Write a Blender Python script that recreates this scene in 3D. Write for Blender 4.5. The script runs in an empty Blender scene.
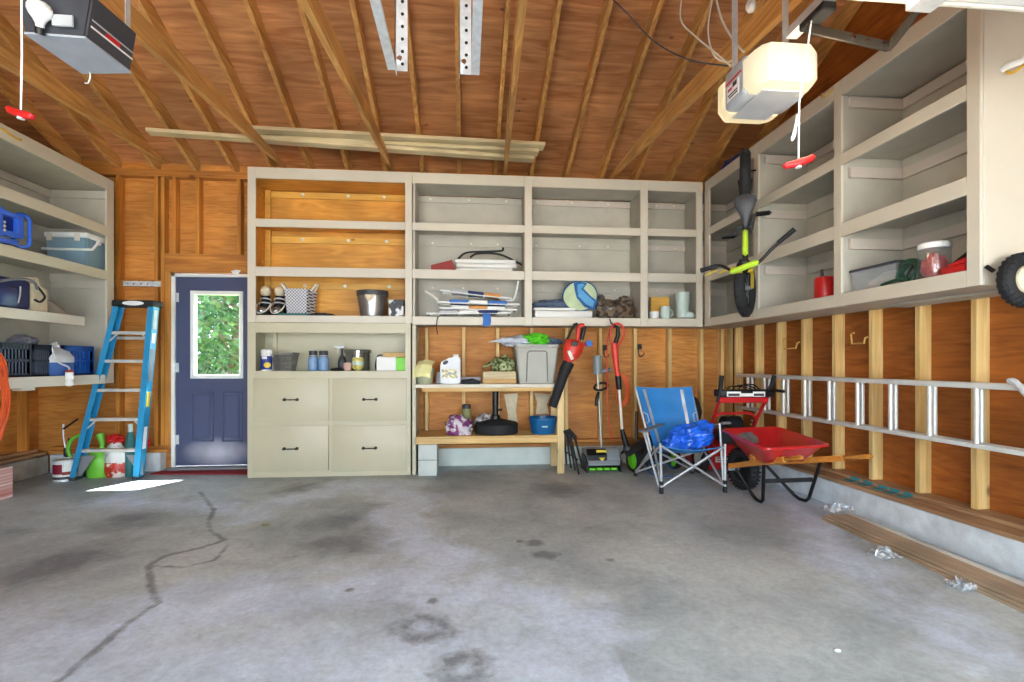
import bpy, bmesh, random
from math import *
from mathutils import Matrix, Vector, noise

# ------------------------------------------------------------ camera, sky, sun, exposure
S = bpy.context.scene
COL = S.collection
F, U0, V0, H = 505.0, 512.0, 363.0, 1.16
TH = atan(47 / 505.0)
cd = bpy.data.cameras.new('camera')
cam = bpy.data.objects.new('camera', cd)
COL.objects.link(cam)
cam.location = (0, 0, H)
cam.rotation_euler = (pi / 2, 0, -TH)
cd.sensor_width = 36.0
cd.lens = F / 1024 * 36
cd.shift_y = (V0 - 341.0) / 1024
cd.clip_start = 0.05
S.camera = cam

S.view_settings.view_transform = 'Standard'
S.view_settings.look = 'None'
S.view_settings.gamma = 1.0
S.view_settings.use_curve_mapping = False
S.view_settings.exposure = 1.4

W = bpy.data.worlds.new('sky')
S.world = W
W.use_nodes = True
bgn = W.node_tree.nodes['Background']
bgn.inputs[0].default_value = (0.72, 0.87, 1.0, 1)
bgn.inputs[1].default_value = 4.4
sd = bpy.data.lights.new('sun', 'SUN')
sd.energy = 26.0
sd.angle = 0.03
sd.color = (1.0, 0.97, 0.9)
sun = bpy.data.objects.new('sun', sd)
COL.objects.link(sun)
SUN_DIR = Vector((-0.30, -0.50, -1.06)).normalized()
sun.rotation_euler = SUN_DIR.to_track_quat('-Z', 'Y').to_euler()
sun.location = (4, 9, 9)
for px, pw in ((-1.75, 2.7), (1.6, 2.7)):          # sky portals in the two garage door openings
    pd = bpy.data.lights.new('sky_portal', 'AREA')
    pd.shape = 'RECTANGLE'
    pd.size, pd.size_y = pw, 2.3
    pd.cycles.is_portal = True
    po = bpy.data.objects.new('sky_portal', pd)
    COL.objects.link(po)
    po.location = (px, -1.62, 1.2)
    po.rotation_euler = (-pi / 2, 0, pi)
    po.rotation_euler = Vector((0, 1, 0)).to_track_quat('-Z', 'Z').to_euler()

# ------------------------------------------------------------ camera geometry -> points in the room
_c, _s = cos(TH), sin(TH)
def _ray(u, v):
    a = (u - U0) / F
    return a * _c + _s, _c - a * _s, -(v - V0) / F
def aty(u, v, Y):
    r = _ray(u, v); t = Y / r[1]
    return Vector((r[0] * t, Y, H + r[2] * t))
def atx(u, v, X):
    r = _ray(u, v); t = X / r[0]
    return Vector((X, r[1] * t, H + r[2] * t))
def atz(u, v, Z):
    r = _ray(u, v); t = (Z - H) / r[2]
    return Vector((r[0] * t, r[1] * t, Z))

# ------------------------------------------------------------ materials
def srgb(r, g, b):
    f = lambda x: (x / 255 / 12.92) if x / 255 <= 0.04045 else ((x / 255 + 0.055) / 1.055) ** 2.4
    return (f(r), f(g), f(b), 1)
MATS = {}
def newmat(name):
    m = bpy.data.materials.new(name); m.use_nodes = True
    MATS[name] = m
    nt = m.node_tree
    return m, nt, nt.nodes['Principled BSDF']
def N(nt, t, **kw):
    n = nt.nodes.new(t)
    for k, v in kw.items(): setattr(n, k, v)
    return n
def ramp(nt, stops, interp='LINEAR'):
    r = N(nt, 'ShaderNodeValToRGB'); cr = r.color_ramp; cr.interpolation = interp
    while len(cr.elements) < len(stops): cr.elements.new(0.5)
    for e, (p, c) in zip(cr.elements, stops): e.position = p; e.color = c
    return r
def plain(name, rgb, rough=0.5, metal=0.0, var=0.10, scale=9, bump=0.0, trans=0.0, coat=0.0):
    """a colour with a faint procedural mottle"""
    if name in MATS: return MATS[name]
    m, nt, p = newmat(name)
    c = srgb(*rgb)
    tc = N(nt, 'ShaderNodeTexCoord')
    no = N(nt, 'ShaderNodeTexNoise'); no.inputs['Scale'].default_value = scale; no.inputs['Detail'].default_value = 4
    nt.links.new(tc.outputs['Object'], no.inputs['Vector'])
    lo = tuple(x * (1 - var) for x in c[:3]) + (1,); hi = tuple(min(1, x * (1 + var)) for x in c[:3]) + (1,)
    r = ramp(nt, [(0.3, lo), (0.7, hi)])
    nt.links.new(no.outputs['Fac'], r.inputs['Fac']); nt.links.new(r.outputs['Color'], p.inputs['Base Color'])
    p.inputs['Roughness'].default_value = rough; p.inputs['Metallic'].default_value = metal
    if trans: p.inputs['Transmission Weight'].default_value = trans
    if coat: p.inputs['Coat Weight'].default_value = coat
    if bump:
        b = N(nt, 'ShaderNodeBump'); b.inputs['Strength'].default_value = bump; b.inputs['Distance'].default_value = 0.004
        n2 = N(nt, 'ShaderNodeTexNoise'); n2.inputs['Scale'].default_value = scale * 8
        nt.links.new(tc.outputs['Object'], n2.inputs['Vector'])
        nt.links.new(n2.outputs['Fac'], b.inputs['Height']); nt.links.new(b.outputs['Normal'], p.inputs['Normal'])
    return m
def wood(name, lo, hi, axis='Z', scale=1.0, knots=None, rough=0.6, stretch=14, distort=1.2, world=True, seam=None):
    """grain stretched along one axis, with optional dark knots"""
    m, nt, p = newmat(name)
    if world:
        src = N(nt, 'ShaderNodeNewGeometry').outputs['Position']
    else:
        src = N(nt, 'ShaderNodeTexCoord').outputs['Object']
    mp = N(nt, 'ShaderNodeMapping')
    sc = [stretch * scale] * 3; sc['XYZ'.index(axis)] = 1.1 * scale
    mp.inputs['Scale'].default_value = sc
    nt.links.new(src, mp.inputs['Vector'])
    n1 = N(nt, 'ShaderNodeTexNoise'); n1.inputs['Scale'].default_value = 1.0; n1.inputs['Detail'].default_value = 5
    n1.inputs['Distortion'].default_value = distort
    nt.links.new(mp.outputs['Vector'], n1.inputs['Vector'])
    r = ramp(nt, [(0.28, srgb(*lo)), (0.72, srgb(*hi))])
    nt.links.new(n1.outputs['Fac'], r.inputs['Fac'])
    n2 = N(nt, 'ShaderNodeTexNoise'); n2.inputs['Scale'].default_value = 1.3 * scale; n2.inputs['Detail'].default_value = 2
    nt.links.new(src, n2.inputs['Vector'])
    r2 = ramp(nt, [(0.35, (0.74, 0.74, 0.74, 1)), (0.68, (1.12, 1.12, 1.12, 1))])
    nt.links.new(n2.outputs['Fac'], r2.inputs['Fac'])
    mx = N(nt, 'ShaderNodeMix', data_type='RGBA', blend_type='MULTIPLY'); mx.inputs['Factor'].default_value = 1
    nt.links.new(r.outputs['Color'], mx.inputs['A']); nt.links.new(r2.outputs['Color'], mx.inputs['B'])
    out = mx.outputs['Result']
    if knots:
        vo = N(nt, 'ShaderNodeTexVoronoi'); vo.inputs['Scale'].default_value = knots
        mk = N(nt, 'ShaderNodeMapping'); ks = [1.0] * 3; ks['XYZ'.index(axis)] = 0.55
        mk.inputs['Scale'].default_value = ks
        nt.links.new(src, mk.inputs['Vector']); nt.links.new(mk.outputs['Vector'], vo.inputs['Vector'])
        rk = ramp(nt, [(0.03, (0.8, 0.8, 0.8, 1)), (0.085, (0, 0, 0, 1))])
        nt.links.new(vo.outputs['Distance'], rk.inputs['Fac'])
        mk2 = N(nt, 'ShaderNodeMix', data_type='RGBA'); mk2.inputs['B'].default_value = srgb(*[x * 0.42 for x in lo])
        nt.links.new(rk.outputs['Color'], mk2.inputs['Factor']); nt.links.new(out, mk2.inputs['A'])
        out = mk2.outputs['Result']
    nt.links.new(out, p.inputs['Base Color'])
    p.inputs['Roughness'].default_value = rough
    b = N(nt, 'ShaderNodeBump'); b.inputs['Strength'].default_value = 0.15; b.inputs['Distance'].default_value = 0.003
    nt.links.new(n1.outputs['Fac'], b.inputs['Height']); nt.links.new(b.outputs['Normal'], p.inputs['Normal'])
    return m
def emit(name, rgb, strength, base=None):
    m, nt, p = newmat(name)
    p.inputs['Base Color'].default_value = srgb(*(base or rgb))
    p.inputs['Emission Color'].default_value = srgb(*rgb)
    p.inputs['Emission Strength'].default_value = strength
    return m
def thin_glass(name, tint=(250, 252, 252), gloss=0.08, rough=0.02, haze=0.0):
    m, nt, p = newmat(name)
    nt.nodes.remove(p)
    t = N(nt, 'ShaderNodeBsdfTransparent'); t.inputs[0].default_value = srgb(*tint)
    g = N(nt, 'ShaderNodeBsdfGlossy'); g.inputs['Roughness'].default_value = rough
    x = N(nt, 'ShaderNodeMixShader'); x.inputs[0].default_value = gloss
    src = t.outputs[0]
    if haze:
        df = N(nt, 'ShaderNodeBsdfDiffuse'); df.inputs[0].default_value = srgb(240, 243, 245)
        xh = N(nt, 'ShaderNodeMixShader'); xh.inputs[0].default_value = haze
        nt.links.new(t.outputs[0], xh.inputs[1]); nt.links.new(df.outputs[0], xh.inputs[2]); src = xh.outputs[0]
    nt.links.new(src, x.inputs[1]); nt.links.new(g.outputs[0], x.inputs[2])
    nt.links.new(x.outputs[0], nt.nodes['Material Output'].inputs[0])
    return m

# ------------------------------------------------------------ mesh building (world coordinates)
class MB:
    def __init__(s): s.bm = bmesh.new(); s.mi = 0; s.sm = True
    def _faces(s, vs):
        vs = set(vs)
        fs = {f for v in vs for f in v.link_faces}
        for f in fs: f.material_index = s.mi
        return s
    def face(s, vs):
        try:
            f = s.bm.faces.new(vs); f.material_index = s.mi; return f
        except ValueError: return None
    def box(s, lo, hi, bev=0.0, seg=1, M=None):
        lo, hi = Vector(lo), Vector(hi)
        lo, hi = Vector(map(min, lo, hi)), Vector(map(max, lo, hi))
        g = bmesh.ops.create_cube(s.bm, size=1)['verts']
        for v in g: v.co = Vector(((lo[i] + hi[i]) / 2 + v.co[i] * (hi[i] - lo[i])) for i in range(3))
        s._faces(g)
        if bev:
            es = list({e for v in g for e in v.link_edges})
            r = bmesh.ops.bevel(s.bm, geom=es, offset=bev, segments=seg, affect='EDGES', profile=0.5)
            for f in r['faces']: f.material_index = s.mi
            g = list({v for f in r['faces'] for v in f.verts})
        if M is not None:
            for v in g: v.co = M @ v.co
        return g
    def obox(s, M, size, bev=0.0, seg=1):
        h = Vector(size) / 2
        return s.box(-h, h, bev, seg, M)
    def beam(s, p0, p1, w, h, up=(0, 0, 1), bev=0.0):
        p0, p1 = Vector(p0), Vector(p1); d = (p1 - p0); L = d.length; d.normalize()
        up = Vector(up); x = d.cross(up)
        if x.length < 1e-4: x = d.cross(Vector((1, 0, 0)))
        x.normalize(); z = x.cross(d)
        M = Matrix((x, d, z)).transposed().to_4x4(); M.translation = (p0 + p1) / 2
        return s.obox(M, (w, L, h), bev)
    def ring(s, c, r, x, y, n, ph=0.0):
        return [s.bm.verts.new(c + (x * cos(ph + 2 * pi * i / n) + y * sin(ph + 2 * pi * i / n)) * r) for i in range(n)]
    def bridge(s, a, b):
        n = len(a)
        for i in range(n): s.face((a[i], a[(i + 1) % n], b[(i + 1) % n], b[i]))
    def tube(s, pts, r, n=8, closed=False, flat=1.0):
        pts = [Vector(p) for p in pts]; m = len(pts)
        rs = r if isinstance(r, (list, tuple)) else [r] * m
        tg = []
        for i in range(m):
            a = pts[(i - 1) % m] if (closed or i) else pts[0]
            b = pts[(i + 1) % m] if (closed or i < m - 1) else pts[-1]
            t = b - a; tg.append(t.normalized() if t.length > 1e-9 else Vector((0, 0, 1)))
        u = Vector((0, 0, 1)) if abs(tg[0].z) < 0.9 else Vector((1, 0, 0))
        x = (u - tg[0] * u.dot(tg[0])).normalized(); rings = []
        for i in range(m):
            x = x - tg[i] * x.dot(tg[i])
            x = x.normalized() if x.length > 1e-6 else tg[i].orthogonal().normalized()
            rings.append(s.ring(pts[i], rs[i], x * flat, tg[i].cross(x), n))
        for i in range(m - 1): s.bridge(rings[i], rings[i + 1])
        if closed: s.bridge(rings[-1], rings[0])
        else: s.face(rings[0][::-1]); s.face(rings[-1])
        return [v for q in rings for v in q]
    def cyl(s, p0, p1, r0, r1=None, n=16):
        return s.tube([p0, p1], [r0, r0 if r1 is None else r1], n)
    def lathe(s, prof, c=(0, 0, 0), n=24, M=None, sx=1.0, sy=1.0, cap=True):
        c = Vector(c); rings = []
        for r, z in prof:
            rings.append([s.bm.verts.new(c + Vector((cos(2 * pi * i / n) * r * sx, sin(2 * pi * i / n) * r * sy, z))) for i in range(n)])
        for a, b in zip(rings, rings[1:]): s.bridge(a, b)
        if cap: s.face(rings[0][::-1]); s.face(rings[-1])
        vs = [v for q in rings for v in q]
        if M is not None:
            for v in vs: v.co = M @ v.co
        return vs
    def loft(s, rings, cap=True, closed=False):
        R = [[s.bm.verts.new(Vector(p)) for p in q] for q in rings]
        for a, b in zip(R, R[1:]): s.bridge(a, b)
        if closed: s.bridge(R[-1], R[0])
        elif cap: s.face(R[0][::-1]); s.face(R[-1])
        return [v for q in R for v in q]
    def prism(s, poly, M, depth):
        """polygon in local XY extruded along local Z by depth"""
        a = [M @ Vector((x, y, 0)) for x, y in poly]; b = [M @ Vector((x, y, depth)) for x, y in poly]
        return s.loft([a, b])
    def ell(s, c, rad, M=None, nu=20, nv=12):
        prof = [(max(1e-4, sin(pi * j / nv)), -cos(pi * j / nv)) for j in range(nv + 1)]
        vs = s.lathe(prof, (0, 0, 0), nu)
        rad = Vector(rad) if not isinstance(rad, (int, float)) else Vector((rad,) * 3)
        for v in vs:
            q = Vector(v.co[i] * rad[i] for i in range(3))
            if M is not None: q = M @ q
            v.co = q + Vector(c)
        return vs
    def blob(s, c, rad, amp=0.25, fq=3.0, seed=0, flat=True, nu=36, nv=22, M=None, crease=0.0):
        """crumpled bag or cloth heap; flat -> sits on its base"""
        vs = s.ell((0, 0, 0), (1, 1, 1), None, nu, nv)
        rad = Vector(rad); off = Vector((seed * 7.3, seed * 3.1, seed * 1.7))
        for v in vs:
            d = v.co.copy(); k = noise.noise(d * fq + off) * amp + noise.noise(d * fq * 2.7 + off) * amp * 0.5
            if crease: k -= abs(noise.noise(d * fq * 1.6 - off)) * crease
            q = d * (1 + k)
            q = Vector(q[i] * rad[i] for i in range(3))
            if M is not None: q = M @ q
            if flat: q.z = max(q.z, -rad.z * 0.62)
            v.co = q + Vector(c)
        return vs
    def sheet(s, fn, nu, nv, th=0.0, wrap=False):
        g = [[s.bm.verts.new(Vector(fn(i / (nu - (0 if wrap else 1)), j / (nv - 1)))) for i in range(nu)] for j in range(nv)]
        fs = []
        for j in range(nv - 1):
            for i in range(nu if wrap else nu - 1):
                f = s.face((g[j][i], g[j][(i + 1) % nu], g[j + 1][(i + 1) % nu], g[j + 1][i]))
                if f: fs.append(f)
        vs = [v for r in g for v in r]
        if th:
            bmesh.ops.recalc_face_normals(s.bm, faces=fs)
            r = bmesh.ops.solidify(s.bm, geom=fs, thickness=th)
            for e in r['geom']:
                if isinstance(e, bmesh.types.BMFace): e.material_index = s.mi
                elif isinstance(e, bmesh.types.BMVert): vs.append(e)
        return vs

def wmat(o):
    M = Matrix.Translation(o.location) @ o.rotation_euler.to_matrix().to_4x4()
    return (wmat(o.parent) @ M) if o.parent else M
def obj(name, mb, mats, parent=None, origin=None, ang=38, flat=False):
    bm = mb.bm
    bmesh.ops.recalc_face_normals(bm, faces=bm.faces)
    if not flat:
        ca = radians(ang)
        for f in bm.faces: f.smooth = True
        for e in bm.edges:
            if len(e.link_faces) == 2 and e.calc_face_angle(0) > ca: e.smooth = False
    me = bpy.data.meshes.new(name)
    o = bpy.data.objects.new(name, me)
    if parent is not None:
        o.parent = parent
        bm.transform(wmat(parent).inverted())
    elif origin is not None:
        o.location = origin
        bm.transform(Matrix.Translation(-Vector(origin)))
    bm.to_mesh(me); bm.free()
    for m in (mats if isinstance(mats, (list, tuple)) else [mats]): me.materials.append(MATS[m] if isinstance(m, str) else m)
    COL.objects.link(o)
    return o
def thing(name, label, cat, loc=(0, 0, 0), rz=0.0, group=None):
    o = bpy.data.objects.new(name, None); COL.objects.link(o)
    o.empty_display_size = 0.1
    o.location = loc; o.rotation_euler = (0, 0, rz)
    o['label'] = label; o['category'] = cat
    if group: o['group'] = group
    return o
def solo(name, mb, mats, label, cat, group=None, **kw):
    vs = [v.co for v in mb.bm.verts]
    lo = [min(v[i] for v in vs) for i in range(3)]; hi = [max(v[i] for v in vs) for i in range(3)]
    o = obj(name, mb, mats, None, ((lo[0] + hi[0]) / 2, (lo[1] + hi[1]) / 2, lo[2]), **kw)
    o['label'] = label; o['category'] = cat
    if group: o['group'] = group
    return o
def struct(name, mb, mats, **kw):
    o = obj(name, mb, mats, **kw); o['kind'] = 'structure'; return o
def dup(root, loc, rz=None, label=None):
    r = root.copy(); COL.objects.link(r); r.location = loc
    if rz is not None: r.rotation_euler = (0, 0, rz)
    if label: r['label'] = label
    for ch in list(root.children):
        k = ch.copy(); COL.objects.link(k); k.parent = r
        for g in list(ch.children):
            q = g.copy(); COL.objects.link(q); q.parent = k
    return r
def V(*a): return Vector(a)
def arc(c, r, a0, a1, n, x=(1, 0, 0), y=(0, 0, 1)):
    c, x, y = Vector(c), Vector(x), Vector(y)
    return [c + x * (r * cos(a0 + (a1 - a0) * i / n)) + y * (r * sin(a0 + (a1 - a0) * i / n)) for i in range(n + 1)]
def curve(pts, n=8):
    """Catmull-Rom through points"""
    P = [Vector(p) for p in pts]; P = [P[0] * 2 - P[1]] + P + [P[-1] * 2 - P[-2]]; out = []
    for i in range(1, len(P) - 2):
        for k in range(n):
            t = k / n; a, b, c, d = P[i - 1:i + 3]
            out.append(0.5 * ((2 * b) + (c - a) * t + (2 * a - 5 * b + 4 * c - d) * t * t + (3 * b - a - 3 * c + d) * t ** 3))
    return out + [P[-2]]
def frame(o, x, y, z):
    M = Matrix((Vector(x), Vector(y), Vector(z))).transposed().to_4x4(); M.translation = Vector(o); return M
random.seed(7)

# common materials
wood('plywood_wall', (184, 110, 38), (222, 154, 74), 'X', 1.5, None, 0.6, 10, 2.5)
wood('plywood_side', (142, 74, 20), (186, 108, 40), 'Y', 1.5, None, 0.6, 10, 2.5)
wood('plywood_left', (186, 110, 38), (224, 152, 70), 'Y', 1.5, None, 0.6, 10, 2.5)
wood('decking', (172, 104, 54), (224, 160, 104), 'X', 1.3, 5.0, 0.65, 9, 1.5)
wood('stud_wood', (216, 170, 96), (248, 216, 150), 'Z', 1.2, 3.4, 0.55, 22)
wood('stud_orange', (184, 112, 36), (222, 152, 66), 'Z', 1.2, 3.4, 0.55, 22)
wood('rafter_wood', (190, 128, 60), (238, 184, 108), 'Y', 1.2, 2.6, 0.6, 22)
wood('plate_wood', (170, 100, 36), (214, 146, 64), 'X', 1.2, 3, 0.6, 22)
wood('plate_side', (156, 112, 76), (204, 162, 120), 'Y', 1.2, 3, 0.6, 22)
wood('raw_shelf', (206, 138, 44), (236, 174, 76), 'X', 1.5, None, 0.5, 9, 2.0)
wood('raw_cleat', (222, 162, 60), (242, 190, 92), 'X', 1.2, 4.0, 0.5, 22)
wood('pale_pine', (206, 184, 136), (232, 214, 172), 'X', 1.2, 3.0, 0.6, 22)
wood('bench_wood', (214, 166, 92), (240, 204, 138), 'X', 1.2, 3.0, 0.6, 22)
plain('paint', (212, 203, 184), 0.42, var=0.03, scale=3)
plain('paint_olive', (200, 192, 162), 0.40, var=0.03, scale=3)
plain('paint_grey', (188, 181, 166), 0.55, var=0.10, scale=4, bump=0.1)
plain('primer_pink', (206, 192, 178), 0.55, var=0.05, scale=4)
plain('block_paint', (206, 212, 204), 0.8, var=0.06, scale=6, bump=0.4)
plain('curb_concrete', (216, 224, 228), 0.85, var=0.16, scale=9, bump=0.8)
plain('curb_dirty', (168, 160, 146), 0.85, var=0.25, scale=6, bump=0.6)
plain('white_paint', (238, 238, 234), 0.35, var=0.02)
plain('navy_paint', (78, 85, 116), 0.3, var=0.07, scale=3)
plain('black', (13, 13, 14), 0.45, var=0.2)
plain('black_matte', (30, 30, 32), 0.75, var=0.2, bump=0.15)
plain('dark_grey', (62, 64, 68), 0.5)
plain('mid_grey', (128, 130, 134), 0.5)
plain('light_grey', (186, 188, 190), 0.45)
plain('white', (240, 240, 236), 0.4, var=0.03)
plain('off_white', (226, 220, 204), 0.5, var=0.05)
plain('galvanised', (218, 222, 224), 0.4, 0.35, var=0.12, scale=30)
plain('aluminium', (214, 212, 204), 0.4, 0.3, var=0.08, scale=12)
plain('chrome', (220, 220, 222), 0.15, 1.0, var=0.04)
plain('red', (200, 30, 30), 0.38, var=0.06)
plain('red_paint', (206, 34, 38), 0.28, var=0.05, coat=0.3)
plain('blue', (34, 92, 190), 0.42, var=0.08)
plain('green', (110, 200, 60), 0.45, var=0.06)
plain('yellow', (232, 204, 70), 0.45, var=0.05)
plain('orange', (226, 92, 40), 0.45, var=0.06)
thin_glass('pane_glass', gloss=0.07)
thin_glass('clear_plastic', (240, 243, 245), 0.12, 0.12, 0.25)

# ------------------------------------------------------------ room numbers
YB, YS = 5.75, 5.316          # back stud faces, back shelving front
XR, XSR = 3.118, 2.614        # right stud faces, right shelving front
XL, XSL = -4.45, -3.60        # left stud faces, left shelving front
YF = -1.6                     # front wall (garage doors)
ZP = 3.24                     # top of the wall plates
SLOPE = 0.428
DK = 0.155                    # rafter depth measured vertically
def roof_z(y): return ZP + SLOPE * (YB - y) + DK
YR = 1.2                      # ridge

# floor -----------------------------------------------------------------
def floor_mat():
    m, nt, p = newmat('floor_concrete')
    src = N(nt, 'ShaderNodeNewGeometry').outputs['Position']
    def noi(sc, det, dist=0.0, rough=0.55):
        n = N(nt, 'ShaderNodeTexNoise'); n.inputs['Scale'].default_value = sc; n.inputs['Detail'].default_value = det
        n.inputs['Distortion'].default_value = dist; n.inputs['Roughness'].default_value = rough
        nt.links.new(src, n.inputs['Vector']); return n.outputs['Fac']
    def mixc(f, a, b, mode='MIX'):
        x = N(nt, 'ShaderNodeMix', data_type='RGBA', blend_type=mode)
        for k, val in (('Factor', f), ('A', a), ('B', b)):
            if hasattr(val, 'is_linked'): nt.links.new(val, x.inputs[k])
            else: x.inputs[k].default_value = val
        return x.outputs['Result']
    base = ramp(nt, [(0.30, srgb(156, 168, 174)), (0.5, srgb(186, 197, 200)), (0.72, srgb(210, 218, 217))])
    nt.links.new(noi(1.1, 8, 0.6), base.inputs['Fac'])
    at = N(nt, 'ShaderNodeAttribute', attribute_name='stain')
    sep = N(nt, 'ShaderNodeSeparateColor'); nt.links.new(at.outputs['Color'], sep.inputs[0])
    col = base.outputs['Color']
    def masked(ch, lo, hi, sc):
        mul = N(nt, 'ShaderNodeMath', operation='MULTIPLY_ADD')
        nt.links.new(noi(sc, 9, 0.4, 0.65), mul.inputs[0]); mul.inputs[1].default_value = 0.9
        sb = N(nt, 'ShaderNodeMath', operation='SUBTRACT'); nt.links.new(sep.outputs[ch], sb.inputs[0]); sb.inputs[1].default_value = 0.45
        nt.links.new(sb.outputs[0], mul.inputs[2])
        r = ramp(nt, [(lo, (0, 0, 0, 1)), (hi, (1, 1, 1, 1))]); nt.links.new(mul.outputs[0], r.inputs['Fac'])
        return r.outputs['Color']
    def scaled(f, k):
        x = N(nt, 'ShaderNodeMath', operation='MULTIPLY'); nt.links.new(f, x.inputs[0]); x.inputs[1].default_value = k; return x.outputs[0]
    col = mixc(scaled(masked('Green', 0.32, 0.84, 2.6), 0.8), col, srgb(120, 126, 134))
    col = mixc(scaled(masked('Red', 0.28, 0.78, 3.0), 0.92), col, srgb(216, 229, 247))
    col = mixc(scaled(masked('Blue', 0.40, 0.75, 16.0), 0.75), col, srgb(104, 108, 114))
    fine = ramp(nt, [(0.32, (0.80, 0.80, 0.80, 1)), (0.62, (1.07, 1.07, 1.07, 1))])
    nt.links.new(noi(30, 7, 0.0, 0.75), fine.inputs['Fac'])
    col = mixc(1.0, col, fine.outputs['Color'], 'MULTIPLY')
    med = ramp(nt, [(0.35, (0.84, 0.84, 0.85, 1)), (0.6, (1.05, 1.05, 1.05, 1))])
    nt.links.new(noi(5.0, 8, 0.8, 0.7), med.inputs['Fac'])
    col = mixc(1.0, col, med.outputs['Color'], 'MULTIPLY')
    nt.links.new(col, p.inputs['Base Color'])
    rr = ramp(nt, [(0.3, (0.42, 0.42, 0.42, 1)), (0.7, (0.7, 0.7, 0.7, 1))])
    nt.links.new(noi(2.0, 5), rr.inputs['Fac']); nt.links.new(rr.outputs['Color'], p.inputs['Roughness'])
    b = N(nt, 'ShaderNodeBump'); b.inputs['Strength'].default_value = 0.12; b.inputs['Distance'].default_value = 0.004
    nt.links.new(noi(60, 5), b.inputs['Height']); nt.links.new(b.outputs['Normal'], p.inputs['Normal'])
    return m
floor_mat()
def segdist(p, poly):
    best = 9
    for a, b in zip(poly, poly[1:]):
        ax, ay = a; bx, by = b; dx, dy = bx - ax, by - ay
        t = max(0, min(1, ((p[0] - ax) * dx + (p[1] - ay) * dy) / (dx * dx + dy * dy + 1e-9)))
        best = min(best, hypot(p[0] - ax - t * dx, p[1] - ay - t * dy))
    return best
def fl(u, v): q = atz(u, v, 0); return (q.x, q.y)
CRACK = [fl(*q) for q in ((36, 700), (90, 655), (125, 625), (158, 603), (152, 590), (148, 566), (165, 556), (200, 548), (225, 540), (212, 532), (208, 523), (214, 510), (200, 492))]
CRACK2 = [fl(*q) for q in ((148, 566), (185, 567), (215, 560), (228, 545))]
POWDER = [fl(*q) for q in ((345, 487), (385, 489), (408, 500), (400, 520), (425, 545), (440, 560), (420, 585), (470, 592), (540, 600), (575, 625))]
POWDER2 = [fl(*q) for q in ((110, 500), (200, 505), (250, 512), (290, 500), (345, 487))]
POWDER3 = [fl(*q) for q in ((40, 640), (160, 620), (260, 600), (330, 590), (400, 580))]
POWDER4 = [fl(*q) for q in ((770, 470), (800, 510), (850, 560), (900, 600), (960, 640))]
DARK = [(fl(*q), r) for q, r in (((375, 535), .62), ((330, 545), .45), ((395, 590), .5), ((60, 560), .5), ((130, 520), .5), ((230, 505), .35), ((320, 600), .4), ((300, 490), .45), ((560, 490), .5), ((345, 520), .5))]
SPOT = [(fl(*q), r) for q, r in (((545, 555), .09), ((535, 543), .07), ((425, 627), .13), ((520, 541), .03), ((433, 601), .04), ((462, 668), .12), ((350, 590), .03), ((610, 560), .03), ((590, 528), .025), ((265, 525), .03))]
def stain(x, y):
    p = (x, y)
    w = Vector((x * 2.1, y * 2.1, 0.3)); j = noise.noise(w) * 0.16 + noise.noise(w * 3.1) * 0.09 + noise.noise(w * 8) * 0.04
    g = lambda d, r: max(0.0, 1 - max(0, d + j) / r)
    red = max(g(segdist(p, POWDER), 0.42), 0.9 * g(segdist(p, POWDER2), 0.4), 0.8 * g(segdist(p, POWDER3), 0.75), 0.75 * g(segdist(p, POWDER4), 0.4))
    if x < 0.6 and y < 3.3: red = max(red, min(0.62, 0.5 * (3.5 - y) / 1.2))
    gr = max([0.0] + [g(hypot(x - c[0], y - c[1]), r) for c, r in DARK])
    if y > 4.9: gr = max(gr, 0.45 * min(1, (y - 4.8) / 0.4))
    bl = max([0.0] + [(0.72 if r > .1 else 1.0) * max(0, 1 - abs(hypot(x - c[0], (y - c[1])) * (1 + 2.5 * j) - (r * .55 if r > .1 else 0)) / (r * (1.1 if r > .1 else 1.6))) for c, r in SPOT])
    bl = max(bl, (0.80 + 0.9 * j) * max(0, 1 - segdist(p, CRACK) / 0.05), 0.75 * max(0, 1 - segdist(p, CRACK2) / 0.04))
    return red, gr, bl
mb = MB()
NX, NY = 430, 400
x0, x1, y0, y1 = XL - 0.1, XR + 0.1, YF - 0.2, YB + 0.12
mb.sheet(lambda a, b: (x0 + (x1 - x0) * a, y0 + (y1 - y0) * b ** 0.8, 0), NX, NY)
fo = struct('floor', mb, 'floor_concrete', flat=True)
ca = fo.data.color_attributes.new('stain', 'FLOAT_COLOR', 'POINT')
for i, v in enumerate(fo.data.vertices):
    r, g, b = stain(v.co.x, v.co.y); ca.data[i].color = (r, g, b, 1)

# ground outside --------------------------------------------------------
plain('driveway', (196, 194, 188), 0.9, var=0.12, scale=0.8)
plain('lawn', (96, 128, 62), 0.95, var=0.4, scale=2, bump=0.8)
mb = MB(); mb.box((-14, -22, -0.3), (14, YF - 0.2, -0.03)); struct('driveway', mb, 'driveway')
mb = MB(); mb.box((-16, YB + 0.12, -0.3), (14, 30, -0.05)); struct('lawn', mb, 'lawn')

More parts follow.
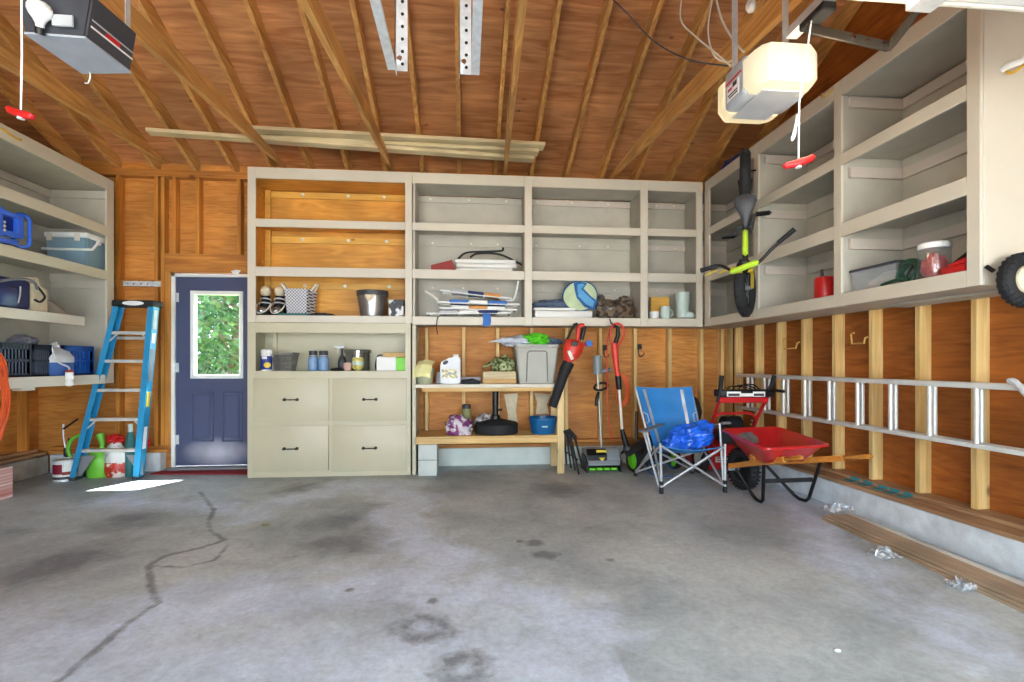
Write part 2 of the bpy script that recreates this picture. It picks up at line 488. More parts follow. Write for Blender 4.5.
# walls -----------------------------------------------------------------
DX0, DX1, DZ0, DZ1 = -3.115, -2.205, 0.045, 2.092      # door slab
YSH = YB + 0.09                                        # inner face of the back sheathing
mb = MB()
mb.box((XL - 0.1, YSH, 0.0), (DX0 - 0.05, YSH + 0.03, ZP + 0.1))
mb.box((DX0 - 0.05, YSH, DZ1 + 0.05), (DX1 + 0.05, YSH + 0.03, ZP + 0.1))
mb.box((DX1 + 0.05, YSH, 0.0), (XR + 0.1, YSH + 0.03, ZP + 0.1))
wall_back = struct('wall_back', mb, 'plywood_wall')
def part(name, mb, m, parent, **kw): return obj(name, mb, m, parent, **kw)
def stud(parent, x, z0, z1, y=YB, m='stud_orange', w=0.038, d=0.089):
    b = MB(); b.box((x, y, z0), (x + w, y + d, z1), 0.002); part('stud', b, m, parent)
for x in [aty(u, 250, YB).x for u in (115.5, 154)] + [DX0 - 0.14]:
    stud(wall_back, x, 0.26, 3.16)
b = MB(); b.box((DX0 - 0.099, YB, 0.26), (DX0 - 0.041, YB + 0.089, 2.139), 0.002); part('jack_stud', b, 'stud_orange', wall_back)
for u in (172, 195.5, 237): stud(wall_back, aty(u, 220, YB).x, 2.34, 3.16)
b = MB(); b.box((DX0 - 0.10, YB - 0.002, 2.14), (DX1 + 0.14, YB + 0.089, 2.34), 0.002); part('header', b, 'plate_wood', wall_back)
b = MB(); b.box((XL, YB + 0.002, 1.98), (DX0 - 0.14, YB + 0.06, 2.05), 0.002); part('blocking', b, 'stud_orange', wall_back)
k = 0
for u in (425, 462, 496, 530, 565, 599, 634, 668.5, 700.5, 721, 730): stud(wall_back, aty(u, 350, YB).x, 0.27, ZP - 0.07, m='stud_wood')
for a, c, z in ((XL, XR + 0.09, ZP - 0.076), (XL, XR + 0.09, ZP - 0.038)):
    b = MB(); b.box((a, YB, z), (c, YB + 0.089, z + 0.0375), 0.002); part('top_plate', b, 'plate_wood', wall_back)
for a, c in ((XL + 0.1, DX0 - 0.05), (DX1 + 0.05, XR + 0.09)):
    b = MB(); b.box((a, YB - 0.03, 0.202), (c, YB + 0.089, 0.24), 0.003); part('sill_plate', b, 'plate_wood', wall_back)
    b = MB(); b.box((a, YB, 0.241), (c, YB + 0.089, 0.275), 0.003); part('sill_plate', b, 'plate_wood', wall_back)
b = MB(); b.box((DX1 + 0.05, YB - 0.03, 0), (2.97, YSH, 0.2), 0.006); part('foundation_curb', b, 'block_paint', wall_back)
b = MB(); b.box((-4.34, YB - 0.03, 0), (DX0 - 0.13, YSH, 0.2), 0.01); part('foundation_curb', b, 'curb_concrete', wall_back)

mb = MB(); mb.box((XR + 0.089, YF, 0), (XR + 0.12, YSH + 0.03, ZP + 0.1)); 
mb.prism([(YF - 0.3, ZP + 0.08), (YSH + 0.03, ZP + 0.08), (YSH + 0.03, ZP + 0.1), (YR, roof_z(YR)), (YF - 0.3, roof_z(2 * YR - YF))], frame((XR + 0.089, 0, 0), (0, 1, 0), (0, 0, 1), (1, 0, 0)), 0.03)
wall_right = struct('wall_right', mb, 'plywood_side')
KR = 0.2496e-3 * 1581 / _c
ys = [atx(801, 400, XR).y + KR * i for i in (3, 2, 1)]
for y in [atx(u, 400, XR).y for u in (734.2, 754.4, 776, 801, 832, 868.6, 914.9, 970.6)]:
    b = MB(); b.box((XR, y - 0.038, 0.262), (XR + 0.089, y, ZP - 0.08), 0.002); part('stud', b, 'stud_wood', wall_right)
y = atx(970.6, 400, XR).y
for i in range(1, 11):
    b = MB(); b.box((XR, y - 0.396 * i - 0.038, 0.262), (XR + 0.089, y - 0.396 * i, ZP - 0.08), 0.002); part('stud', b, 'stud_wood', wall_right)
b = MB(); b.box((2.965, YF, 0.2), (XR + 0.089, YB - 0.031, 0.23), 0.003); part('sill_plate', b, 'plate_side', wall_right)
b = MB(); b.box((XR - 0.045, YF, 0.231), (XR + 0.089, YB - 0.031, 0.262), 0.003); part('sill_plate', b, 'plate_side', wall_right)
b = MB(); b.box((2.965, YF, 0), (XR + 0.089, YB - 0.031, 0.2), 0.006); part('foundation_curb', b, 'curb_concrete', wall_right)
b = MB(); b.box((XR, YF, ZP - 0.08), (XR + 0.089, YB - 0.001, ZP), 0.003); part('top_plate', b, 'plate_side', wall_right)

mb = MB(); mb.box((XL - 0.12, YF, 0), (XL - 0.089, YSH + 0.03, ZP + 0.1))
mb.prism([(YF - 0.3, ZP + 0.08), (YSH + 0.03, ZP + 0.08), (YSH + 0.03, ZP + 0.1), (YR, roof_z(YR)), (YF - 0.3, roof_z(2 * YR - YF))], frame((XL - 0.12, 0, 0), (0, 1, 0), (0, 0, 1), (1, 0, 0)), 0.03)
wall_left = struct('wall_left', mb, 'plywood_left')
for i in range(15):
    y = 5.62 - 0.406 * i
    b = MB(); b.box((XL - 0.089, y - 0.038, 0.26), (XL, y, ZP - 0.08), 0.002); part('stud', b, 'stud_orange', wall_left)
for x, z in ((XL + 0.08, 0.202), (XL, 0.231)):
    b = MB(); b.box((XL - 0.089, YF, z), (x, YB - 0.031, z + 0.029), 0.003); part('sill_plate', b, 'plate_side', wall_left)
b = MB(); b.box((XL - 0.089, YF, 0), (-4.34, YB - 0.031, 0.2), 0.01); part('foundation_curb', b, 'curb_dirty', wall_left)
b = MB(); b.box((XL - 0.089, YF, ZP - 0.08), (XL, YB - 0.001, ZP), 0.003); part('top_plate', b, 'plate_side', wall_left)

# front wall behind the camera with two open garage doorways
mb = MB()
zf = roof_z(2 * YR - YF) - 0.02
for a, c in ((XL - 0.12, -3.15), (-0.35, 0.2), (2.8, XR + 0.12)): mb.box((a, YF - 0.12, 0), (c, YF, 2.35))
mb.box((XL - 0.12, YF - 0.12, 2.35), (XR + 0.12, YF, zf))
struct('wall_front', mb, 'plywood_wall')

# roof ------------------------------------------------------------------
mb = MB()
def slab(ya, yb_, za, zb):
    mb.loft([[(XL - 0.5, ya, za), (XR + 0.5, ya, za), (XR + 0.5, ya, za + 0.03), (XL - 0.5, ya, za + 0.03)],
             [(XL - 0.5, yb_, zb), (XR + 0.5, yb_, zb), (XR + 0.5, yb_, zb + 0.03), (XL - 0.5, yb_, zb + 0.03)]])
slab(YR, YB + 0.45, roof_z(YR), roof_z(YB + 0.45))
slab(YF - 0.5, YR, roof_z(2 * YR - YF + 0.5), roof_z(YR))
ceiling = struct('ceiling', mb, 'decking')
for k in range(-4, 15):
    x = -2.52 + 0.406 * k
    b = MB()
    a = 2.2
    b.loft([[(x, YB + 0.08, roof_z(YB + 0.08) - DK), (x + 0.038, YB + 0.08, roof_z(YB + 0.08) - DK), (x + 0.038, YB + 0.08, roof_z(YB + 0.08)), (x, YB + 0.08, roof_z(YB + 0.08))],
            [(x, a, roof_z(a) - DK), (x + 0.038, a, roof_z(a) - DK), (x + 0.038, a, roof_z(a)), (x, a, roof_z(a))]])
    part('rafter', b, 'rafter_wood', ceiling)
# joists: lower edges seen in the photograph, near end and far end
JOIST = [(-2.90, -3.14), (-1.885, -1.94), (-0.832, -0.805), (0.283, 0.42), (1.63, 1.62)]
for xa, xb in JOIST:
    ya, yb_ = 1.2, 5.6
    d = (xb - xa) / 2.8
    za = 3.0 - 0.09 * (2.75 - ya); zb = 3.24
    xa = xa - d * (2.75 - ya)
    b = MB(); hh = 0.14
    k = (4.2 - ya) / (yb_ - ya); xm, zm = xa + (xb - xa) * k, za + (zb - za) * k
    b.loft([[(x, y, z), (x + 0.04, y, z), (x + 0.04, y, z + h), (x, y, z + h)] for x, y, z, h in ((xa, ya, za, hh), (xm, 4.2, zm, hh), (xb, yb_, zb, 0.03))])
    part('joist', b, 'rafter_wood', ceiling)

# door ------------------------------------------------------------------
mb = MB(); YD = YB + 0.03
PX0, PX1, PZ0, PZ1 = -2.935, -2.447, 1.02, 1.915
mb.box((DX0, YD, DZ0), (PX0, YD + 0.045, DZ1)); mb.box((PX1, YD, DZ0), (DX1, YD + 0.045, DZ1))
mb.box((PX0, YD, DZ0), (PX1, YD + 0.045, PZ0)); mb.box((PX0, YD, PZ1), (PX1, YD + 0.045, DZ1))
def door_paint():
    m, nt, p = newmat('door_paint')
    src = N(nt, 'ShaderNodeNewGeometry').outputs['Position']
    sp = N(nt, 'ShaderNodeSeparateXYZ'); nt.links.new(src, sp.inputs[0])
    n = N(nt, 'ShaderNodeTexNoise'); n.inputs['Scale'].default_value = 5; n.inputs['Detail'].default_value = 6; nt.links.new(src, n.inputs['Vector'])
    # scuffed kick zone: an oval patch of rubbed-off paint low on the door
    d = N(nt, 'ShaderNodeVectorMath', operation='DISTANCE')
    mp = N(nt, 'ShaderNodeMapping'); mp.inputs['Scale'].default_value = (2.6, 1, 5.5)
    nt.links.new(src, mp.inputs['Vector']); nt.links.new(mp.outputs['Vector'], d.inputs[0])
    d.inputs[1].default_value = (-2.68 * 2.6, YB + 0.03, 0.185 * 5.5)
    r = ramp(nt, [(0.1, (1, 1, 1, 1)), (1.05, (0, 0, 0, 1))]); nt.links.new(d.outputs['Value'], r.inputs['Fac'])
    mu = N(nt, 'ShaderNodeMath', operation='MULTIPLY'); nt.links.new(r.outputs['Color'], mu.inputs[0])
    r2 = ramp(nt, [(0.25, (0.55, 0.55, 0.55, 1)), (0.6, (1, 1, 1, 1))]); nt.links.new(n.outputs['Fac'], r2.inputs['Fac']); nt.links.new(r2.outputs['Color'], mu.inputs[1])
    x = N(nt, 'ShaderNodeMix', data_type='RGBA'); x.inputs['A'].default_value = srgb(72, 79, 110); x.inputs['B'].default_value = srgb(196, 194, 206)
    nt.links.new(mu.outputs[0], x.inputs['Factor']); nt.links.new(x.outputs['Result'], p.inputs['Base Color'])
    p.inputs['Roughness'].default_value = 0.4
door_paint()
door = struct('door_1', mb, 'door_paint')
b = MB()
fx0, fx1, fz0, fz1 = -2.965, -2.417, 0.99, 1.945
for lo, hi in (((fx0, fz0), (fx1, PZ0 + 0.012)), ((fx0, PZ1 - 0.012), (fx1, fz1)), ((fx0, PZ0), (PX0 + 0.012, PZ1)), ((PX1 - 0.012, PZ0), (fx1, PZ1))):
    b.box((lo[0], YD - 0.012, lo[1]), (hi[0], YD + 0.05, hi[1]), 0.004)
part('lite_frame', b, 'white_paint', door)
b = MB(); b.box((PX0, YD + 0.018, PZ0), (PX1, YD + 0.024, PZ1)); part('glass_pane', b, 'pane_glass', door)
for u0, u1 in ((191, 214), (222, 243)):
    q0, q1 = aty(u0, 392, YD), aty(u1, 441.5, YD)
    b = MB()
    w = 0.022
    for lo, hi in (((q0.x, q1.z), (q1.x, q1.z + w)), ((q0.x, q0.z - w), (q1.x, q0.z)), ((q0.x, q1.z), (q0.x + w, q0.z)), ((q1.x - w, q1.z), (q1.x, q0.z))):
        b.box((lo[0], YD - 0.009, lo[1]), (hi[0], YD + 0.002, hi[1]), 0.004)
    b.box((q0.x + 0.04, YD - 0.007, q1.z + 0.04), (q1.x - 0.04, YD + 0.002, q0.z - 0.04), 0.006)
    part('moulded_panel', b, 'navy_paint', door)
for z in (0.28, 1.06, 1.82):
    b = MB(); b.cyl((DX0 - 0.004, YD - 0.008, z), (DX0 - 0.004, YD - 0.008, z + 0.1), 0.009, n=10); b.box((DX0 - 0.03, YD - 0.004, z), (DX0 + 0.03, YD + 0.001, z + 0.1)); part('hinge', b, 'galvanised', door)
kp = aty(246.5, 386, YD)
b = MB(); M = frame((-2.285, YD, kp.z), (1, 0, 0), (0, 0, 1), (0, -1, 0))
b.lathe([(0.03, 0), (0.03, 0.006), (0.012, 0.012), (0.012, 0.03), (0.027, 0.04), (0.03, 0.055), (0.02, 0.068), (0.001, 0.07)], n=18, M=M); part('door_knob', b, 'chrome', door)
mb = MB()
for lo, hi in (((DX0 - 0.04, 0.0), (DX0 - 0.004, DZ1 + 0.035)), ((DX1 + 0.004, 0.0), (DX1 + 0.04, DZ1 + 0.035)), ((DX0 - 0.04, DZ1 + 0.004), (DX1 + 0.04, DZ1 + 0.035))):
    mb.box((lo[0], YB + 0.012, lo[1]), (hi[0], YSH + 0.04, hi[1]))
struct('trim_1', mb, 'white_paint')
mb = MB(); mb.box((DX0 - 0.055, YB - 0.04, 0.0), (DX1 + 0.055, YSH + 0.1, 0.036), 0.006); struct('trim_2', mb, 'mid_grey')
# ------------------------------------------------------------ fitted shelving and cabinets
LV = [(1.558, 1.645), (2.04, 2.135), (2.54, 2.62), (3.03, 3.14)]     # face rails (bottom, top)
def bx(name, lo, hi, m, parent, bev=0.002):
    b = MB(); b.box(lo, hi, bev); return obj(name, b, m, parent)
def screws(parent, pts, m='white'):
    for p in pts:
        b = MB(); b.ell(p, (0.012, 0.004, 0.012), None, 8, 5); obj('filler_spot', b, m, parent)

# upper shelving left of the corner, bays lined with raw wood
T = thing('shelf_unit', 'beige wall shelf of three wide bays lined in raw orange wood, above the drawers', 'shelf', (-1.38, YS + 0.2, 1.572))
ax0, ax1 = -2.184, -0.547
bx('side_panel', (ax0 + 0.004, YS + 0.02, 1.575), (ax0 + 0.03, YB - 0.006, 3.135), 'raw_shelf', T)
bx('side_panel', (ax1 - 0.045, YS + 0.02, 1.575), (ax1 - 0.02, YB - 0.006, 3.135), 'raw_shelf', T)
bx('back_panel', (ax0 + 0.03, YB - 0.03, 1.66), (ax1 - 0.045, YB - 0.006, 3.03), 'raw_shelf', T)
for z0, z1 in LV:
    zt = z1 - 0.001 if z1 > 3 else z1
    zz = 1.573 if z0 < 1.6 else z0
    bx('rail', (ax0 + 0.079, YS, zz), (ax1 - 0.072, YS + 0.02, z1), 'paint', T)
    bx('shelf_board', (ax0 + 0.03, YS + 0.02, z1 - 0.022 if z1 < 3 else 3.035), (ax1 - 0.045, YB - 0.03, z1 if z1 < 3 else 3.055), 'raw_shelf', T)
for a in (ax0, ax1 - 0.0715): bx('stile', (a, YS, 1.572), (a + 0.0785 if a == ax0 else ax1 - 0.0005, YS + 0.02, 3.14), 'paint', T)
for z in (2.04, 2.54, 3.03):
    bx('cleat', (ax0 + 0.03, YB - 0.055, z - 0.075), (ax1 - 0.045, YB - 0.031, z - 0.005), 'raw_cleat', T)
    for x in (-1.72, -1.28, -0.85):
        b = MB(); b.ell((x + random.uniform(-.05, .05), YB - 0.056, z - 0.035), (0.022, 0.004, 0.018), None, 8, 5); obj('filler_spot', b, 'off_white', T)
bx('corner_strip', (ax0 + 0.031, YB - 0.075, 1.66), (ax0 + 0.09, YB - 0.056, 3.03), 'raw_cleat', T)

# upper shelving across the rest of the back wall, painted throughout
T = thing('shelf_unit', 'long beige painted wall shelf of nine cubbies above the workbench and garden tools', 'shelf', (1.0, YS + 0.2, 1.558))
bx0, bx1 = -0.545, 2.594
for x0_, x1_ in ((bx0 + 0.002, bx0 + 0.028), (0.645, 0.69), (1.91, 1.955), (bx1 - 0.026, bx1 - 0.002)):
    bx('side_panel' if x0_ < 0 or x0_ > 2 else 'divider', (x0_, YS + 0.02, 1.58), (x1_, YB - 0.006, 3.135), 'paint_grey', T)
for a, c in ((bx0 + 0.029, 0.644), (0.691, 1.909), (1.956, bx1 - 0.027)):
    bx('back_panel', (a, YB - 0.03, 1.66), (c, YB - 0.006, 3.03), 'paint_grey', T)
    for i, (z0, z1) in enumerate(LV):
        bx('shelf_board', (a, YS + 0.021, z1 - 0.022 if z1 < 3 else 3.035), (c, YB - 0.031 if i else YB - 0.006, z1 if z1 < 3 else 3.055), 'paint_grey', T)
        if i: bx('cleat', (a, YB - 0.05, z0 - 0.075), (c, YB - 0.031, z0 - 0.012), 'primer_pink' if (a > 1.9 or (a > 0.6 and i == 3)) else 'paint_grey', T)
        if i:
            for k in range(3):
                b = MB(); b.ell((a + (c - a) * (0.14 + 0.33 * k + random.uniform(-.05, .05)), YB - 0.051, z0 - 0.04), (0.014, 0.004, 0.012), None, 8, 5); obj('filler_spot', b, 'off_white', T)
for a, c in ((bx0, bx0 + 0.0015), (0.629, 0.708), (1.893, 1.975), (2.52, 2.594)):
    if c - a > 0.01: bx('stile', (a, YS, 1.556), (c, YS + 0.02, 3.14), 'paint', T)
for a, c in ((bx0, 0.628), (0.709, 1.892), (1.976, 2.519)):
    for z0, z1 in LV: bx('rail', (a, YS, z0), (c, YS + 0.02, z1), 'paint', T)

bx('soffit', (bx0 + 0.029, YS + 0.021, 1.566), (bx1 - 0.027, YB - 0.006, 1.5795), 'paint_grey', T)
# shelving on the right wall
T = thing('shelf_unit', 'beige painted shelf unit along the right wall, hung above bare studs', 'shelf', (2.85, 3.9, 1.558))
dy0, dy1 = 2.342, 5.314
bx('end_panel', (XSR + 0.022, dy0, 1.558), (XR - 0.004, dy0 + 0.02, 3.14), 'paint', T)
bx('end_panel', (XSR + 0.022, dy0 + 0.021, 1.66), (XR - 0.03, dy0 + 0.04, 3.03), 'paint_grey', T)
DV = ((4.30, 4.372), (3.298, 3.369))
bays = ((dy0 + 0.041, 3.31), (3.356, 4.312), (4.358, YB - 0.03))
for y0_, y1_ in ((3.312, 3.354), (4.314, 4.356)): bx('divider', (XSR + 0.02, y0_, 1.58), (XR - 0.006, y1_, 3.135), 'paint_grey', T)
bx('end_panel', (XSR + 0.02, YB - 0.028, 1.58), (XR - 0.006, YB - 0.006, 3.135), 'paint_grey', T)
for a, c in bays:
    bx('back_panel', (XR - 0.03, a, 1.66), (XR - 0.006, c, 3.03), 'paint_grey', T)
    for i, (z0, z1) in enumerate(LV):
        bx('shelf_board', (XSR + 0.021, a, z1 - 0.022 if z1 < 3 else 3.035), (XR - 0.031 if i else XR - 0.006, c, z1 if z1 < 3 else 3.055), 'paint_grey', T)
        if i:
            bx('cleat', (XR - 0.055, a, z0 - 0.085), (XR - 0.031, c - 0.03, z0 - 0.012), 'primer_pink' if i == 3 or a < 2.6 else 'paint_grey', T)
            if c < 5: bx('cleat', (XSR + 0.06, c - 0.026, z0 - 0.085), (XR - 0.032, c - 0.002, z0 - 0.012), 'primer_pink', T)
            else: bx('cleat', (XSR + 0.06, c - 0.026, z0 - 0.085), (XR - 0.032, c - 0.002, z0 - 0.012), 'primer_pink', T)
for a, c in ((dy0, 2.412), DV[1], DV[0], (5.214, dy1)): bx('stile', (XSR, a, 1.558), (XSR + 0.02, c, 3.14), 'paint', T)
for a, c in ((2.413, 3.297), (3.37, 4.299), (4.373, 5.213)):
    for z0, z1 in LV: bx('rail', (XSR, a, z0), (XSR + 0.02, c, z1), 'paint', T)
bx('cleat', (XSR + 0.3, 2.40, 1.55), (XR - .01, 3.28, 1.565), 'paint_grey', T)
bx('cleat', (XSR + 0.022, 3.36, 1.559), (XSR + 0.09, 5.0, 1.5655), 'primer_pink', T)
bx('soffit', (XSR + 0.021, dy0 + 0.021, 1.566), (XR - 0.004, YB - 0.006, 1.58), 'paint_grey', T)

# shelving on the left wall
T = thing('shelf_unit', 'beige painted shelf unit along the left wall holding the coolers and crates', 'shelf', (-4.0, 4.5, 0.95))
ey0, ey1 = 2.6, 5.56
LL = [(0.955, 1.045), (1.515, 1.60), (2.0, 2.092), (2.45, 2.545), (2.915, 3.03)]
bx('end_panel', (XL + 0.004, ey1 - 0.02, 0.955), (XSL - 0.022, ey1, 3.025), 'paint_grey', T)
bx('end_panel', (XL + 0.004, ey0, 0.955), (XSL - 0.022, ey0 + 0.02, 3.025), 'paint_grey', T)
bx('back_panel', (-4.22, ey0 + 0.021, 1.05), (-4.2, ey1 - 0.021, 2.915), 'paint_grey', T)
for i, (z0, z1) in enumerate(LL):
    top = i == 4
    e = ey1 - 0.022 if i != 1 else 5.16
    bx('shelf_board', (XL + 0.004 if i == 0 else -4.198, ey0 + 0.022, (z0 + 0.005) if top else z1 - 0.022), (XSL - 0.022, e, (z0 + 0.025) if top else z1), 'paint_grey', T)
    bx('rail', (XSL - 0.02, ey0, z0), (XSL, 5.456 if i != 1 else 5.16, z1), 'paint', T)
    if i > 1:
        bx('cleat', (-4.198, ey0 + 0.03, z0 - 0.08), (-4.175, ey1 - 0.03, z0 - 0.006), 'paint_grey', T)
        bx('cleat', (-4.17, ey1 - 0.045, z0 - 0.08), (XSL - 0.05, ey1 - 0.022, z0 - 0.006), 'paint_grey', T)
bx('stile', (XSL - 0.02, 5.457, 0.955), (XSL, ey1, 3.03), 'paint', T)
bx('bracket', (XSL - 0.10, atx(30, 388, XSL).y - 0.05, 0.93), (XSL - 0.022, atx(30, 388, XSL).y + 0.08, 0.954), 'paint', T)

# drawer cabinet
T = thing('drawer_cabinet', 'beige painted floor cabinet with four drawers and an open shelf beside the navy door', 'cabinet', (-1.37, YS + 0.2, 0))
cx0, cx1 = -2.184, -0.562
bx('side_panel', (cx0 + 0.002, YS + 0.02, 0.0), (cx0 + 0.026, YB - 0.035, 1.568), 'paint_olive', T)
bx('side_panel', (cx1 - 0.028, YS + 0.02, 0.0), (cx1 - 0.004, YB - 0.035, 1.568), 'paint_olive', T)
bx('post', (-0.545, YS + 0.002, 0.0), (-0.508, YB - 0.035, 1.555), 'paint_olive', T)
bx('back_panel', (cx0 + 0.027, YB - 0.06, 0.02), (cx1 - 0.029, YB - 0.036, 1.545), 'paint_olive', T)
bx('shelf_board', (cx0 + 0.027, YS + 0.02, 1.056), (cx1 - 0.029, YB - 0.061, 1.078), 'paint_olive', T)
bx('top_panel', (cx0 + 0.027, YS + 0.02, 1.547), (cx1 - 0.029, YB - 0.036, 1.568), 'paint_olive', T)
bx('corner_strip', (cx0 + 0.12, YB - 0.085, 1.08), (cx0 + 0.16, YB - 0.061, 1.545), 'paint_olive', T)
b = MB()
for lo, hi in (((cx0, 0.0), (cx0 + 0.079, 1.57)), ((cx1 - 0.056, 0.0), (cx1, 1.57)), ((cx0 + 0.079, 1.466), (cx1 - 0.056, 1.57)), ((cx0 + 0.079, 0.0), (cx1 - 0.056, 0.072)),
               ((cx0 + 0.079, 0.985), (cx1 - 0.056, 1.078)), ((-1.385, 0.072), (-1.34, 0.985)), ((cx0 + 0.079, 0.5), (-1.3852, 0.57)), ((-1.3398, 0.5), (cx1 - 0.056, 0.57))):
    b.box((lo[0], YS, lo[1]), (hi[0], YS + 0.02, hi[1]), 0.0015)
obj('face_frame', b, 'paint_olive', T)
def handle(parent, x, z, y):
    b = MB()
    for sx in (-1, 1):
        b.lathe([(0.016, 0), (0.016, 0.004), (0.008, 0.008), (0.007, 0.022), (0.012, 0.026), (0.012, 0.034), (0.004, 0.036)], n=12, M=frame((x + sx * 0.062, y, z), (1, 0, 0), (0, 0, 1), (0, -1, 0)))
    b.tube([(x - 0.062, y - 0.03, z), (x - 0.03, y - 0.031, z), (x, y - 0.032, z), (x + 0.03, y - 0.031, z), (x + 0.062, y - 0.03, z)], [0.008, 0.0055, 0.0065, 0.0055, 0.008], 10)
    obj('handle', b, 'bronze', parent)
plain('bronze', (58, 44, 36), 0.4, 0.6)
for u0, v0, u1, v1, hu, hv in ((253.3, 378.5, 329.2, 421, 291, 399.6), (332.4, 378.5, 406.8, 420.6, 370, 399.4), (253.3, 425.8, 328.8, 470.2, 290.7, 448.6), (332.4, 425.6, 406.8, 470, 369.6, 448)):
    p0, p1 = aty(u0, v0, YS), aty(u1, v1, YS)
    b = MB(); b.box((p0.x, YS - 0.017, p1.z), (p1.x, YS - 0.001, p0.z), 0.003, 2)
    d = obj('drawer', b, 'paint_olive', T)
    h = aty(hu, hv, YS - 0.017); handle(d, h.x, h.z, YS - 0.017)

# two-level workbench of rough lumber under the cubbies
T = thing('workbench', 'two-level lumber workbench with a white top edge, right of the drawer cabinet', 'workbench', (0.25, 5.48, 0))
wy = 5.235
plain('white_bench', (226, 218, 200), 0.6, var=0.08, scale=5)
bx('top_board', (-0.505, wy, 0.905), (0.965, YB - 0.005, 0.94), 'white_bench', T)
bx('apron', (-0.44, wy + 0.01, 0.865), (0.965, wy + 0.048, 0.904), 'bench_wood', T)
bx('apron', (-0.44, YB - 0.045, 0.865), (1.0, YB - 0.006, 0.904), 'bench_wood', T)
bx('lower_board', (-0.505, wy + 0.001, 0.385), (0.965, YB - 0.04, 0.403), 'bench_wood', T)
bx('lower_rail', (-0.505, wy, 0.325), (0.965, wy + 0.038, 0.384), 'bench_wood', T)
bx('lower_rail', (-0.505, YB - 0.08, 0.325), (1.0, YB - 0.042, 0.384), 'bench_wood', T)
wood('post_wood', (214, 176, 112), (242, 214, 156), 'Z', 1.2, 3.4, 0.55, 22)
bx('post', (0.966, wy - 0.001, 0.0), (1.04, wy + 0.038, 0.935), 'post_wood', T)
bx('post', (0.966, YB - 0.125, 0.0), (1.04, YB - 0.083, 0.904), 'post_wood', T)
bx('end_rail', (1.0, wy + 0.04, 0.86), (1.038, YB - 0.126, 0.904), 'post_wood', T)
for z in (0.0, 0.163):
    b = MB(); b.box((-0.478, wy + 0.01, z), (-0.288, wy + 0.40, z + 0.158), 0.006, 2)
    solo('concrete_block', b, 'block_paint', 'pale concrete block under the left end of the workbench, %s of two' % ('lower' if z == 0 else 'upper'), 'block')
# ------------------------------------------------------------ large objects
def chan(mb, p0, p1, open_dir, w, d, t=0.004):
    """C channel from p0 to p1: web of depth d (along Y), flanges of width w pointing along open_dir (X)"""
    def prof(p, k=1.0):
        X, Y = Vector((open_dir, 0, 0)), Vector((0, 1, 0)); p = Vector(p)
        pts = [(0, -d / 2), (w, -d / 2), (w, -d / 2 + t), (t, -d / 2 + t), (t, d / 2 - t), (w, d / 2 - t), (w, d / 2), (0, d / 2)]
        return [p + X * a + Y * b for a, b in pts]
    mb.loft([prof(p0), prof(p1)])
def bar(name, p0, p1, w, h, m, parent, up=(0, 0, 1), bev=0.0):
    b = MB(); b.beam(p0, p1, w, h, up, bev); return obj(name, b, m, parent)
def tubeo(name, pts, r, m, parent, n=8, closed=False):
    b = MB(); b.tube(pts, r, n, closed); return obj(name, b, m, parent)

# blue fibreglass stepladder
plain('ladder_blue', (44, 146, 194), 0.42, var=0.05)
T = thing('stepladder', 'blue fibreglass stepladder with grey treads standing folded beside the navy door', 'ladder', (-3.58, 5.45, 0))
LY = 5.395
lb, lt = Vector((aty(72.5, 478, LY).x, LY, 0.0)), Vector((aty(116.5, 309, LY).x, LY, 1.735))
rb, rt = Vector((aty(141.5, 478, LY).x, LY, 0.0)), Vector((aty(156.5, 309, LY).x, LY, 1.735))
b = MB(); chan(b, lb + V(0, 0, .02), lt, 1, 0.05, 0.095); obj('side_rail', b, 'ladder_blue', T)
b = MB(); chan(b, rb + V(0, 0, .02), rt, -1, 0.055, 0.095); rr = obj('side_rail', b, 'ladder_blue', T)
for p, sg in ((lb, 1), (rb, -1)):
    b = MB(); b.box((p.x - 0.006, LY - 0.055, 0), (p.x + sg * 0.06, LY + 0.055, 0.03), 0.006); obj('foot', b, 'dark_grey', T)
def lx(z): t = z / 1.735; return lb.x + (lt.x - lb.x) * t, rb.x + (rt.x - rb.x) * t
for i, v in enumerate((450, 419, 389.7, 360.4, 332)):
    z = aty(110, v, LY - .04).z
    xa, xc_ = lx(z)
    b = MB(); b.box((xa + 0.006, LY - 0.042, z - 0.022), (xc_ - 0.007, LY + 0.042, z + 0.008), 0.003)
    t = obj('tread', b, 'aluminium', T)
    if i in (1, 4):
        for x, sg in ((xa, 1), (xc_, -1)): bar('brace', (x + sg * 0.012, LY - 0.038, z - 0.10), (x + sg * 0.09, LY - 0.038, z - 0.024), 0.004, 0.014, 'aluminium', T)
z = 0.24
for sg, x in ((1, lx(z)[0]), (-1, lx(z)[1])):
    b = MB(); b.prism([(sg * 0.012, 0), (sg * 0.16, 0), (sg * 0.03, -0.20), (sg * 0.0, -0.20)], frame((x, LY, 0.24), (1, 0, 0), (0, 0, 1), (0, -1, 0)), 0.012); obj('gusset', b, 'mid_grey', T)
RYb = 5.615
for x0_, x1_, sg in ((lb.x - 0.15, lt.x - 0.13, 1), (rb.x - 0.12, rt.x - 0.12, -1)):
    b = MB(); chan(b, (x0_, RYb, 0.02), (x1_, RYb, 1.735), sg, 0.028, 0.05); obj('rear_rail', b, 'ladder_blue', T)
    b = MB(); b.box((x0_ - 0.004, RYb - 0.03, 0), (x0_ + sg * 0.034, RYb + 0.03, 0.05), 0.006); obj('foot', b, 'black_matte', T)
for z in (1.42, 0.06):
    t = z / 1.735; xa = lb.x - 0.145 + (lt.x + .02 - lb.x) * t; xc_ = rb.x - 0.125 + (rt.x - rb.x) * t
    bar('rear_bar', (xa, RYb, z), (xc_, RYb, z), 0.02, 0.03, 'aluminium', T)
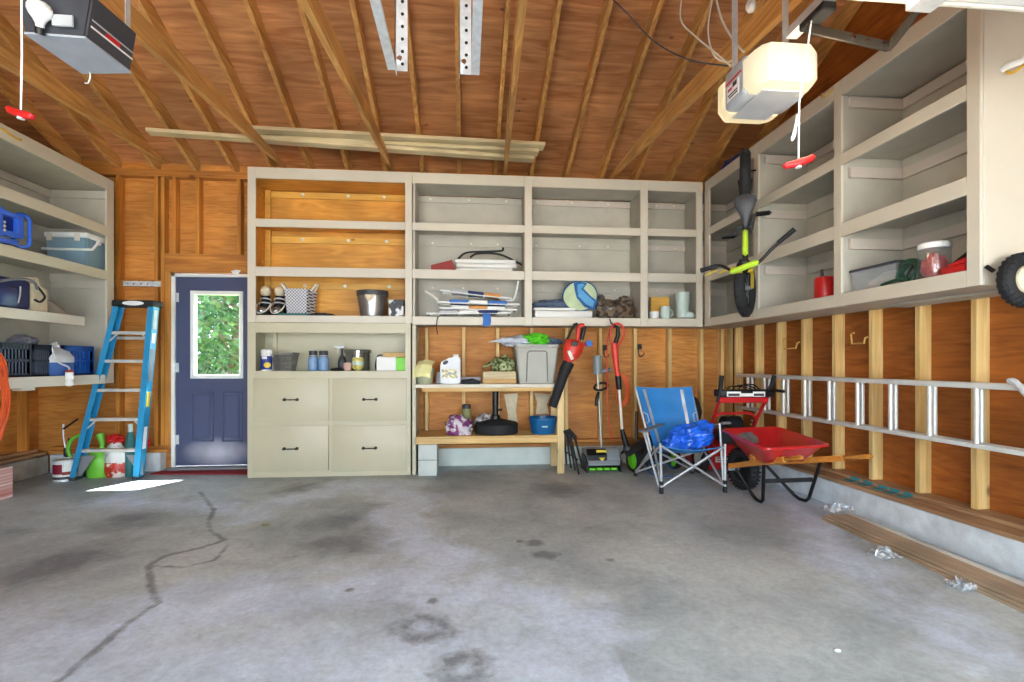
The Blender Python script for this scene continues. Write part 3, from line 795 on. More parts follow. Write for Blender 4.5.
b = MB(); b.box((lt.x - 0.012, LY - 0.065, 1.72), (rt.x + 0.010, 5.50, 1.785), 0.018, 3); cap = obj('top_cap', b, 'black_matte', T)
b = MB(); q = aty(133, 305, LY - .066); b.lathe([(1, 0), (1, 0.004)], n=28, M=frame((q.x, LY - 0.065, 1.753), (0.10, 0, 0), (0, 0, 0.022), (0, -1, 0))); obj('label_plate', b, 'white', cap)
for (z0, z1, m) in ((1.50, 1.69, 'light_grey'), (1.36, 1.46, 'white'), (0.72, 0.87, 'yellow'), (0.30, 0.52, 'white'), (0.98, 1.3, 'mid_grey')):
    xa, xc_ = lx((z0 + z1) / 2)[1], lx(z1)[1]
    x0_, x1_ = lx(z0)[1], lx(z1)[1]
    b = MB(); b.loft([[(x0_ + .001, LY - .03, z0), (x0_ + .003, LY - .03, z0), (x0_ + .003, LY + .02, z0), (x0_ + .001, LY + .02, z0)], [(x1_ + .001, LY - .03, z1), (x1_ + .003, LY - .03, z1), (x1_ + .003, LY + .02, z1), (x1_ + .001, LY + .02, z1)]])
    obj('sticker', b, m, rr)

# camp chair
plain('camp_blue', (42, 128, 198), 0.6, var=0.1, scale=5, bump=0.3)
plain('camp_dark', (30, 84, 150), 0.6, var=0.08, scale=5)
plain('tube_grey', (196, 198, 198), 0.35, 0.4)
fl_, fr_ = atz(661.5, 493.5, 0), atz(725, 492.5, 0)
rl_, rr_ = atz(635.5, 476, 0), atz(692, 473.5, 0)
T = thing('camp_chair', 'blue folding camp chair with light grey tube legs, left of the wheelbarrow', 'chair', ((fl_ + fr_ + rl_ + rr_) / 4)[:])
Yf, Yr = (fl_.y + fr_.y) / 2, (rl_.y + rr_.y) / 2
sfl, sfr = aty(660.5, 445.5, Yf), aty(725, 446, Yf)
Ysr = Yf + 0.40
srl, srr = aty(655, 449, Ysr), aty(702, 441, Ysr)
srl.z = srr.z = min(sfl.z, sfr.z) - 0.10
Yt = Ysr + 0.20
btl, btr = aty(636, 387, Yt), aty(691.5, 387, Yt)
afl, arl_ = aty(643.5, 431, Yf + 0.02), aty(662, 424, Yf + 0.36)
afr, arr_ = aty(726, 423, Yf + 0.02), aty(703, 429, Yf + 0.34)
def seat_fn(a, c):
    p = sfl.lerp(sfr, a).lerp(srl.lerp(srr, a), c); p.z -= 0.05 * sin(pi * a) * (0.3 + 0.7 * sin(pi * min(1, c + 0.2))); return p
b = MB(); b.sheet(seat_fn, 18, 14, 0.008); st = obj('seat', b, 'camp_blue', T)
def back_fn(a, c):
    p = srl.lerp(srr, a).lerp(btl.lerp(btr, a), c); p.y += 0.045 * sin(pi * a) + 0.007 * sin(c * 17 + 2 * a) * sin(pi * a); p.z -= 0.015 * sin(pi * a) * c; return p
b = MB(); b.sheet(back_fn, 20, 16, 0.008); bk = obj('backrest', b, 'camp_blue', T)
for a in (0.14, 0.82):
    b = MB(); b.sheet(lambda p, q: back_fn(a + (p - 0.5) * 0.055, 0.12 + 0.85 * q) + V(0, -0.007, 0), 3, 16, 0.003); obj('trim_strip', b, 'tube_grey', bk)
tubeo('edge_piping', [back_fn(a, 1.0) for a in [i / 20 for i in range(21)]], 0.006, 'light_grey', bk, 6)
for a in (-0.01, 1.01): tubeo('side_loop', [back_fn(a, 0.42) + V(0.0, -0.01, 0.0), back_fn(a + (0.07 if a < .5 else -0.07), 0.45) + V(0, -0.014, 0), back_fn(a + (0.07 if a < .5 else -0.07), 0.56) + V(0, -0.014, 0), back_fn(a, 0.60) + V(0, -0.01, 0)], 0.006, 'light_grey', bk, 6)
rtub = 0.0105
for n_, p, q in (('front_brace', fl_ + V(0, 0, .06), sfr), ('front_brace', fr_ + V(0, 0, .06), sfl),
                 ('side_brace', fl_ + V(0, 0, .05), srl.lerp(btl, 0.06)), ('side_brace', rl_ + V(0, 0, .05), sfl),
                 ('side_brace', fr_ + V(0, 0, .05), srr.lerp(btr, 0.06)), ('side_brace', rr_ + V(0, 0, .05), sfr),
                 ('rear_brace', rl_ + V(0, 0, .04), srr), ('rear_brace', rr_ + V(0, 0, .04), srl)):
    tubeo(n_, [p, q], rtub, 'tube_grey', T)
tubeo('leg', [fl_ + V(0, 0, .03), sfl, sfl + V(-0.01, 0, 0.02)], 0.012, 'tube_grey', T)
tubeo('leg', [fr_ + V(0, 0, .03), sfr, sfr + V(0.0, 0, 0.02)], 0.012, 'tube_grey', T)
tubeo('arm_post', [fl_ + V(-.02, 0.02, .07), afl], rtub, 'tube_grey', T)
tubeo('arm_post', [fr_ + V(-.005, 0.02, .07), afr - V(.06, 0, 0)], rtub, 'tube_grey', T)
tubeo('leg', [rl_ + V(0, 0, .03), srl + V(-.03, .02, 0), btl + V(0, .02, 0)], 0.012, 'tube_grey', T)
tubeo('leg', [rr_ + V(0, 0, .03), srr + V(.03, .02, 0), btr + V(0, .02, 0)], 0.012, 'tube_grey', T)
for p in (fl_, fr_, rl_, rr_):
    b = MB(); b.cyl(p, p + V(0, 0, 0.055), 0.02, 0.016, 12); obj('foot', b, 'black_matte', T)
for p in (fl_, fr_):
    b = MB(); b.cyl(p + V(0, 0, .075), p + V(0, 0, .11), 0.018, 0.018, 10); obj('joint', b, 'black_matte', T)
for p, q in ((afl, arl_), (afr, arr_)):
    b = MB(); d = q - p; b.beam(p - d * 0.08, q, 0.065, 0.016, (0, 0, 1), 0.006); b.lathe([(0.04, -0.008), (0.046, 0), (0.04, 0.008)], p - V(0, 0, 0), 16); obj('armrest', b, 'mid_grey', T)
# blue bag on the chair
plain('bag_blue', (36, 104, 222), 0.24, var=0.3, scale=9)
c = seat_fn(0.55, 0.45); 
b = MB(); b.blob((c.x, c.y + 0.02, c.z + 0.135), (0.26, 0.16, 0.125), 0.34, 1.8, 3, True, 60, 36, Matrix.Rotation(-0.35, 4, 'Y'), 0.26)
solo('tarp_bag', b, 'bag_blue', 'crumpled shiny blue plastic tarp lying on the seat of the camp chair', 'tarp', ang=30)

# wheelbarrow
wood('handle_wood', (196, 120, 40), (224, 152, 66), 'Y', 2, None, 0.45, 22)
T = thing('wheelbarrow', 'red wheelbarrow with tan wooden handles and black steel legs, parked by the right wall', 'wheelbarrow', (2.55, 3.9, 0))
RZ = 0.55
P1, P2, P3, P4 = [atz(u, v, RZ) for u, v in ((721.5, 430.5), (778, 428.6), (831, 444), (764, 447.5))]
def quad_ring(ps, rad, n=6):
    out = []
    for i in range(4):
        a, p, c = ps[i - 1], ps[i], ps[(i + 1) % 4]
        d0 = (a - p).normalized() * rad; d1 = (c - p).normalized() * rad
        for k in range(n + 1):
            t = k / n; out.append((p + d0) * (1 - t) ** 2 + p * 2 * t * (1 - t) + (p + d1) * t * t)
    return out
ctr = (P1 + P2 + P3 + P4) / 4
base = [P1.lerp(ctr, 0.55), P2.lerp(ctr, 0.55), P3.lerp(ctr, 0.38), P4.lerp(ctr, 0.38)]
for q, z in zip(base, (0.33, 0.33, 0.40, 0.40)): q.z = z
P1.z = P2.z = RZ + 0.02
rim = quad_ring([P1, P2, P3, P4], 0.10); bot = quad_ring(base, 0.07)
b = MB()
ins = lambda r, k, dz: [p.lerp(ctr + V(0, 0, p.z - ctr.z), k) + V(0, 0, dz) for p in r]
lip = [p + (p - ctr).normalized() * 0.018 + V(0, 0, -0.006) for p in rim]
b.loft([ins(bot, 0.985, -0.012), bot, [p.lerp(q, 0.5) for p, q in zip(bot, rim)], rim, lip, ins(lip, -0.005, -0.012), ins(rim, -0.004, -0.014)], cap=False)
b2 = [p.lerp(q, 0.5) for p, q in zip(bot, rim)]
obj('tray', b, 'red_paint', T)
b = MB(); fl2 = ins(bot, 0.0, -0.003); b.loft([fl2, ins(fl2, 0.97, 0.0)]); obj('tray_floor', b, 'red_paint', T)
plain('cement', (120, 116, 112), 0.9, var=0.3, scale=14)
b = MB()
f0, f1 = rim[2].lerp(rim[26], 0.12), bot[3]
n_ = (base[0] - P1).cross(P2 - P1).normalized()
if n_.y > 0: n_ = -n_
mid = P1.lerp(P2, 0.36).lerp(base[0].lerp(base[1], 0.36), 0.36)
ex = (P2 - P1).normalized(); ey = (P1.lerp(P2, .5) - base[0].lerp(base[1], .5)).normalized()
rng = random.Random(4)
b.loft([[mid + n_ * h_ + ex * (cos(a * pi / 9) * 0.11 * r_ * (1 + rng.uniform(-.12, .12))) + ey * (sin(a * pi / 9) * 0.075 * r_ * (1 + rng.uniform(-.15, .15))) for a in range(18)] for h_, r_ in ((0.002, 1.0), (0.006, 0.8))])
obj('cement_patch', b, 'cement', T)
hA0, hA1 = aty(730, 466, 4.27), aty(803, 457.3, 3.36)
hB0, hB1 = V(2.60, 4.36, hA0.z), aty(873, 456.3, 3.33)
for p, q in ((hA0, hA1), (hB0, hB1)):
    b = MB(); d = (q - p); 
    b.beam(p, p + d * 0.80, 0.04, 0.045, (0, 0, 1), 0.004); b.beam(p + d * 0.795, q, 0.032, 0.034, (0, 0, 1), 0.012)
    obj('handle', b, 'handle_wood', T)
wc = V(2.545, 4.43, 0.19)
ax = V(0.98, 0.17, 0).normalized(); fw = V(-0.17, 0.98, 0).normalized()
M = frame(wc, fw, (0, 0, 1), ax)
b = MB(); b.tube([wc + fw * (cos(a * pi / 16) * 0.145) + V(0, 0, sin(a * pi / 16) * 0.145) for a in range(32)], 0.045, 12, True)
for a in range(30):
    t = a * 2 * pi / 30; d = fw * cos(t) + V(0, 0, sin(t)); b.beam(wc + d * 0.186 - ax * 0.035, wc + d * 0.186 + ax * 0.035, 0.012, 0.012, d)
w = obj('wheel', b, 'black_matte', T)
b = MB(); b.lathe([(0.03, -0.05), (0.03, -0.02), (0.105, -0.025), (0.105, 0.025), (0.03, 0.02), (0.03, 0.05)], n=20, M=M); obj('hub', b, 'black', w)
tubeo('axle', [wc - ax * 0.15, wc + ax * 0.15], 0.012, 'galvanised', T)
ftA, ftB = atz(759, 502.5, 0), atz(802.5, 501.5, 0)
for p, q, ft, k0, k1 in ((hA0, hA1, ftA, 0.10, 0.52), (hB0, hB1, ftB, 0.14, 0.62)):
    a, c = p.lerp(q, k0) - V(0, 0, .025), p.lerp(q, k1) - V(0, 0, .025)
    d = (c - a); d.z = 0; d.normalize()
    f0, f1 = ft - d * 0.05 + V(0, 0, .014), ft + d * 0.05 + V(0, 0, .014)
    b = MB(); b.tube([a, a.lerp(f0, 0.9), f0 + d * 0.02, f1 - d * 0.02, c.lerp(f1, 0.92), c], 0.0135, 10); obj('leg', b, 'black', T)
ml = lambda p, q, ft, k: (p.lerp(q, k) - V(0, 0, .025)).lerp(ft, 0.42)
bar('leg_brace', ml(hA0, hA1, ftA, .52), ml(hB0, hB1, ftB, .62), 0.006, 0.035, 'black', T)
for p, q in ((hA0, hA1), (hB0, hB1)):
    for k in (0.38,):
        c = p.lerp(q, k); b = MB(); b.obox(Matrix.Translation(c + V(0, 0, 0.04)), (0.04, 0.07, 0.06), 0.004); obj('riser', b, 'handle_wood', T)

# extension ladder on the right wall
T = thing('extension_ladder', 'long aluminium extension ladder hung sideways across the studs of the right wall', 'ladder', (3.0, 3.4, 0.66))
ze0, ze1 = 0.66, 1.045
for xr, ya, yb_ in ((2.985, 1.7, 5.32), (3.05, 1.8, 5.26)):
    for z in (ze0, ze1 - 0.035):
        b = MB(); b.box((xr - 0.014, ya, z), (xr + 0.014, yb_, z + (0.03 if z < .8 else 0.035)), 0.006, 2); obj('side_rail', b, plain('rail_grey', (212, 212, 206), .45, .1), T)
YR0 = [atx(u, 400, 2.985).y for u in (787.1 - 3.5, 982.5 - 6)]
stp = (YR0[0] - YR0[1]) / 6
for k in range(-2, 10):
    for xr, off in ((2.985, 0.0), (3.05, 0.03)):
        y = YR0[0] - stp * k + off
        if 1.9 < y < 5.2:
            b = MB(); b.cyl((xr, y, ze0 + 0.02), (xr, y, ze1 - 0.03), 0.0155, n=12); obj('rung', b, 'aluminium', T)
hk = atx(1019, 387, 2.95)
b = MB(); b.tube(curve([hk + V(0, .05, .03), hk + V(0, 0.02, .028), hk + V(0, -.03, -.03), hk + V(0, -.05, -.05)], 4), 0.016, 8); obj('rung_lock', b, 'galvanised', T)

# stack of planks along the right wall
wood('plank_tan', (166, 140, 112), (196, 172, 144), 'Y', 2.0, None, 0.55, 20)
wood('plank_white', (216, 208, 196), (232, 226, 216), 'Y', 2.0, None, 0.5, 20)
pl = [(2.625, 2.72, 0.0, 0.016, 3.50, 'plank_tan', 'tan floor plank at the bottom left of the wrapped stack by the right wall'),
      (2.722, 2.83, 0.0, 0.016, 3.46, 'plank_tan', 'tan floor plank at the bottom right of the wrapped stack, nearest the curb'),
      (2.632, 2.735, 0.017, 0.033, 3.48, 'plank_tan', 'tan floor plank in the middle layer of the wrapped stack, left side'),
      (2.645, 2.80, 0.034, 0.052, 3.47, 'plank_tan', 'wide tan floor plank lying on top of the wrapped stack along the curb'),
      (2.802, 2.83, 0.017, 0.062, 3.50, 'plank_white', 'narrow whitish trim strip standing on edge beside the stacked tan planks'),
      (2.737, 2.80, 0.017, 0.033, 3.44, 'plank_tan', 'narrow tan floor plank in the middle layer of the wrapped stack, right side')]
rot = Matrix.Translation((2.7, 3.5, 0)) @ Matrix.Rotation(-0.035, 4, 'Z') @ Matrix.Translation((-2.7, -3.5, 0))
for x0_, x1_, z0, z1, ye, m, lab in pl:
    b = MB(); b.box((x0_, 1.2, z0), (x1_, ye, z1), 0.002, 1, rot); solo('plank', b, m, lab, 'plank', 'planks stacked by the right curb')
m = thin_glass('film', (244, 246, 248), 0.12, 0.2, 0.35)
for (u, v, sx, sy, sd, lab) in ((838, 512, 0.10, 0.05, 2, 'torn clear plastic film on the far end of the plank stack'), (884, 556, 0.07, 0.06, 5, 'crumpled clear plastic film on the floor beside the middle of the plank stack'), (961, 588, 0.05, 0.05, 8, 'small scrap of clear plastic film on the floor beside the planks, nearest the camera')):
    q = atz(u, v, 0.055 if u == 838 else 0.0); q.z = 0
    b = MB(); z0 = 0.064 if u == 838 else 0.0
    b.sheet(lambda a, c: q + V((a - .5) * 2 * sx + noise.noise(V(a * 5, c * 5, sd)) * 0.03, (c - .5) * 2 * sy + noise.noise(V(c * 5, a * 5, sd + 4)) * 0.03, z0 + 0.004 + abs(noise.noise(V(a * 6, c * 6, sd + 9))) * 0.06), 20, 16)
    solo('plastic_film', b, 'film', lab, 'plastic film')

# red mat at the door
plain('mat_red', (150, 38, 46), 0.95, var=0.2, scale=20, bump=0.5)
mp = [atz(u, v, 0.0) for u, v in ((177, 466.2), (247.5, 466.2), (243, 474.7), (150, 474.7))]
mp[1].x = -2.24; mp[2].x = -2.24
mp[0].y = mp[1].y = YB - 0.05
b = MB(); b.loft([[p + V(0, 0, 0.001) for p in mp], [p + V(0, 0, 0.012) for p in mp]]); solo('door_mat', b, 'mat_red', 'flat dark red mat on the floor in front of the navy door', 'mat')

# ------------------------------------------------------------ under the roof
# garage door pulled up overhead, its far edge just in frame
plain('door_white', (236, 236, 234), 0.4, var=0.02)
T = thing('garage_door', 'white sectional garage door pulled up flat overhead, its edge at the upper right', 'garage door', (1.6, 0.1, 2.45))
b = MB()
for k in range(4): b.box((0.32, 1.655 - 0.6 * (k + 1) + 0.004, 2.452), (2.5, 1.655 - 0.6 * k, 2.50), 0.006)
obj('door_panel', b, 'door_white', T)
b = MB(); b.box((0.32, 1.656, 2.446), (2.5, 1.675, 2.503), 0.006, 2); obj('bottom_seal', b, 'off_white', T)
b = MB(); q = aty(921, 3, 1.66); b.box((q.x - .05, 1.60, 2.42), (q.x + .05, 1.675, 2.451), 0.004); obj('arm_bracket', b, 'galvanised', T)
# tracks and their hangers between the two doors
def track(x_end, x_off, y_end, z, lab):
    t = thing('door_track', lab, 'garage door track', (x_end, y_end, z))
    b = MB(); b.loft([[(x_end + a, y_end, z + c) for a, c in ((0, 0), (.036, 0), (.036, .02), (.032, .02), (.032, .004), (.004, .004), (.004, .03), (0, .03))],
                      [(x_end + x_off + a, -1.4, z + c) for a, c in ((0, 0), (.036, 0), (.036, .02), (.032, .02), (.032, .004), (.004, .004), (.004, .03), (0, .03))]]); obj('rail', b, 'galvanised', t)
    return t
def hanger(parent, u, y, z0, w=0.055):
    x = aty(u, 30, y).x
    top = roof_z(y) - DK
    b = MB(); b.box((x, y, z0), (x + w, y + 0.004, top)); b.box((x, y, z0), (x + 0.004, y + 0.04, top)); h_ = obj('hanger', b, 'galvanised', parent)
    z = z0 + 0.03
    k = 0
    while z < z0 + 0.62:
        b = MB(); b.cyl((x + w * .6, y - 0.0025, z), (x + w * .6, y + 0.001, z), 0.0075, n=8); obj('hole', b, 'black', h_); z += 0.056
    b = MB(); b.cyl((x + w * .4, y - 0.014, z0 + 0.05), (x + w * .4, y, z0 + 0.05), 0.012, n=6); obj('bolt', b, 'chrome', h_)
    b = MB(); b.cyl((x + w * .3, y - 0.02, z0 + 0.56), (x + w * .3, y, z0 + 0.56), 0.014, n=6); obj('bolt', b, 'chrome', h_)
t1 = track(-0.338, 0.0, 2.263, 2.45, 'galvanised garage door track ending overhead, left one of the pair'); hanger(t1, 395, 2.30, 2.47)
t2 = track(0.028, 0.0, 2.268, 2.45, 'galvanised garage door track ending overhead, right one of the pair'); hanger(t2, 459, 2.30, 2.47)

# left opener (grey box with a bulb)
plain('opener_dark', (64, 66, 72), 0.45)
plain('opener_grey', (170, 176, 184), 0.4)
T = thing('garage_opener', 'dark grey garage door opener with a bare white bulb, hanging at the upper left', 'garage door opener', (-1.73, 2.45, 2.55))
zb = 2.55
nl, nr, frr, frl = [atz(u, v, zb) for u, v in ((24, 33), (85, 37.5), (131, 72.5), (82, 73))]
ht = 0.19
up = V(0, 0, ht); sh = V(0.03, 0, 0)
b = MB(); b.loft([[nl, nr, nr + sh + up, nl - sh + up], [frl, frr, frr + sh + up, frl - sh + up]]); bmesh.ops.bevel(b.bm, geom=list(b.bm.edges), offset=0.008, segments=2, affect='EDGES'); obj('housing', b, 'opener_dark', T)
b = MB(); b.loft([[p + V(0, 0, -0.004) for p in (nl, nr, frr, frl)], [p + V(0, 0, 0.006) for p in (nl, nr, frr, frl)]]); obj('bottom_cover', b, 'opener_grey', T)
d = (frr - nr).normalized()
for k0, k1, h0, h1, m in ((0.06, 0.97, 0.055, 0.062, 'white'), (0.06, 0.97, 0.085, 0.090, 'light_grey'), (0.36, 0.66, 0.064, 0.082, 'red')):
    w0 = [nr.lerp(frr, k) + (sh + up) * (h / ht) + V(0.002, 0, 0) for k, h in ((k0, h0), (k1, h0), (k1, h1), (k0, h1))]
    b = MB(); b.loft([w0, [p + V(0.002, 0, 0) for p in w0]]); obj('stripe', b, m, T)
yn = nl.y - 0.001
plate = aty(66, 24, yn); b = MB(); b.box((plate.x - 0.04, yn - 0.022, plate.z - 0.02), (plate.x + 0.04, yn - 0.012, plate.z + 0.025)); obj('rating_label', b, 'light_grey', T)
bp = aty(45, 20, yn - 0.06)
b = MB(); M = frame(aty(40, 31, yn - 0.03), (1, 0, 0), (0, -0.6, 0.8), (0.12, -0.2, 0.3)); dz = V(0.25, -0.35, 0.9).normalized(); xx = dz.orthogonal().normalized()
M = frame(aty(40, 32, yn - 0.012), xx, dz.cross(xx), dz)
b.lathe([(0.017, -0.01), (0.017, 0.018)], n=16, M=M); sk = obj('bulb_socket', b, 'black', T)
b = MB(); b.lathe([(0.014, 0.016), (0.016, 0.03), (0.024, 0.045), (0.036, 0.06), (0.043, 0.078), (0.042, 0.094), (0.033, 0.108), (0.018, 0.116), (0.001, 0.118)], n=24, M=M); obj('light_bulb', b, 'white', T)
tubeo('release_hook', curve([aty(90, 71, frl.y - .02), aty(90, 78, frl.y - .02), aty(88, 83, frl.y - .02), aty(85, 83, frl.y - .02)], 4), 0.003, 'white', T, 6)
for k in (0.15, 0.85):
    p = nr.lerp(frr, k) + sh + up; t = roof_z(p.y) - DK
    b = MB(); b.box((p.x - 0.03, p.y, p.z - 0.06), (p.x - 0.026, p.y + 0.035, t)); obj('hanger', b, 'galvanised', T)
bar('rail', (nl.lerp(nr, .5).x, nl.y, zb + ht - 0.02), (nl.lerp(nr, .5).x, -1.5, zb + ht - 0.02), 0.05, 0.04, 'galvanised', T)

# right opener, lit
m_, nt_, p_ = newmat('lens_glow')
src_ = N(nt_, 'ShaderNodeNewGeometry').outputs['Position']; dd_ = N(nt_, 'ShaderNodeVectorMath', operation='DISTANCE'); nt_.links.new(src_, dd_.inputs[0]); dd_.inputs[1].default_value = (1.375, 2.08, 2.45)
rg_ = ramp(nt_, [(0.04, srgb(255, 250, 236)), (0.17, srgb(255, 236, 190)), (0.30, srgb(254, 230, 176))]); nt_.links.new(dd_.outputs['Value'], rg_.inputs['Fac']); nt_.links.new(rg_.outputs['Color'], p_.inputs['Emission Color'])
p_.inputs['Emission Strength'].default_value = 0.27; p_.inputs['Base Color'].default_value = srgb(150, 140, 120)
plain('opener_silver', (176, 178, 180), 0.4)
T = thing('garage_opener', 'grey garage door opener with glowing white lamp lenses, hanging at the upper right', 'garage door opener', (1.34, 2.2, 2.31))
ox0, ox1, oz0, oz1 = 1.225, 1.525, 2.35, 2.52
def lens(ya, yb_, s0, s1):
    """wrap-round lens: rounded at the end ya"""
    b = MB()
    rings = []
    for k, t in ((0.0, 0.72), (0.25, 0.92), (0.6, 1.0), (1.0, 1.0)):
        y = ya + (yb_ - ya) * k; w = (ox1 - ox0) / 2 * t; zc_ = (oz0 + oz1) / 2; h_ = (oz1 - oz0) / 2 * (0.82 + 0.18 * t) * s0
        cx_ = (ox0 + ox1) / 2
        rings.append([V(cx_ + w * sx * (1 if abs(sy) < .9 else 0.9), y, zc_ + h_ * sy) for sx, sy in ((-1, -.6), (-.9, -1), (.9, -1), (1, -.6), (1, .7), (.9, 1), (-.9, 1), (-1, .7))])
    b.loft(rings); return b
obj('lamp_lens', lens(2.02, 2.13, 1, 1), 'lens_glow', T)
obj('lamp_lens', lens(2.40, 2.305, 1, 1), 'lens_glow', T)
b = MB(); b.box((ox0 + 0.004, 2.131, oz0 + 0.002), (ox1 - 0.004, 2.304, oz1 + 0.012), 0.02, 3); hs = obj('housing', b, 'opener_silver', T)
b = MB(); b.box((ox0 + 0.06, 2.08, oz0 - 0.006), (ox1 - 0.06, 2.34, oz0 + 0.001), 0.003); obj('bottom_cover', b, 'opener_silver', T)
b = MB(); b.box((ox0 + 0.0015, 2.17, oz0 + 0.03), (ox0 + 0.0035, 2.27, oz0 + 0.10)); obj('rating_label', b, 'white', hs)
b = MB(); b.box((ox0 + 0.0005, 2.185, oz0 + 0.078), (ox0 + 0.0014, 2.22, oz0 + 0.098)); b.box((ox0 + 0.0005, 2.18, oz0 + 0.052), (ox0 + 0.0014, 2.26, oz0 + 0.058)); b.box((ox0 + 0.0005, 2.18, oz0 + 0.04), (ox0 + 0.0014, 2.25, oz0 + 0.046)); obj('label_print', b, 'black', hs)
b = MB(); b.box((ox0 + 0.0005, 2.225, oz0 + 0.074), (ox0 + 0.0014, 2.262, oz0 + 0.086)); b.box((ox0 + 0.0012, 2.15, oz0 + 0.112), (ox0 + 0.0034, 2.285, oz0 + 0.122)); obj('label_print', b, 'red', hs)
rx = 1.375
bar('rail', (rx, 2.02, oz1 + 0.03), (rx, -1.5, oz1 + 0.03), 0.05, 0.035, 'galvanised', T)
b = MB(); b.obox(Matrix.Translation((rx, 1.86, oz1 - 0.005)), (0.06, 0.14, 0.035), 0.006); tr = obj('trolley', b, 'black_matte', T)
for u, y in ((735, 2.29), (785.5, 2.10)):
    x = aty(u, 30, y).x
    b = MB(); b.box((x - 0.014, y, oz1 - 0.01), (x + 0.014, y + 0.003, roof_z(y) - DK)); obj('hanger', b, 'galvanised', T)
# curved arm from the trolley to the door
e0, e1, e2 = aty(806, 28, 1.88), aty(889, 47, 1.83), aty(924, 2, 1.68)
T2 = T
b = MB(); b.beam(e0, e1, 0.01, 0.04, (0, 0, 1), 0.003); b.tube([e1 - (e1 - e0) * 0.06, e1, e1.lerp(e2, 0.12), e2], 0.017, 8); obj('door_arm', b, plain('arm_metal', (74, 66, 56), .35, .6), T)
for k in (0.55, 0.72, 0.9):
    q = e0.lerp(e1, k); b = MB(); b.cyl(q - V(0, .014, 0), q + V(0, 0.006, 0), 0.008, n=6); obj('bolt', b, 'chrome', T)
ld = bpy.data.lights.new('lens_lamp', 'POINT'); ld.energy = 2.6; ld.color = (1.0, 0.78, 0.5); ld.shadow_soft_size = 0.12
lo_ = bpy.data.objects.new('lens_lamp', ld); COL.objects.link(lo_); lo_.location = (1.375, 1.84, 2.26)
lo2 = bpy.data.objects.new('lens_lamp', ld); COL.objects.link(lo2); lo2.location = (1.375, 2.72, 2.40)

# red pull handles on cords
def pull(u, v0, v1, y, lab, top, tx=None):
    q0, q1 = aty(u, v0, y), aty(u, v1, y)
    t = thing('release_handle', lab, 'handle', (q1.x, y, q1.z))
    tubeo('cord', [q1, q0.lerp(q1, 0.5) + V(0.003, 0, 0), V(q0.x if tx is None else tx, y, top)], 0.0035, 'white', t, 6)
    b = MB(); M = frame(q1 - V(0, 0, .012), V(0.93, -0.2, -0.3 if u < 100 else 0.25).normalized(), (0, 0, 1), (0, -1, 0))
    b.tube([M @ V(-.055, .008, 0), M @ V(-.05, 0, 0), M @ V(0, -0.004, 0), M @ V(.05, 0, 0), M @ V(.055, .008, 0)], [0.010, 0.013, 0.016, 0.013, 0.010], 10); obj('grip', b, 'red', t)
    b = MB(); b.cyl(q1 - V(0, 0, .034), q1 - V(0, 0, .02), 0.012, 0.010, 10); obj('knot', b, 'white', t)
    return t
pull(21, 0, 110, 2.05, 'red pull handle on a white cord, hanging at the upper left', 2.75)
t = pull(798.5, 45, 159, 1.86, 'red pull handle on a white cord, hanging below the lit opener', 2.512, rx - .022)
q = aty(797, 115, 1.858); tubeo('loose_loop', curve([q, q + V(-.012, -.004, -.05), q + V(-.025, -.004, -.10), q + V(-.012, -.004, -.085), q + V(0.0, -.003, -.01)], 5), 0.003, 'white', t, 6)

# bulb and wires near the lit opener
T = thing('hanging_bulb', 'small white bulb hanging from the joists above the lit opener', 'light bulb', tuple(aty(751, 8, 2.7)))
q = aty(751, 6, 2.7)
b = MB(); b.lathe([(0.001, -0.035), (0.018, -0.03), (0.029, -0.01), (0.028, 0.008), (0.018, 0.03), (0.013, 0.045)], q, 18); obj('glass_bulb', b, 'white', T)
b = MB(); b.cyl(q + V(0, 0, .045), q + V(0, 0, .10), 0.02, n=14); obj('socket', b, 'off_white', T)
tubeo('cord', [q + V(0, 0, .1), V(q.x, q.y, roof_z(2.7) - DK + .01)], 0.004, 'black', T, 6)
def wire(pts, y, m, lab, r=0.004):
    b = MB(); b.tube(curve([aty(u, v, yy) for (u, v), yy in zip(pts, y)], 6), r, 6); solo('wire', b, m, lab, 'wire')
wire([(605, -8), (628, 14), (655, 42), (690, 60), (728, 66)], [2.75, 2.7, 2.6, 2.45, 2.3], 'dark_grey', 'dark grey cable sagging from the rafters to the lit opener')
wire([(682, -6), (681, 20), (695, 36), (712, 50), (731, 66)], [2.7, 2.65, 2.5, 2.4, 2.3], 'off_white', 'white wire looping down to the lit opener, leftmost of three')
wire([(713, -6), (708, 30), (714, 55), (726, 62), (733, 60)], [2.5, 2.45, 2.4, 2.35, 2.3], 'off_white', 'thin white wire hanging in a loop beside the lit opener, middle of three')
wire([(715, -6), (722, 20), (735, 42), (744, 52)], [2.45, 2.4, 2.35, 2.3], 'off_white', 'white wire running down to the lit opener, rightmost of three', 0.005)

# spare boards laid across the joists
def joist_top(x, y): return 3.24 - 0.09 * (5.6 - y) * 1.0 + 0.13
for u0, v0, u1, v1, z, w_, lab in ((148, 131.5, 533, 159.5, 3.285, .10, 'long thin pale spare board reaching furthest left across the joists'),
                             (247, 130, 544, 146.5, 3.36, .14, 'pale spare board on top of the stack lying across the joists'),
                             (262, 139, 538, 152.5, 3.322, .12, 'pale spare board in the middle of the stack lying across the joists')):
    a, c = atz(u0, v0, z), atz(u1, v1, z)
    b = MB(); b.beam(a, c, w_, 0.034, (0, 0, 1), .003)
    solo('spare_board', b, 'pale_pine', lab, 'board', 'spare boards on the joists')
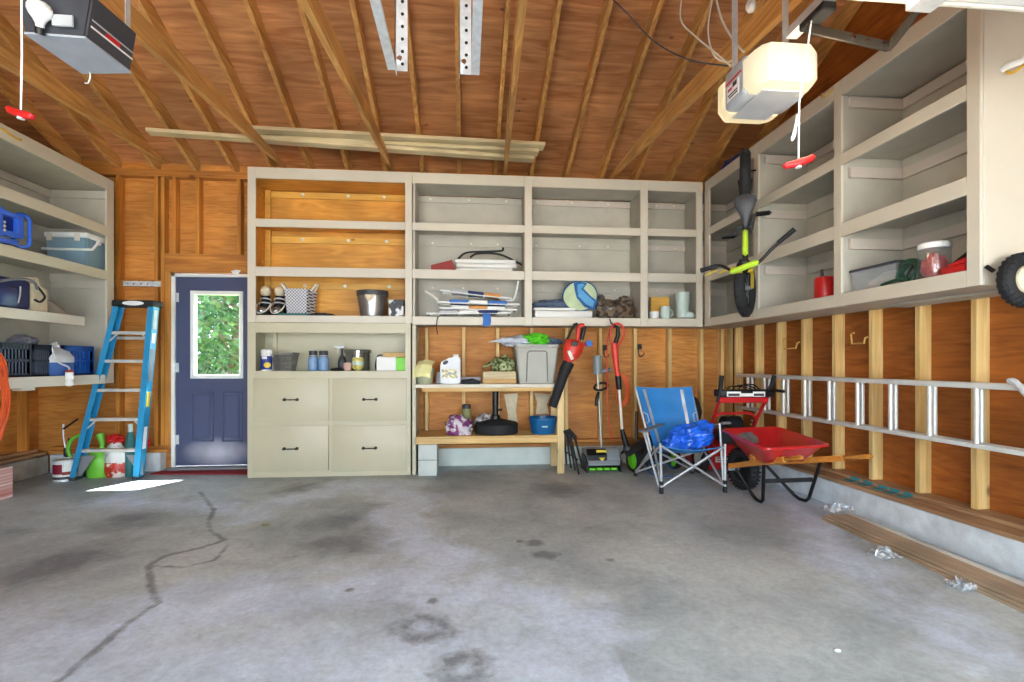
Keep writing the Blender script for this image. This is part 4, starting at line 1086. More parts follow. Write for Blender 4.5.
# ------------------------------------------------------------ things on the shelves
def xat(u, Y): return aty(u, 363, Y).x
def zat(u, v, Y): return aty(u, v, Y).z
def yat(u, X): return atx(u, 363, X).y
ZA, ZC = 1.646, 1.079                 # shelf tops: cubbies, open shelf of the drawer cabinet
plain('cream', (222, 208, 176), 0.8, var=0.08, scale=20, bump=0.3)
plain('silver', (200, 202, 204), 0.25, 0.9, var=0.06)
plain('steel', (176, 176, 174), 0.3, 0.85, var=0.1, scale=8)
plain('teal', (48, 112, 112), 0.6)
plain('charcoal_fabric', (52, 54, 58), 0.9, var=0.2, bump=0.3)
plain('label_blue', (36, 60, 140), 0.5)
plain('label_white', (238, 238, 232), 0.5, var=0.02)
plain('jar_blue', (128, 162, 200), 0.2, var=0.12, scale=20)
plain('wire_grey', (150, 148, 142), 0.4, 0.4)
plain('tan_box', (206, 168, 110), 0.7, var=0.06)
plain('lime', (120, 214, 40), 0.45)
plain('pink', (214, 176, 160), 0.5)
plain('grey_fabric', (92, 104, 128), 0.85, var=0.12, bump=0.2)
plain('mint', (196, 214, 204), 0.35, var=0.04)
plain('rust_red', (150, 44, 36), 0.6)

# boots in the third raw-wood bay
yb_ = YS + 0.165
for i, (u0, u1, lab) in enumerate(((257.5, 271.5, 'black and silver boot with a cream cuff, left one of the pair'), (271.5, 286, 'black and silver boot with a cream cuff, right one beside the patterned bin'))):
    x0_, x1_ = xat(u0, yb_), xat(u1, yb_); xc_ = (x0_ + x1_) / 2; w = (x1_ - x0_) / 2 * .94
    t = thing('boot', lab, 'boot', (xc_, yb_, ZA), 0, 'black boots in the raw-wood bay')
    b = MB(); b.lathe([(w * .8, 0.0), (w * .98, 0.03), (w * .95, 0.09), (w * .72, 0.15), (w * .62, 0.20), (w * .70, 0.215)], (xc_, yb_ + 0.04, ZA), 20, sy=1.2); obj('shaft', b, 'black', t)
    b = MB(); b.ell((xc_, yb_ - 0.03, ZA + 0.05), (w * .82, 0.09, 0.05), None, 18, 10)
    for v in b.bm.verts: v.co.z = max(v.co.z, ZA + 0.012)
    obj('toe', b, 'silver', t)
    b = MB(); b.ell((xc_, yb_ + 0.03, ZA + 0.265), (w * .82, w * .9, 0.055), None, 18, 12); obj('cuff', b, 'cream', t)
    b = MB(); b.box((xc_ - w * .95, yb_ - 0.12, ZA), (xc_ + w * .95, yb_ + 0.12, ZA + 0.014), 0.006, 2); obj('sole', b, 'black_matte', t)
    for r_, z_ in ((0.95, 0.13), (0.78, 0.175)):
        tubeo('strap', [V(xc_ + cos(a * pi / 8) * w * r_, yb_ + 0.04 - sin(a * pi / 8) * w * r_ * 1.25, ZA + z_ + 0.012 * sin(a * pi / 8)) for a in range(9)], 0.008, 'light_grey', t, 6)
    tubeo('welt', [V(xc_ + cos(a * pi / 10) * w * 1.0, yb_ - 0.02 - sin(a * pi / 10) * 0.105, ZA + 0.02 + 0.10 * (1 - sin(a * pi / 10))) for a in range(11)], 0.007, 'off_white', t, 6)

def pattern_mat():
    m, nt, p = newmat('bin_pattern')
    tc = N(nt, 'ShaderNodeTexCoord'); m0 = N(nt, 'ShaderNodeMapping'); m0.inputs['Rotation'].default_value = (pi / 2, 0, 0); nt.links.new(tc.outputs['Object'], m0.inputs['Vector'])
    mp = N(nt, 'ShaderNodeMapping'); mp.inputs['Rotation'].default_value = (0, 0, radians(45)); mp.inputs['Scale'].default_value = (44, 44, 44)
    ck = N(nt, 'ShaderNodeTexVoronoi', voronoi_dimensions='2D'); ck.inputs['Scale'].default_value = 1.0; ck.inputs['Randomness'].default_value = 0.0
    nt.links.new(m0.outputs['Vector'], mp.inputs['Vector']); nt.links.new(mp.outputs['Vector'], ck.inputs['Vector'])
    r = ramp(nt, [(0.34, srgb(74, 78, 96)), (0.42, srgb(236, 236, 238))]); nt.links.new(ck.outputs['Distance'], r.inputs['Fac']); nt.links.new(r.outputs['Color'], p.inputs['Base Color']); p.inputs['Roughness'].default_value = 0.8
pattern_mat()
y = YS + 0.17
x0_, x1_ = xat(288, y), xat(312.5, y); z1 = zat(300, 290, y)
t = thing('storage_bin', 'white fabric bin with a dark dotted pattern and two handles, on the raw-wood shelf', 'bin', ((x0_ + x1_) / 2, y, ZA + 0.02), 0)
b = MB(); zb0 = ZA + 0.026
o_ = [(x0_ + .02, y - .09), (x1_ - .035, y - .09), (x1_ - .01, y + .1), (x0_ + .02, y + .1)]; o2 = [(x0_, y - .11), (x1_ - .02, y - .11), (x1_ + .015, y + .12), (x0_, y + .12)]
sc = lambda q, k: [((a - (x0_ + x1_) / 2) * k + (x0_ + x1_) / 2, (c_ - y) * k + y) for a, c_ in q]
b.loft([[V(a, c_, zb0) for a, c_ in o_], [V(a, c_, z1) for a, c_ in o2], [V(a, c_, z1) for a, c_ in sc(o2, .95)], [V(a, c_, zb0 + .01) for a, c_ in sc(o_, .93)]]); obj('body', b, 'bin_pattern', t)
for sx, xx in ((-1, x0_), (1, x1_)):
    tubeo('handle', [V(xx, y - .05, z1 - .02), V(xx + sx * .045, y - .045, z1 + .055), V(xx + sx * .05, y + .03, z1 + .06), V(xx + sx * .005, y + .04, z1 - .02)], 0.011, 'off_white', t, 8)
b = MB(); b.box((xat(279, YS + .08), YS + 0.03, ZA), (xat(309, YS + .08), YS + 0.32, ZA + 0.024), 0.01, 2)
solo('folded_cloth', b, 'teal', 'folded teal cloth lying flat under the patterned bin', 'cloth')
b = MB(); b.blob((xat(321, YS + .12), YS + .14, ZA + 0.014), (0.13, 0.11, 0.022), 0.3, 2.5, 4); solo('folded_cloth', b, 'charcoal_fabric', 'dark charcoal cloth lying flat right of the patterned bin', 'cloth')

# galvanised bucket
y = YS + 0.16; xc_ = xat(372.5, y); r1 = (xat(388, y) - xat(357, y)) / 2; hz = zat(372, 291.5, y) - ZA
t = thing('bucket', 'shiny galvanised metal bucket with a dark rim, on the raw-wood shelf', 'bucket', (xc_, y, ZA))
b = MB(); b.lathe([(r1 * .76, 0), (r1 * .78, 0.012), (r1 * .98, hz - .03), (r1 * .94, hz - .03), (r1 * .74, 0.02), (0.001, 0.02)], (xc_, y, ZA), 32); obj('body', b, 'steel', t)
b = MB(); b.lathe([(r1 * .97, hz - .055), (r1 * 1.01, hz - .05), (r1 * 1.02, hz), (r1 * .97, hz), (r1 * .95, hz - .055)], (xc_, y, ZA), 32, cap=False); obj('rim', b, 'dark_grey', t)
b = MB(); b.box((xc_ - .05, y - r1 * .99, ZA + hz - .075), (xc_ + .05, y - r1 * .93, ZA + hz - .045), .006); b.prism([(-.05, 0), (.05, 0), (0, -.05)], frame((xc_, y - r1 * .955, ZA + hz - .076), (1, 0, 0), (0, 0, 1), (0, -1, 0)), .004); obj('emblem', b, 'cream', t)
tubeo('handle', arc((xc_, y, ZA + hz - .02), r1 * 1.02, pi * 1.04, pi * 1.96, 14, (1, 0, 0), (0, -.9, .25)), 0.006, 'steel', t, 6)
# box with black and white picture
def photo_mat(name, sc, a, c_, th):
    m, nt, p = newmat(name)
    tc = N(nt, 'ShaderNodeTexCoord'); no = N(nt, 'ShaderNodeTexNoise'); no.inputs['Scale'].default_value = sc; no.inputs['Detail'].default_value = 2
    nt.links.new(tc.outputs['Object'], no.inputs['Vector']); r = ramp(nt, [(th - .03, srgb(*a)), (th + .03, srgb(*c_))]); nt.links.new(no.outputs['Fac'], r.inputs['Fac'])
    nt.links.new(r.outputs['Color'], p.inputs['Base Color']); p.inputs['Roughness'].default_value = 0.4
photo_mat('bw_print', 11, (24, 24, 26), (224, 224, 220), 0.52)
photo_mat('camo_green', 26, (78, 96, 52), (176, 180, 130), 0.5)
photo_mat('camo_brown', 16, (62, 50, 40), (120, 102, 82), 0.5)
photo_mat('purple_floral', 14, (132, 60, 122), (214, 204, 208), 0.5)
photo_mat('grey_print', 22, (112, 106, 106), (196, 190, 188), 0.5)
y = YS + 0.05
b = MB(); b.box((xat(388.5, y), y, ZA), (xat(404, y) - .005, y + .16, zat(395, 299.5, y)), .003)
t = solo('carton', b, 'bw_print', 'small box with a black and white picture, right of the metal bucket', 'box')

# open shelf of the drawer cabinet ----------------------------------------
y = YS + 0.09; xc_ = xat(267, y); r1 = (xat(273, y) - xat(261, y)) / 2; hz = zat(267, 349.5, y) - ZC
t = thing('wipes_canister', 'white canister with a navy label and yellow lemon, on the open shelf', 'canister', (xc_, y, ZC))
b = MB(); b.lathe([(r1 * .94, 0), (r1, .006), (r1, hz - .04), (r1 * .95, hz - .036)], (xc_, y, ZC), 24); bd = obj('body', b, 'label_white', t)
b = MB(); b.lathe([(r1 * 1.02, hz - .036), (r1 * 1.02, hz - .008), (r1 * .9, hz), (r1 * .3, hz)], (xc_, y, ZC), 24); obj('lid', b, 'white', t)
b = MB(); b.sheet(lambda a, c_: (xc_ + cos(pi * (1.08 + .84 * a)) * r1 * 1.012, y + sin(pi * (1.08 + .84 * a)) * r1 * 1.012, ZC + .015 + c_ * (hz * .62)), 14, 3, .001); lb_ = obj('label', b, 'label_blue', bd)
b = MB(); M = frame((xc_ + .025, y - r1 * 1.0, ZC + .06), (1, 0, 0), (0, 0, 1), (0, -1, 0)); b.ell((0, 0, 0), (.036, .03, .008), None, 16, 8)
for v in b.bm.verts: v.co = M @ v.co
obj('lemon_mark', b, 'yellow', bd)
b = MB(); b.box((xc_ - .03, y - r1 * 1.03, ZC + hz * .55), (xc_ + .02, y - r1 * .9, ZC + hz * .68), .002); obj('label_mark', b, 'label_white', bd)
# wire basket
def basket(xc_, y, z, w, d, h, lab):
    t = thing('wire_basket', lab, 'basket', (xc_, y, z))
    bot_ = [V(xc_ + sx * w * .36, y + sy * d * .36, z + .004) for sx, sy in ((-1, -1), (1, -1), (1, 1), (-1, 1))]; tp = [V(xc_ + sx * w * .5, y + sy * d * .5, z + h + (0.02 if sx > 0 else 0)) for sx, sy in ((-1, -1), (1, -1), (1, 1), (-1, 1))]
    tubeo('rim', tp, 0.006, 'wire_grey', t, 6, True); tubeo('base_ring', bot_, 0.005, 'wire_grey', t, 6, True)
    b = MB()
    for i in range(4):
        for k in range(9):
            p = bot_[i].lerp(bot_[(i + 1) % 4], k / 8); q = tp[i].lerp(tp[(i + 1) % 4], min(1, k / 8 + .12)); q2 = tp[i].lerp(tp[(i + 1) % 4], max(0, k / 8 - .12))
            b.tube([p, q], .0028, 5); b.tube([p, q2], .0028, 5)
    obj('mesh', b, 'wire_grey', t)
    b = MB(); b.loft([[p + V(0, 0, .0) for p in bot_], [p + V(0, 0, .004) for p in bot_]]); obj('base', b, 'dark_grey', t)
    return t
y = YS + 0.16
basket((xat(275, y) + xat(296, y)) / 2, y, ZC, xat(296, y) - xat(275, y), .2, zat(285, 355, y) - ZC, 'grey wire basket with sloping sides, right of the lemon canister')
# blue jars
y = YS + 0.10
for u0, u1, lab in ((308, 318.2, 'blue glass jar with a dark lid, left one of two on the open shelf'), (318.2, 329, 'blue glass jar with a dark lid, right one of two, beside the spray bottle')):
    xc_ = (xat(u0, y) + xat(u1, y)) / 2; r1 = (xat(u1, y) - xat(u0, y)) / 2; hz = zat(u0, 351, y) - ZC
    t = thing('jar', lab, 'jar', (xc_, y, ZC), 0, 'blue jars on the open shelf')
    b = MB(); b.lathe([(r1 * .85, 0), (r1 * .97, .01), (r1 * .98, hz * .62), (r1 * .7, hz * .74)], (xc_, y, ZC), 20); obj('glass', b, 'jar_blue', t)
    b = MB(); b.lathe([(r1 * .8, hz * .72), (r1 * .8, hz), (r1 * .74, hz * 1.01)], (xc_, y, ZC), 20); obj('lid', b, 'dark_grey', t)
    b = MB(); b.lathe([(r1 * .72, hz * .735), (r1 * .86, hz * .74), (r1 * .86, hz * .78), (r1 * .72, hz * .785)], (xc_, y, ZC), 20); obj('band', b, 'light_grey', t)
# spray bottle + black tray
y = YS + 0.10
b = MB(); b.ell((xat(338, y), y, ZC + .012), (.085, .07, .02), None, 20, 8)
for v in b.bm.verts: v.co.z = max(v.co.z, ZC)
solo('tray', b, 'black_matte', 'low black dish lying on the open shelf in front of the spray bottle', 'dish')
y = YS + 0.24; xc_ = xat(342, y)
t = thing('spray_bottle', 'dark spray bottle with a white trigger head, in the middle of the open shelf', 'bottle', (xc_, y, ZC))
zt_ = zat(336, 345.5, y); 
b = MB(); b.lathe([(.04, 0), (.042, .01), (.042, .10), (.03, .14), (.014, .17), (.014, zt_ - ZC - .03)], (xc_, y, ZC), 18); obj('bottle', b, 'dark_grey', t)
b = MB(); b.box((xc_ - .065, y - .014, zt_ - .03), (xc_ + .025, y + .014, zt_), .008, 2); b.cyl((xc_ - .085, y, zt_ - .012), (xc_ - .06, y, zt_ - .012), .009, .011, 10); hd = obj('trigger_head', b, 'white', t)
tubeo('trigger', curve([(xc_ - .03, y, zt_ - .03), (xc_ - .045, y, zt_ - .055), (xc_ - .042, y, zt_ - .085)], 4), .006, 'off_white', t, 6)
# dark box behind, jar, candle
y = YS + 0.22
b = MB(); b.box((xat(346, y), y, ZC), (xat(367.5, y), y + .13, zat(355, 353, y)), .005); b.box((xat(344, y), y - .004, zat(355, 353, y)), (xat(369, y), y + .134, zat(355, 349.5, y)), .004)
solo('storage_box', b, 'paint_olive_dark' if 'paint_olive_dark' in MATS else plain('paint_olive_dark', (86, 84, 66), .6), 'dark olive lidded box standing behind the yellow jar on the open shelf', 'box')
y = YS + 0.10
xc_ = xat(347.5, y); b = MB(); b.lathe([(.034, 0), (.04, .01), (.042, .07), (.035, .085), (.033, .085), (.033, .02), (.001, .02)], (xc_, y, ZC), 18); solo('cup', b, 'pink', 'small dusty pink cup left of the yellow jar on the open shelf', 'cup')
xc_ = xat(358, y); r1 = (xat(364, y) - xat(352, y)) / 2; hz = zat(358, 350.5, y) - ZC
t = thing('jar', 'yellow patterned jar with a silver lid, in front of the dark olive box', 'jar', (xc_, y, ZC))
b = MB(); b.lathe([(r1 * .5, 0), (r1 * .55, .015), (r1 * .8, .02), (r1, .04), (r1, hz * .6), (r1 * .8, hz * .68)], (xc_, y, ZC), 22); obj('glass', b, plain('jar_yellow', (206, 196, 110), .35, var=.3, scale=40), t)
b = MB(); b.lathe([(r1 * .82, hz * .66), (r1 * .82, hz), (r1 * .78, hz)], (xc_, y, ZC), 22); obj('lid', b, 'silver', t)
b = MB(); b.lathe([(r1 * 1.01, hz * .28), (r1 * 1.01, hz * .46)], (xc_, y, ZC), 22, cap=False); obj('label', b, 'mint', t)
# white box with green end, brown box, dark strap
y = YS + 0.06; z1 = zat(390, 357, y)
t = thing('carton', 'white carton with a bright green end, at the right end of the open shelf', 'box', (xat(390, y), y, ZC))
b = MB(); b.box((xat(376.5, y), y, ZC), (xat(396, y), y + .2, z1), .003); obj('body', b, 'label_white', t)
b = MB(); b.box((xat(396, y) + .0005, y, ZC), (-.615, y + .2, z1 - .005), .003); obj('end', b, 'lime', t)
b = MB(); b.box((xat(383, y + .02), y + .02, z1 + .001), (-.612, y + .2, zat(390, 352.5, y)), .003); solo('carton', b, 'tan_box', 'flat brown box lying on top of the white and green carton', 'box')
b = MB(); b.tube(curve([V(xat(375.6, y), y + .03, ZC + .006), V(xat(375.2, y), y + .03, ZC + .06), V(xat(377, y), y + .04, z1 + .01), V(xat(382, y), y + .05, z1 + .02)], 5), .008, 8); solo('strap', b, 'black', 'black strap hanging over the left edge of the white and green carton', 'strap')

# ------------------------------------------------------------ painted cubbies
Z2 = 2.136
y = YS + 0.08
# red case, white folding panels, black rods (middle row)
b = MB(); q0, q1 = xat(431, y), xat(452, y)
b.loft([[V(q0, y, Z2), V(q1 + .04, y, Z2), V(q1, y, Z2 + .12), V(q0, y, Z2 + .06)], [V(q0, y + .2, Z2), V(q1 + .04, y + .2, Z2), V(q1, y + .2, Z2 + .12), V(q0, y + .2, Z2 + .06)]]); solo('case', b, 'rust_red', 'dark red wedge-shaped case at the left of the white folded panels', 'case')
plain('panel_white', (236, 234, 228), 0.4, var=0.03)
for k, (u0, u1, v0, v1, dz, lab) in enumerate(((456, 513, 265.8, 269, 0, 'white folded panel at the bottom of the cubby stack'), (448, 517, 260.5, 265.5, 0, 'white folded panel in the middle of the cubby stack, the longest one'), (450, 516, 256.5, 260.2, 0, 'white folded panel on top of the cubby stack under black rods'))):
    zz0 = Z2 + k * 0.045
    b = MB(); x0_, x1_ = max(xat(u0, y), q1 + .042 if k == 0 else -9), xat(u1, y)
    if k > 0: x0_ = max(x0_, q1 + (.042 if k == 1 else .03))
    b.box((x0_, y, zz0), (x1_, y + .28, zz0 + .042), .014, 3)
    b.box((x1_ - .07, y - .004, zz0 + .012), (x1_ - .03, y + .01, zz0 + .03), .004)
    solo('plastic_board', b, 'panel_white', lab, 'board', 'white folded panels in the middle cubby')
for pts, lab in ((((458, 259), (468, 252.5), (500, 251), (503, 247.5)), 'black metal rod lying on the white panels, bent upward at its right end'), (((470, 257.5), (478, 253.5), (500, 254.5), (522, 260)), 'black metal rod lying on the white panels, drooping at its right end')):
    b = MB(); yy = y + (.05 if 'upward' in lab else .11)
    P = [V(xat(u, yy), yy, max(zat(u, v, yy) - .0, Z2 + .142)) if not (u == 522) else V(xat(u, yy), yy, Z2 + .10) for u, v in pts]
    b.tube(curve(P, 6), .011, 8); solo('metal_rod', b, 'black', lab, 'rod')

# bundle of folded beach chairs (lower row)
plain('stripe_blue', (52, 110, 190), 0.6, var=.1); plain('stripe_orange', (222, 150, 70), 0.6, var=.1); plain('navy_fabric', (44, 52, 96), .8, var=.1)
def folded_chair(u0, v0, u1, v1, y, mats, lab, r=.011):
    t = thing('folded_chair', lab, 'folding chair', (xat((u0 + u1) / 2, y), y, ZA), 0, 'folded beach chairs in the cubby')
    a, c_ = V(xat(u0, y), y, zat(u0, v0, y)), V(xat(u1, y), y, zat(u1, v1, y))
    a.z = max(a.z, ZA + .02); c_.z = max(c_.z, ZA + .02)
    d = c_ - a
    for dy, dz in ((0, 0), (.11, .006), (.22, .0)): tubeo('frame', [a + V(0, dy, dz), c_ + V(0, dy, dz)], r, 'white', t, 8)
    tubeo('cross_bar', [a, a + V(0, .22, 0)], r, 'white', t, 8); tubeo('cross_bar', [c_, c_ + V(0, .22, 0)], r, 'white', t, 8)
    for k, m in enumerate(mats):
        f0, f1 = 0.14 + .72 * k / len(mats), 0.14 + .72 * (k + .96) / len(mats)
        b = MB(); b.beam(a + d * f0 + V(0, .11, .014), a + d * f1 + V(0, .11, .014), .25, .036, (0, 0, 1), .008); obj('fabric', b, m, t)
    return t
y = YS + .06
folded_chair(427, 313.5, 510, 313, y, ['light_grey', 'label_white', 'navy_fabric'], 'folded white-framed chair lying at the bottom of the cubby bundle')
folded_chair(440, 308, 516, 310, y, ['label_white', 'stripe_orange', 'label_white'], 'folded white chair with an orange stripe, second from the bottom of the bundle')
folded_chair(438, 302, 519, 304.5, y, ['stripe_blue', 'label_white', 'stripe_blue'], 'folded white chair with blue stripes in the middle of the bundle')
folded_chair(441, 290.5, 511, 298.5, y, ['light_grey', 'navy_fabric', 'stripe_orange'], 'folded chair with an orange end, uppermost of the cubby bundle')
b = MB(); b.tube(curve([V(xat(506, y), y - .03, zat(506, 301, y)), V(xat(513, y), y - .03, zat(513, 300, y)), V(xat(516, y), y - .03, zat(516, 292, y)), V(xat(518, y), y - .03, zat(518, 281.5, y))], 6), .010, 8); solo('metal_rod', b, 'white', 'bent white tube standing up at the right of the folded chairs', 'rod')
b = MB(); b.tube([V(xat(425, y), y - .03, zat(425, 291.5, y)), V(xat(431, y), y - .03, zat(431, 295.5, y)), V(xat(438, y), y - .03, zat(438, 301, y))], [.012, .016, .018], 8); solo('umbrella_tip', b, 'off_white', 'pale pole end sticking out at the left of the folded chairs', 'pole')
yy = YS - .004
b = MB(); b.sheet(lambda a, c_: (xat(482.5 + 7.5 * a + .8 * sin(pi * c_), yy), yy - .008 - .012 * sin(pi * c_) * sin(pi * a), zat(486, 313.5 + 12.5 * c_ + (1.5 * (1 - (2 * a - 1) ** 2) - 1 if c_ > .8 else 0), yy)), 7, 8, .006); solo('tag', b, 'stripe_blue', 'blue cloth tag hanging over the front of the cubby shelf', 'tag')
b = MB(); b.tube(curve([aty(440.5, 316, yy - .012), aty(437.5, 318, yy - .016), aty(436.5, 326, yy - .012), aty(437.5, 334.5, yy - .012)], 5), .008, 8, False, .5); solo('strap', b, 'black', 'black strap hanging from the folded chairs over the shelf front', 'strap')

# middle cubby: white folding seats, grey cloth, round bag, brown bag
y = YS + .07
for k, (u0, u1, lab) in enumerate(((535, 592.5, 'white plastic panel lying flat at the bottom, under the grey-blue cloth'), (533.5, 576, 'white plastic panel lying flat on another, directly under the grey-blue cloth'))):
    b = MB(); z0 = ZA + k * .083; b.box((xat(u0, y), y, z0), (xat(u1, y), y + .3, z0 + (.08 if k == 0 else .03)), .012, 2)
    if k == 0: b.box((xat(553, y), y - .003, z0 + .04), (xat(575, y), y + .01, z0 + .05))
    solo('plastic_board', b, 'panel_white', lab, 'board', 'white panels under the grey-blue cloth')
b = MB(); b.blob((xat(556, y + .15), y + .16, ZA + .155), (.27, .15, .065), .22, 2.2, 6, True, 40, 24, None, .15); solo('folded_cloth', b, 'grey_fabric', 'folded grey-blue cloth on top of white panels in the cubby', 'cloth')
y = YS + .10; c_ = aty(580, 296, y)
t = thing('round_cushion', 'round pale green cushion with a wide blue swirl, leaning beside the brown bag', 'cushion', (c_.x, y, ZA))
M = frame(c_, (1, 0, .05), (0, 0, 1), (0, -1, 0)); R_ = (xat(597, y) - xat(562.5, y)) / 2
plain('cushion_green', (196, 212, 168), .8, var=.1); plain('cushion_blue', (96, 166, 214), .7, var=.15); plain('cushion_deep', (28, 92, 158), .7, var=.15)
b = MB(); b.lathe([(.001, -.05), (R_ * .6, -.042), (R_ * .95, -.018), (R_ * .98, 0), (R_ * .95, .018), (R_ * .6, .042), (.001, .05)], n=30, M=M, sy=.86); obj('pad', b, 'cushion_green', t)
def patch(name, pts, z, m, th=.012):
    b = MB(); P = [M @ V(a * R_, c2 * R_ * .86, z) for a, c2 in pts]; b.loft([P, [p + V(0, -th, 0) for p in P]]); obj(name, b, m, t)
patch('border', [(-.40, .85), (-.05, .92), (.35, .78), (.15, .45), (.55, -.05), (.95, -.45), (.75, -1.0), (.2, -.75), (-.25, -.15), (-.35, .35)], .036, 'cushion_deep')
patch('swirl', [(-.22, .70), (.05, .78), (.22, .66), (-.02, .42), (.35, -.02), (.78, -.45), (.66, -.82), (.25, -.58), (-.12, -.1), (-.2, .3)], .0485, 'cushion_blue')
tubeo('piping', [M @ V(cos(a * pi / 16) * R_, sin(a * pi / 16) * R_ * .86, 0) for a in range(32)], .007, 'cushion_deep', t, 6, True)
y = YS + .2
b = MB(); b.blob((xat(616, y), y, ZA + .085), (.225, .12, .135), .28, 2.0, 9, True, 44, 28, Matrix.Rotation(.12, 4, 'Y'), .22)
b.blob((xat(626, y), y + .02, ZA + .2), (.09, .05, .07), .4, 2.4, 2, False, 20, 12)
b.blob((xat(601, y), y + .02, ZA + .19), (.06, .05, .09), .4, 2.4, 3, False, 20, 12); solo('duffel_bag', b, 'camo_brown', 'slumped brown patterned bag at the right of the middle cubby', 'bag', ang=60)

# right cubby: mugs, boots, tan book
y = YS + .2
b = MB(); b.box((xat(651, y), y, ZA), (xat(669.5, y), y + .03, zat(660, 297, y)), .004); solo('wooden_board', b, 'raw_cleat', 'tan wooden panel standing at the back of the corner cubby', 'panel')
y = YS + .07
for u0, u1, v0, m, lab in ((649.5, 659, 311.8, 'white', 'short white mug at the left of the corner cubby'), (660.5, 669.8, 306.5, 'mint', 'pale green mug in the middle of the corner cubby, taller than the white one')):
    xc_ = (xat(u0, y) + xat(u1, y)) / 2; r1 = (xat(u1, y) - xat(u0, y)) / 2; hz = zat(u0, v0, y) - ZA
    t = thing('mug', lab, 'mug', (xc_, y, ZA), 0)
    b = MB(); b.lathe([(r1 * .8, 0), (r1 * .96, .012), (r1 * .98, hz), (r1 * .9, hz), (r1 * .88, .02), (.001, .02)], (xc_, y, ZA), 20); obj('body', b, m, t)
    if u0 > 655: tubeo('handle', arc((xc_ + r1 * .9, y, ZA + hz * .48), hz * .3, -pi / 2, pi / 2, 8), .008, m, t, 6)
y = YS + .08
xw = (xat(689, y) - xat(675.5, y)) / 2
for i, (xc_, yy, lab) in enumerate(((xat(682.3, y), y, 'pale mint rubber boot standing at the right of the corner cubby, front one'), (xat(683.5, y + .13), y + .14, 'pale mint rubber boot standing just behind another at the right of the corner cubby'))):
    t = thing('rubber_boot', lab, 'boot', (xc_, yy, ZA), 0, 'mint rubber boots')
    hz = zat(682, 292.5, y) - ZA
    b = MB(); b.loft([[V(xc_ + dx + cos(a * pi / 10) * rx_, yy + dy + sin(a * pi / 10) * ry_, ZA + z) for a in range(20)] for z, rx_, ry_, dx, dy in ((.012, .062, .06, .0, 0), (.05, .064, .062, .0, 0), (.085, .066, .06, 0, .0), (.14, xw * .86, .06, 0, 0), (hz * .7, xw * .93, .066, 0, 0), (hz, xw, .07, 0, 0), (hz, xw * .92, .064, 0, 0), (hz * .6, xw * .85, .055, 0, 0))]); obj('shaft', b, 'mint', t)
    b = MB(); b.ell((xc_ + .05, yy - .03, ZA + .04), (.075, .055, .045), None, 18, 12)
    for v in b.bm.verts: v.co.z = max(v.co.z, ZA + .012)
    obj('foot', b, 'mint', t)
    b = MB(); b.ell((xc_ + .03, yy - .015, ZA + .01), (.10, .075, .012), None, 20, 6)
    for v in b.bm.verts: v.co.z = max(v.co.z, ZA)
    obj('sole', b, 'light_grey', t)

# right wall shelves ------------------------------------------------------
X = XSR + .12
q0, q1 = atx(818.5, 297, X), atx(833, 296, X); yc = (q0.y + q1.y) / 2; r1 = abs(q0.y - q1.y) / 2
r1 = .075; q = atx(825, 290, X + .02); yc = q.y; hz = atx(825, 276.5, X + .02).z - ZA
t = thing('fuel_can', 'red plastic can with a short spout, in the middle cubby of the right wall', 'can', (X + .02, yc, ZA))
b = MB(); b.lathe([(r1 * .95, 0), (r1, .01), (r1, hz * .86), (r1 * .9, hz * .95), (.03, hz)], (X + .02, yc, ZA), 22); obj('body', b, 'red', t)
b = MB(); b.cyl((X + .02, yc + .03, ZA + hz * .95), (X + .02, yc + .035, ZA + hz + .06), .013, .010, 10); obj('spout', b, 'dark_grey', t)
# clear tote
X0 = XSR + .06
ya_, yb2 = yat(896, X0), yat(848, X0)
z1 = atx(870, 266, X0).z
t = thing('storage_tote', 'clear plastic tote with a dark grey lid, in the nearest lower cubby on the right', 'tote', (X0 + .17, (ya_ + yb2) / 2, ZA))
yb2 = min(yb2, 3.285); ya_ = max(ya_, yb2 - .52)
b = MB(); o_ = lambda k, z: [V(X0 + .165 + sx * .165 * k, (ya_ + yb2) / 2 + sy * (yb2 - ya_) / 2 * k, z) for sx, sy in ((-1, -1), (1, -1), (1, 1), (-1, 1))]
b.loft([o_(.9, ZA + .002), o_(1.0, z1 - .02), o_(.975, z1 - .02), o_(.88, ZA + .006)]); obj('body', b, 'clear_plastic', t)
b = MB(); b.box((X0 - .008, ya_ - .008, z1 - .02), (X0 + .338, yb2 + .008, z1), .006, 2); obj('lid', b, 'dark_grey', t)
b = MB(); b.blob((X0 + .17, (ya_ + yb2) / 2, ZA + .055), (.12, .17, .07), .2, 2, 3); solo('paper_bundle', b, 'label_white', 'white paper bundle seen inside the clear tote', 'paper')
# green cable coil with hand tool
X = XSR + .075; q = atx(909, 268, X)
t = thing('cable_coil', 'dark green coiled garden cable between the clear tote and the clear jar', 'cable', (X, q.y, ZA))
plain('cable_green', (36, 74, 56), .5)
for k in range(7):
    R1 = .062 + .005 * (k % 3); ph = k * .5
    b = MB(); b.tube([V(X + .012 * k - .02 + .012 * sin(3 * a * pi / 12 + k), q.y + cos(a * pi / 12) * R1, ZA + R1 + .004 + sin(a * pi / 12) * (R1 - .003)) for a in range(24)], .006, 6, True); obj('loop', b, 'cable_green', t)
b = MB(); q0, q1 = atx(880, 286.5, XSR + .03), atx(906, 278.5, XSR + .03); b.tube(curve([V(XSR + .04, q0.y, ZA + .012), V(XSR + .04, q0.y - .05, ZA + .02), V(XSR + .045, q1.y + .06, ZA + .03), V(XSR + .05, q1.y, ZA + .02)], 5), [.010] * 16, 8); solo('garden_hand_tool', b, 'cable_green', 'green hand tool lying in front of the clear tote on the right shelf', 'tool')
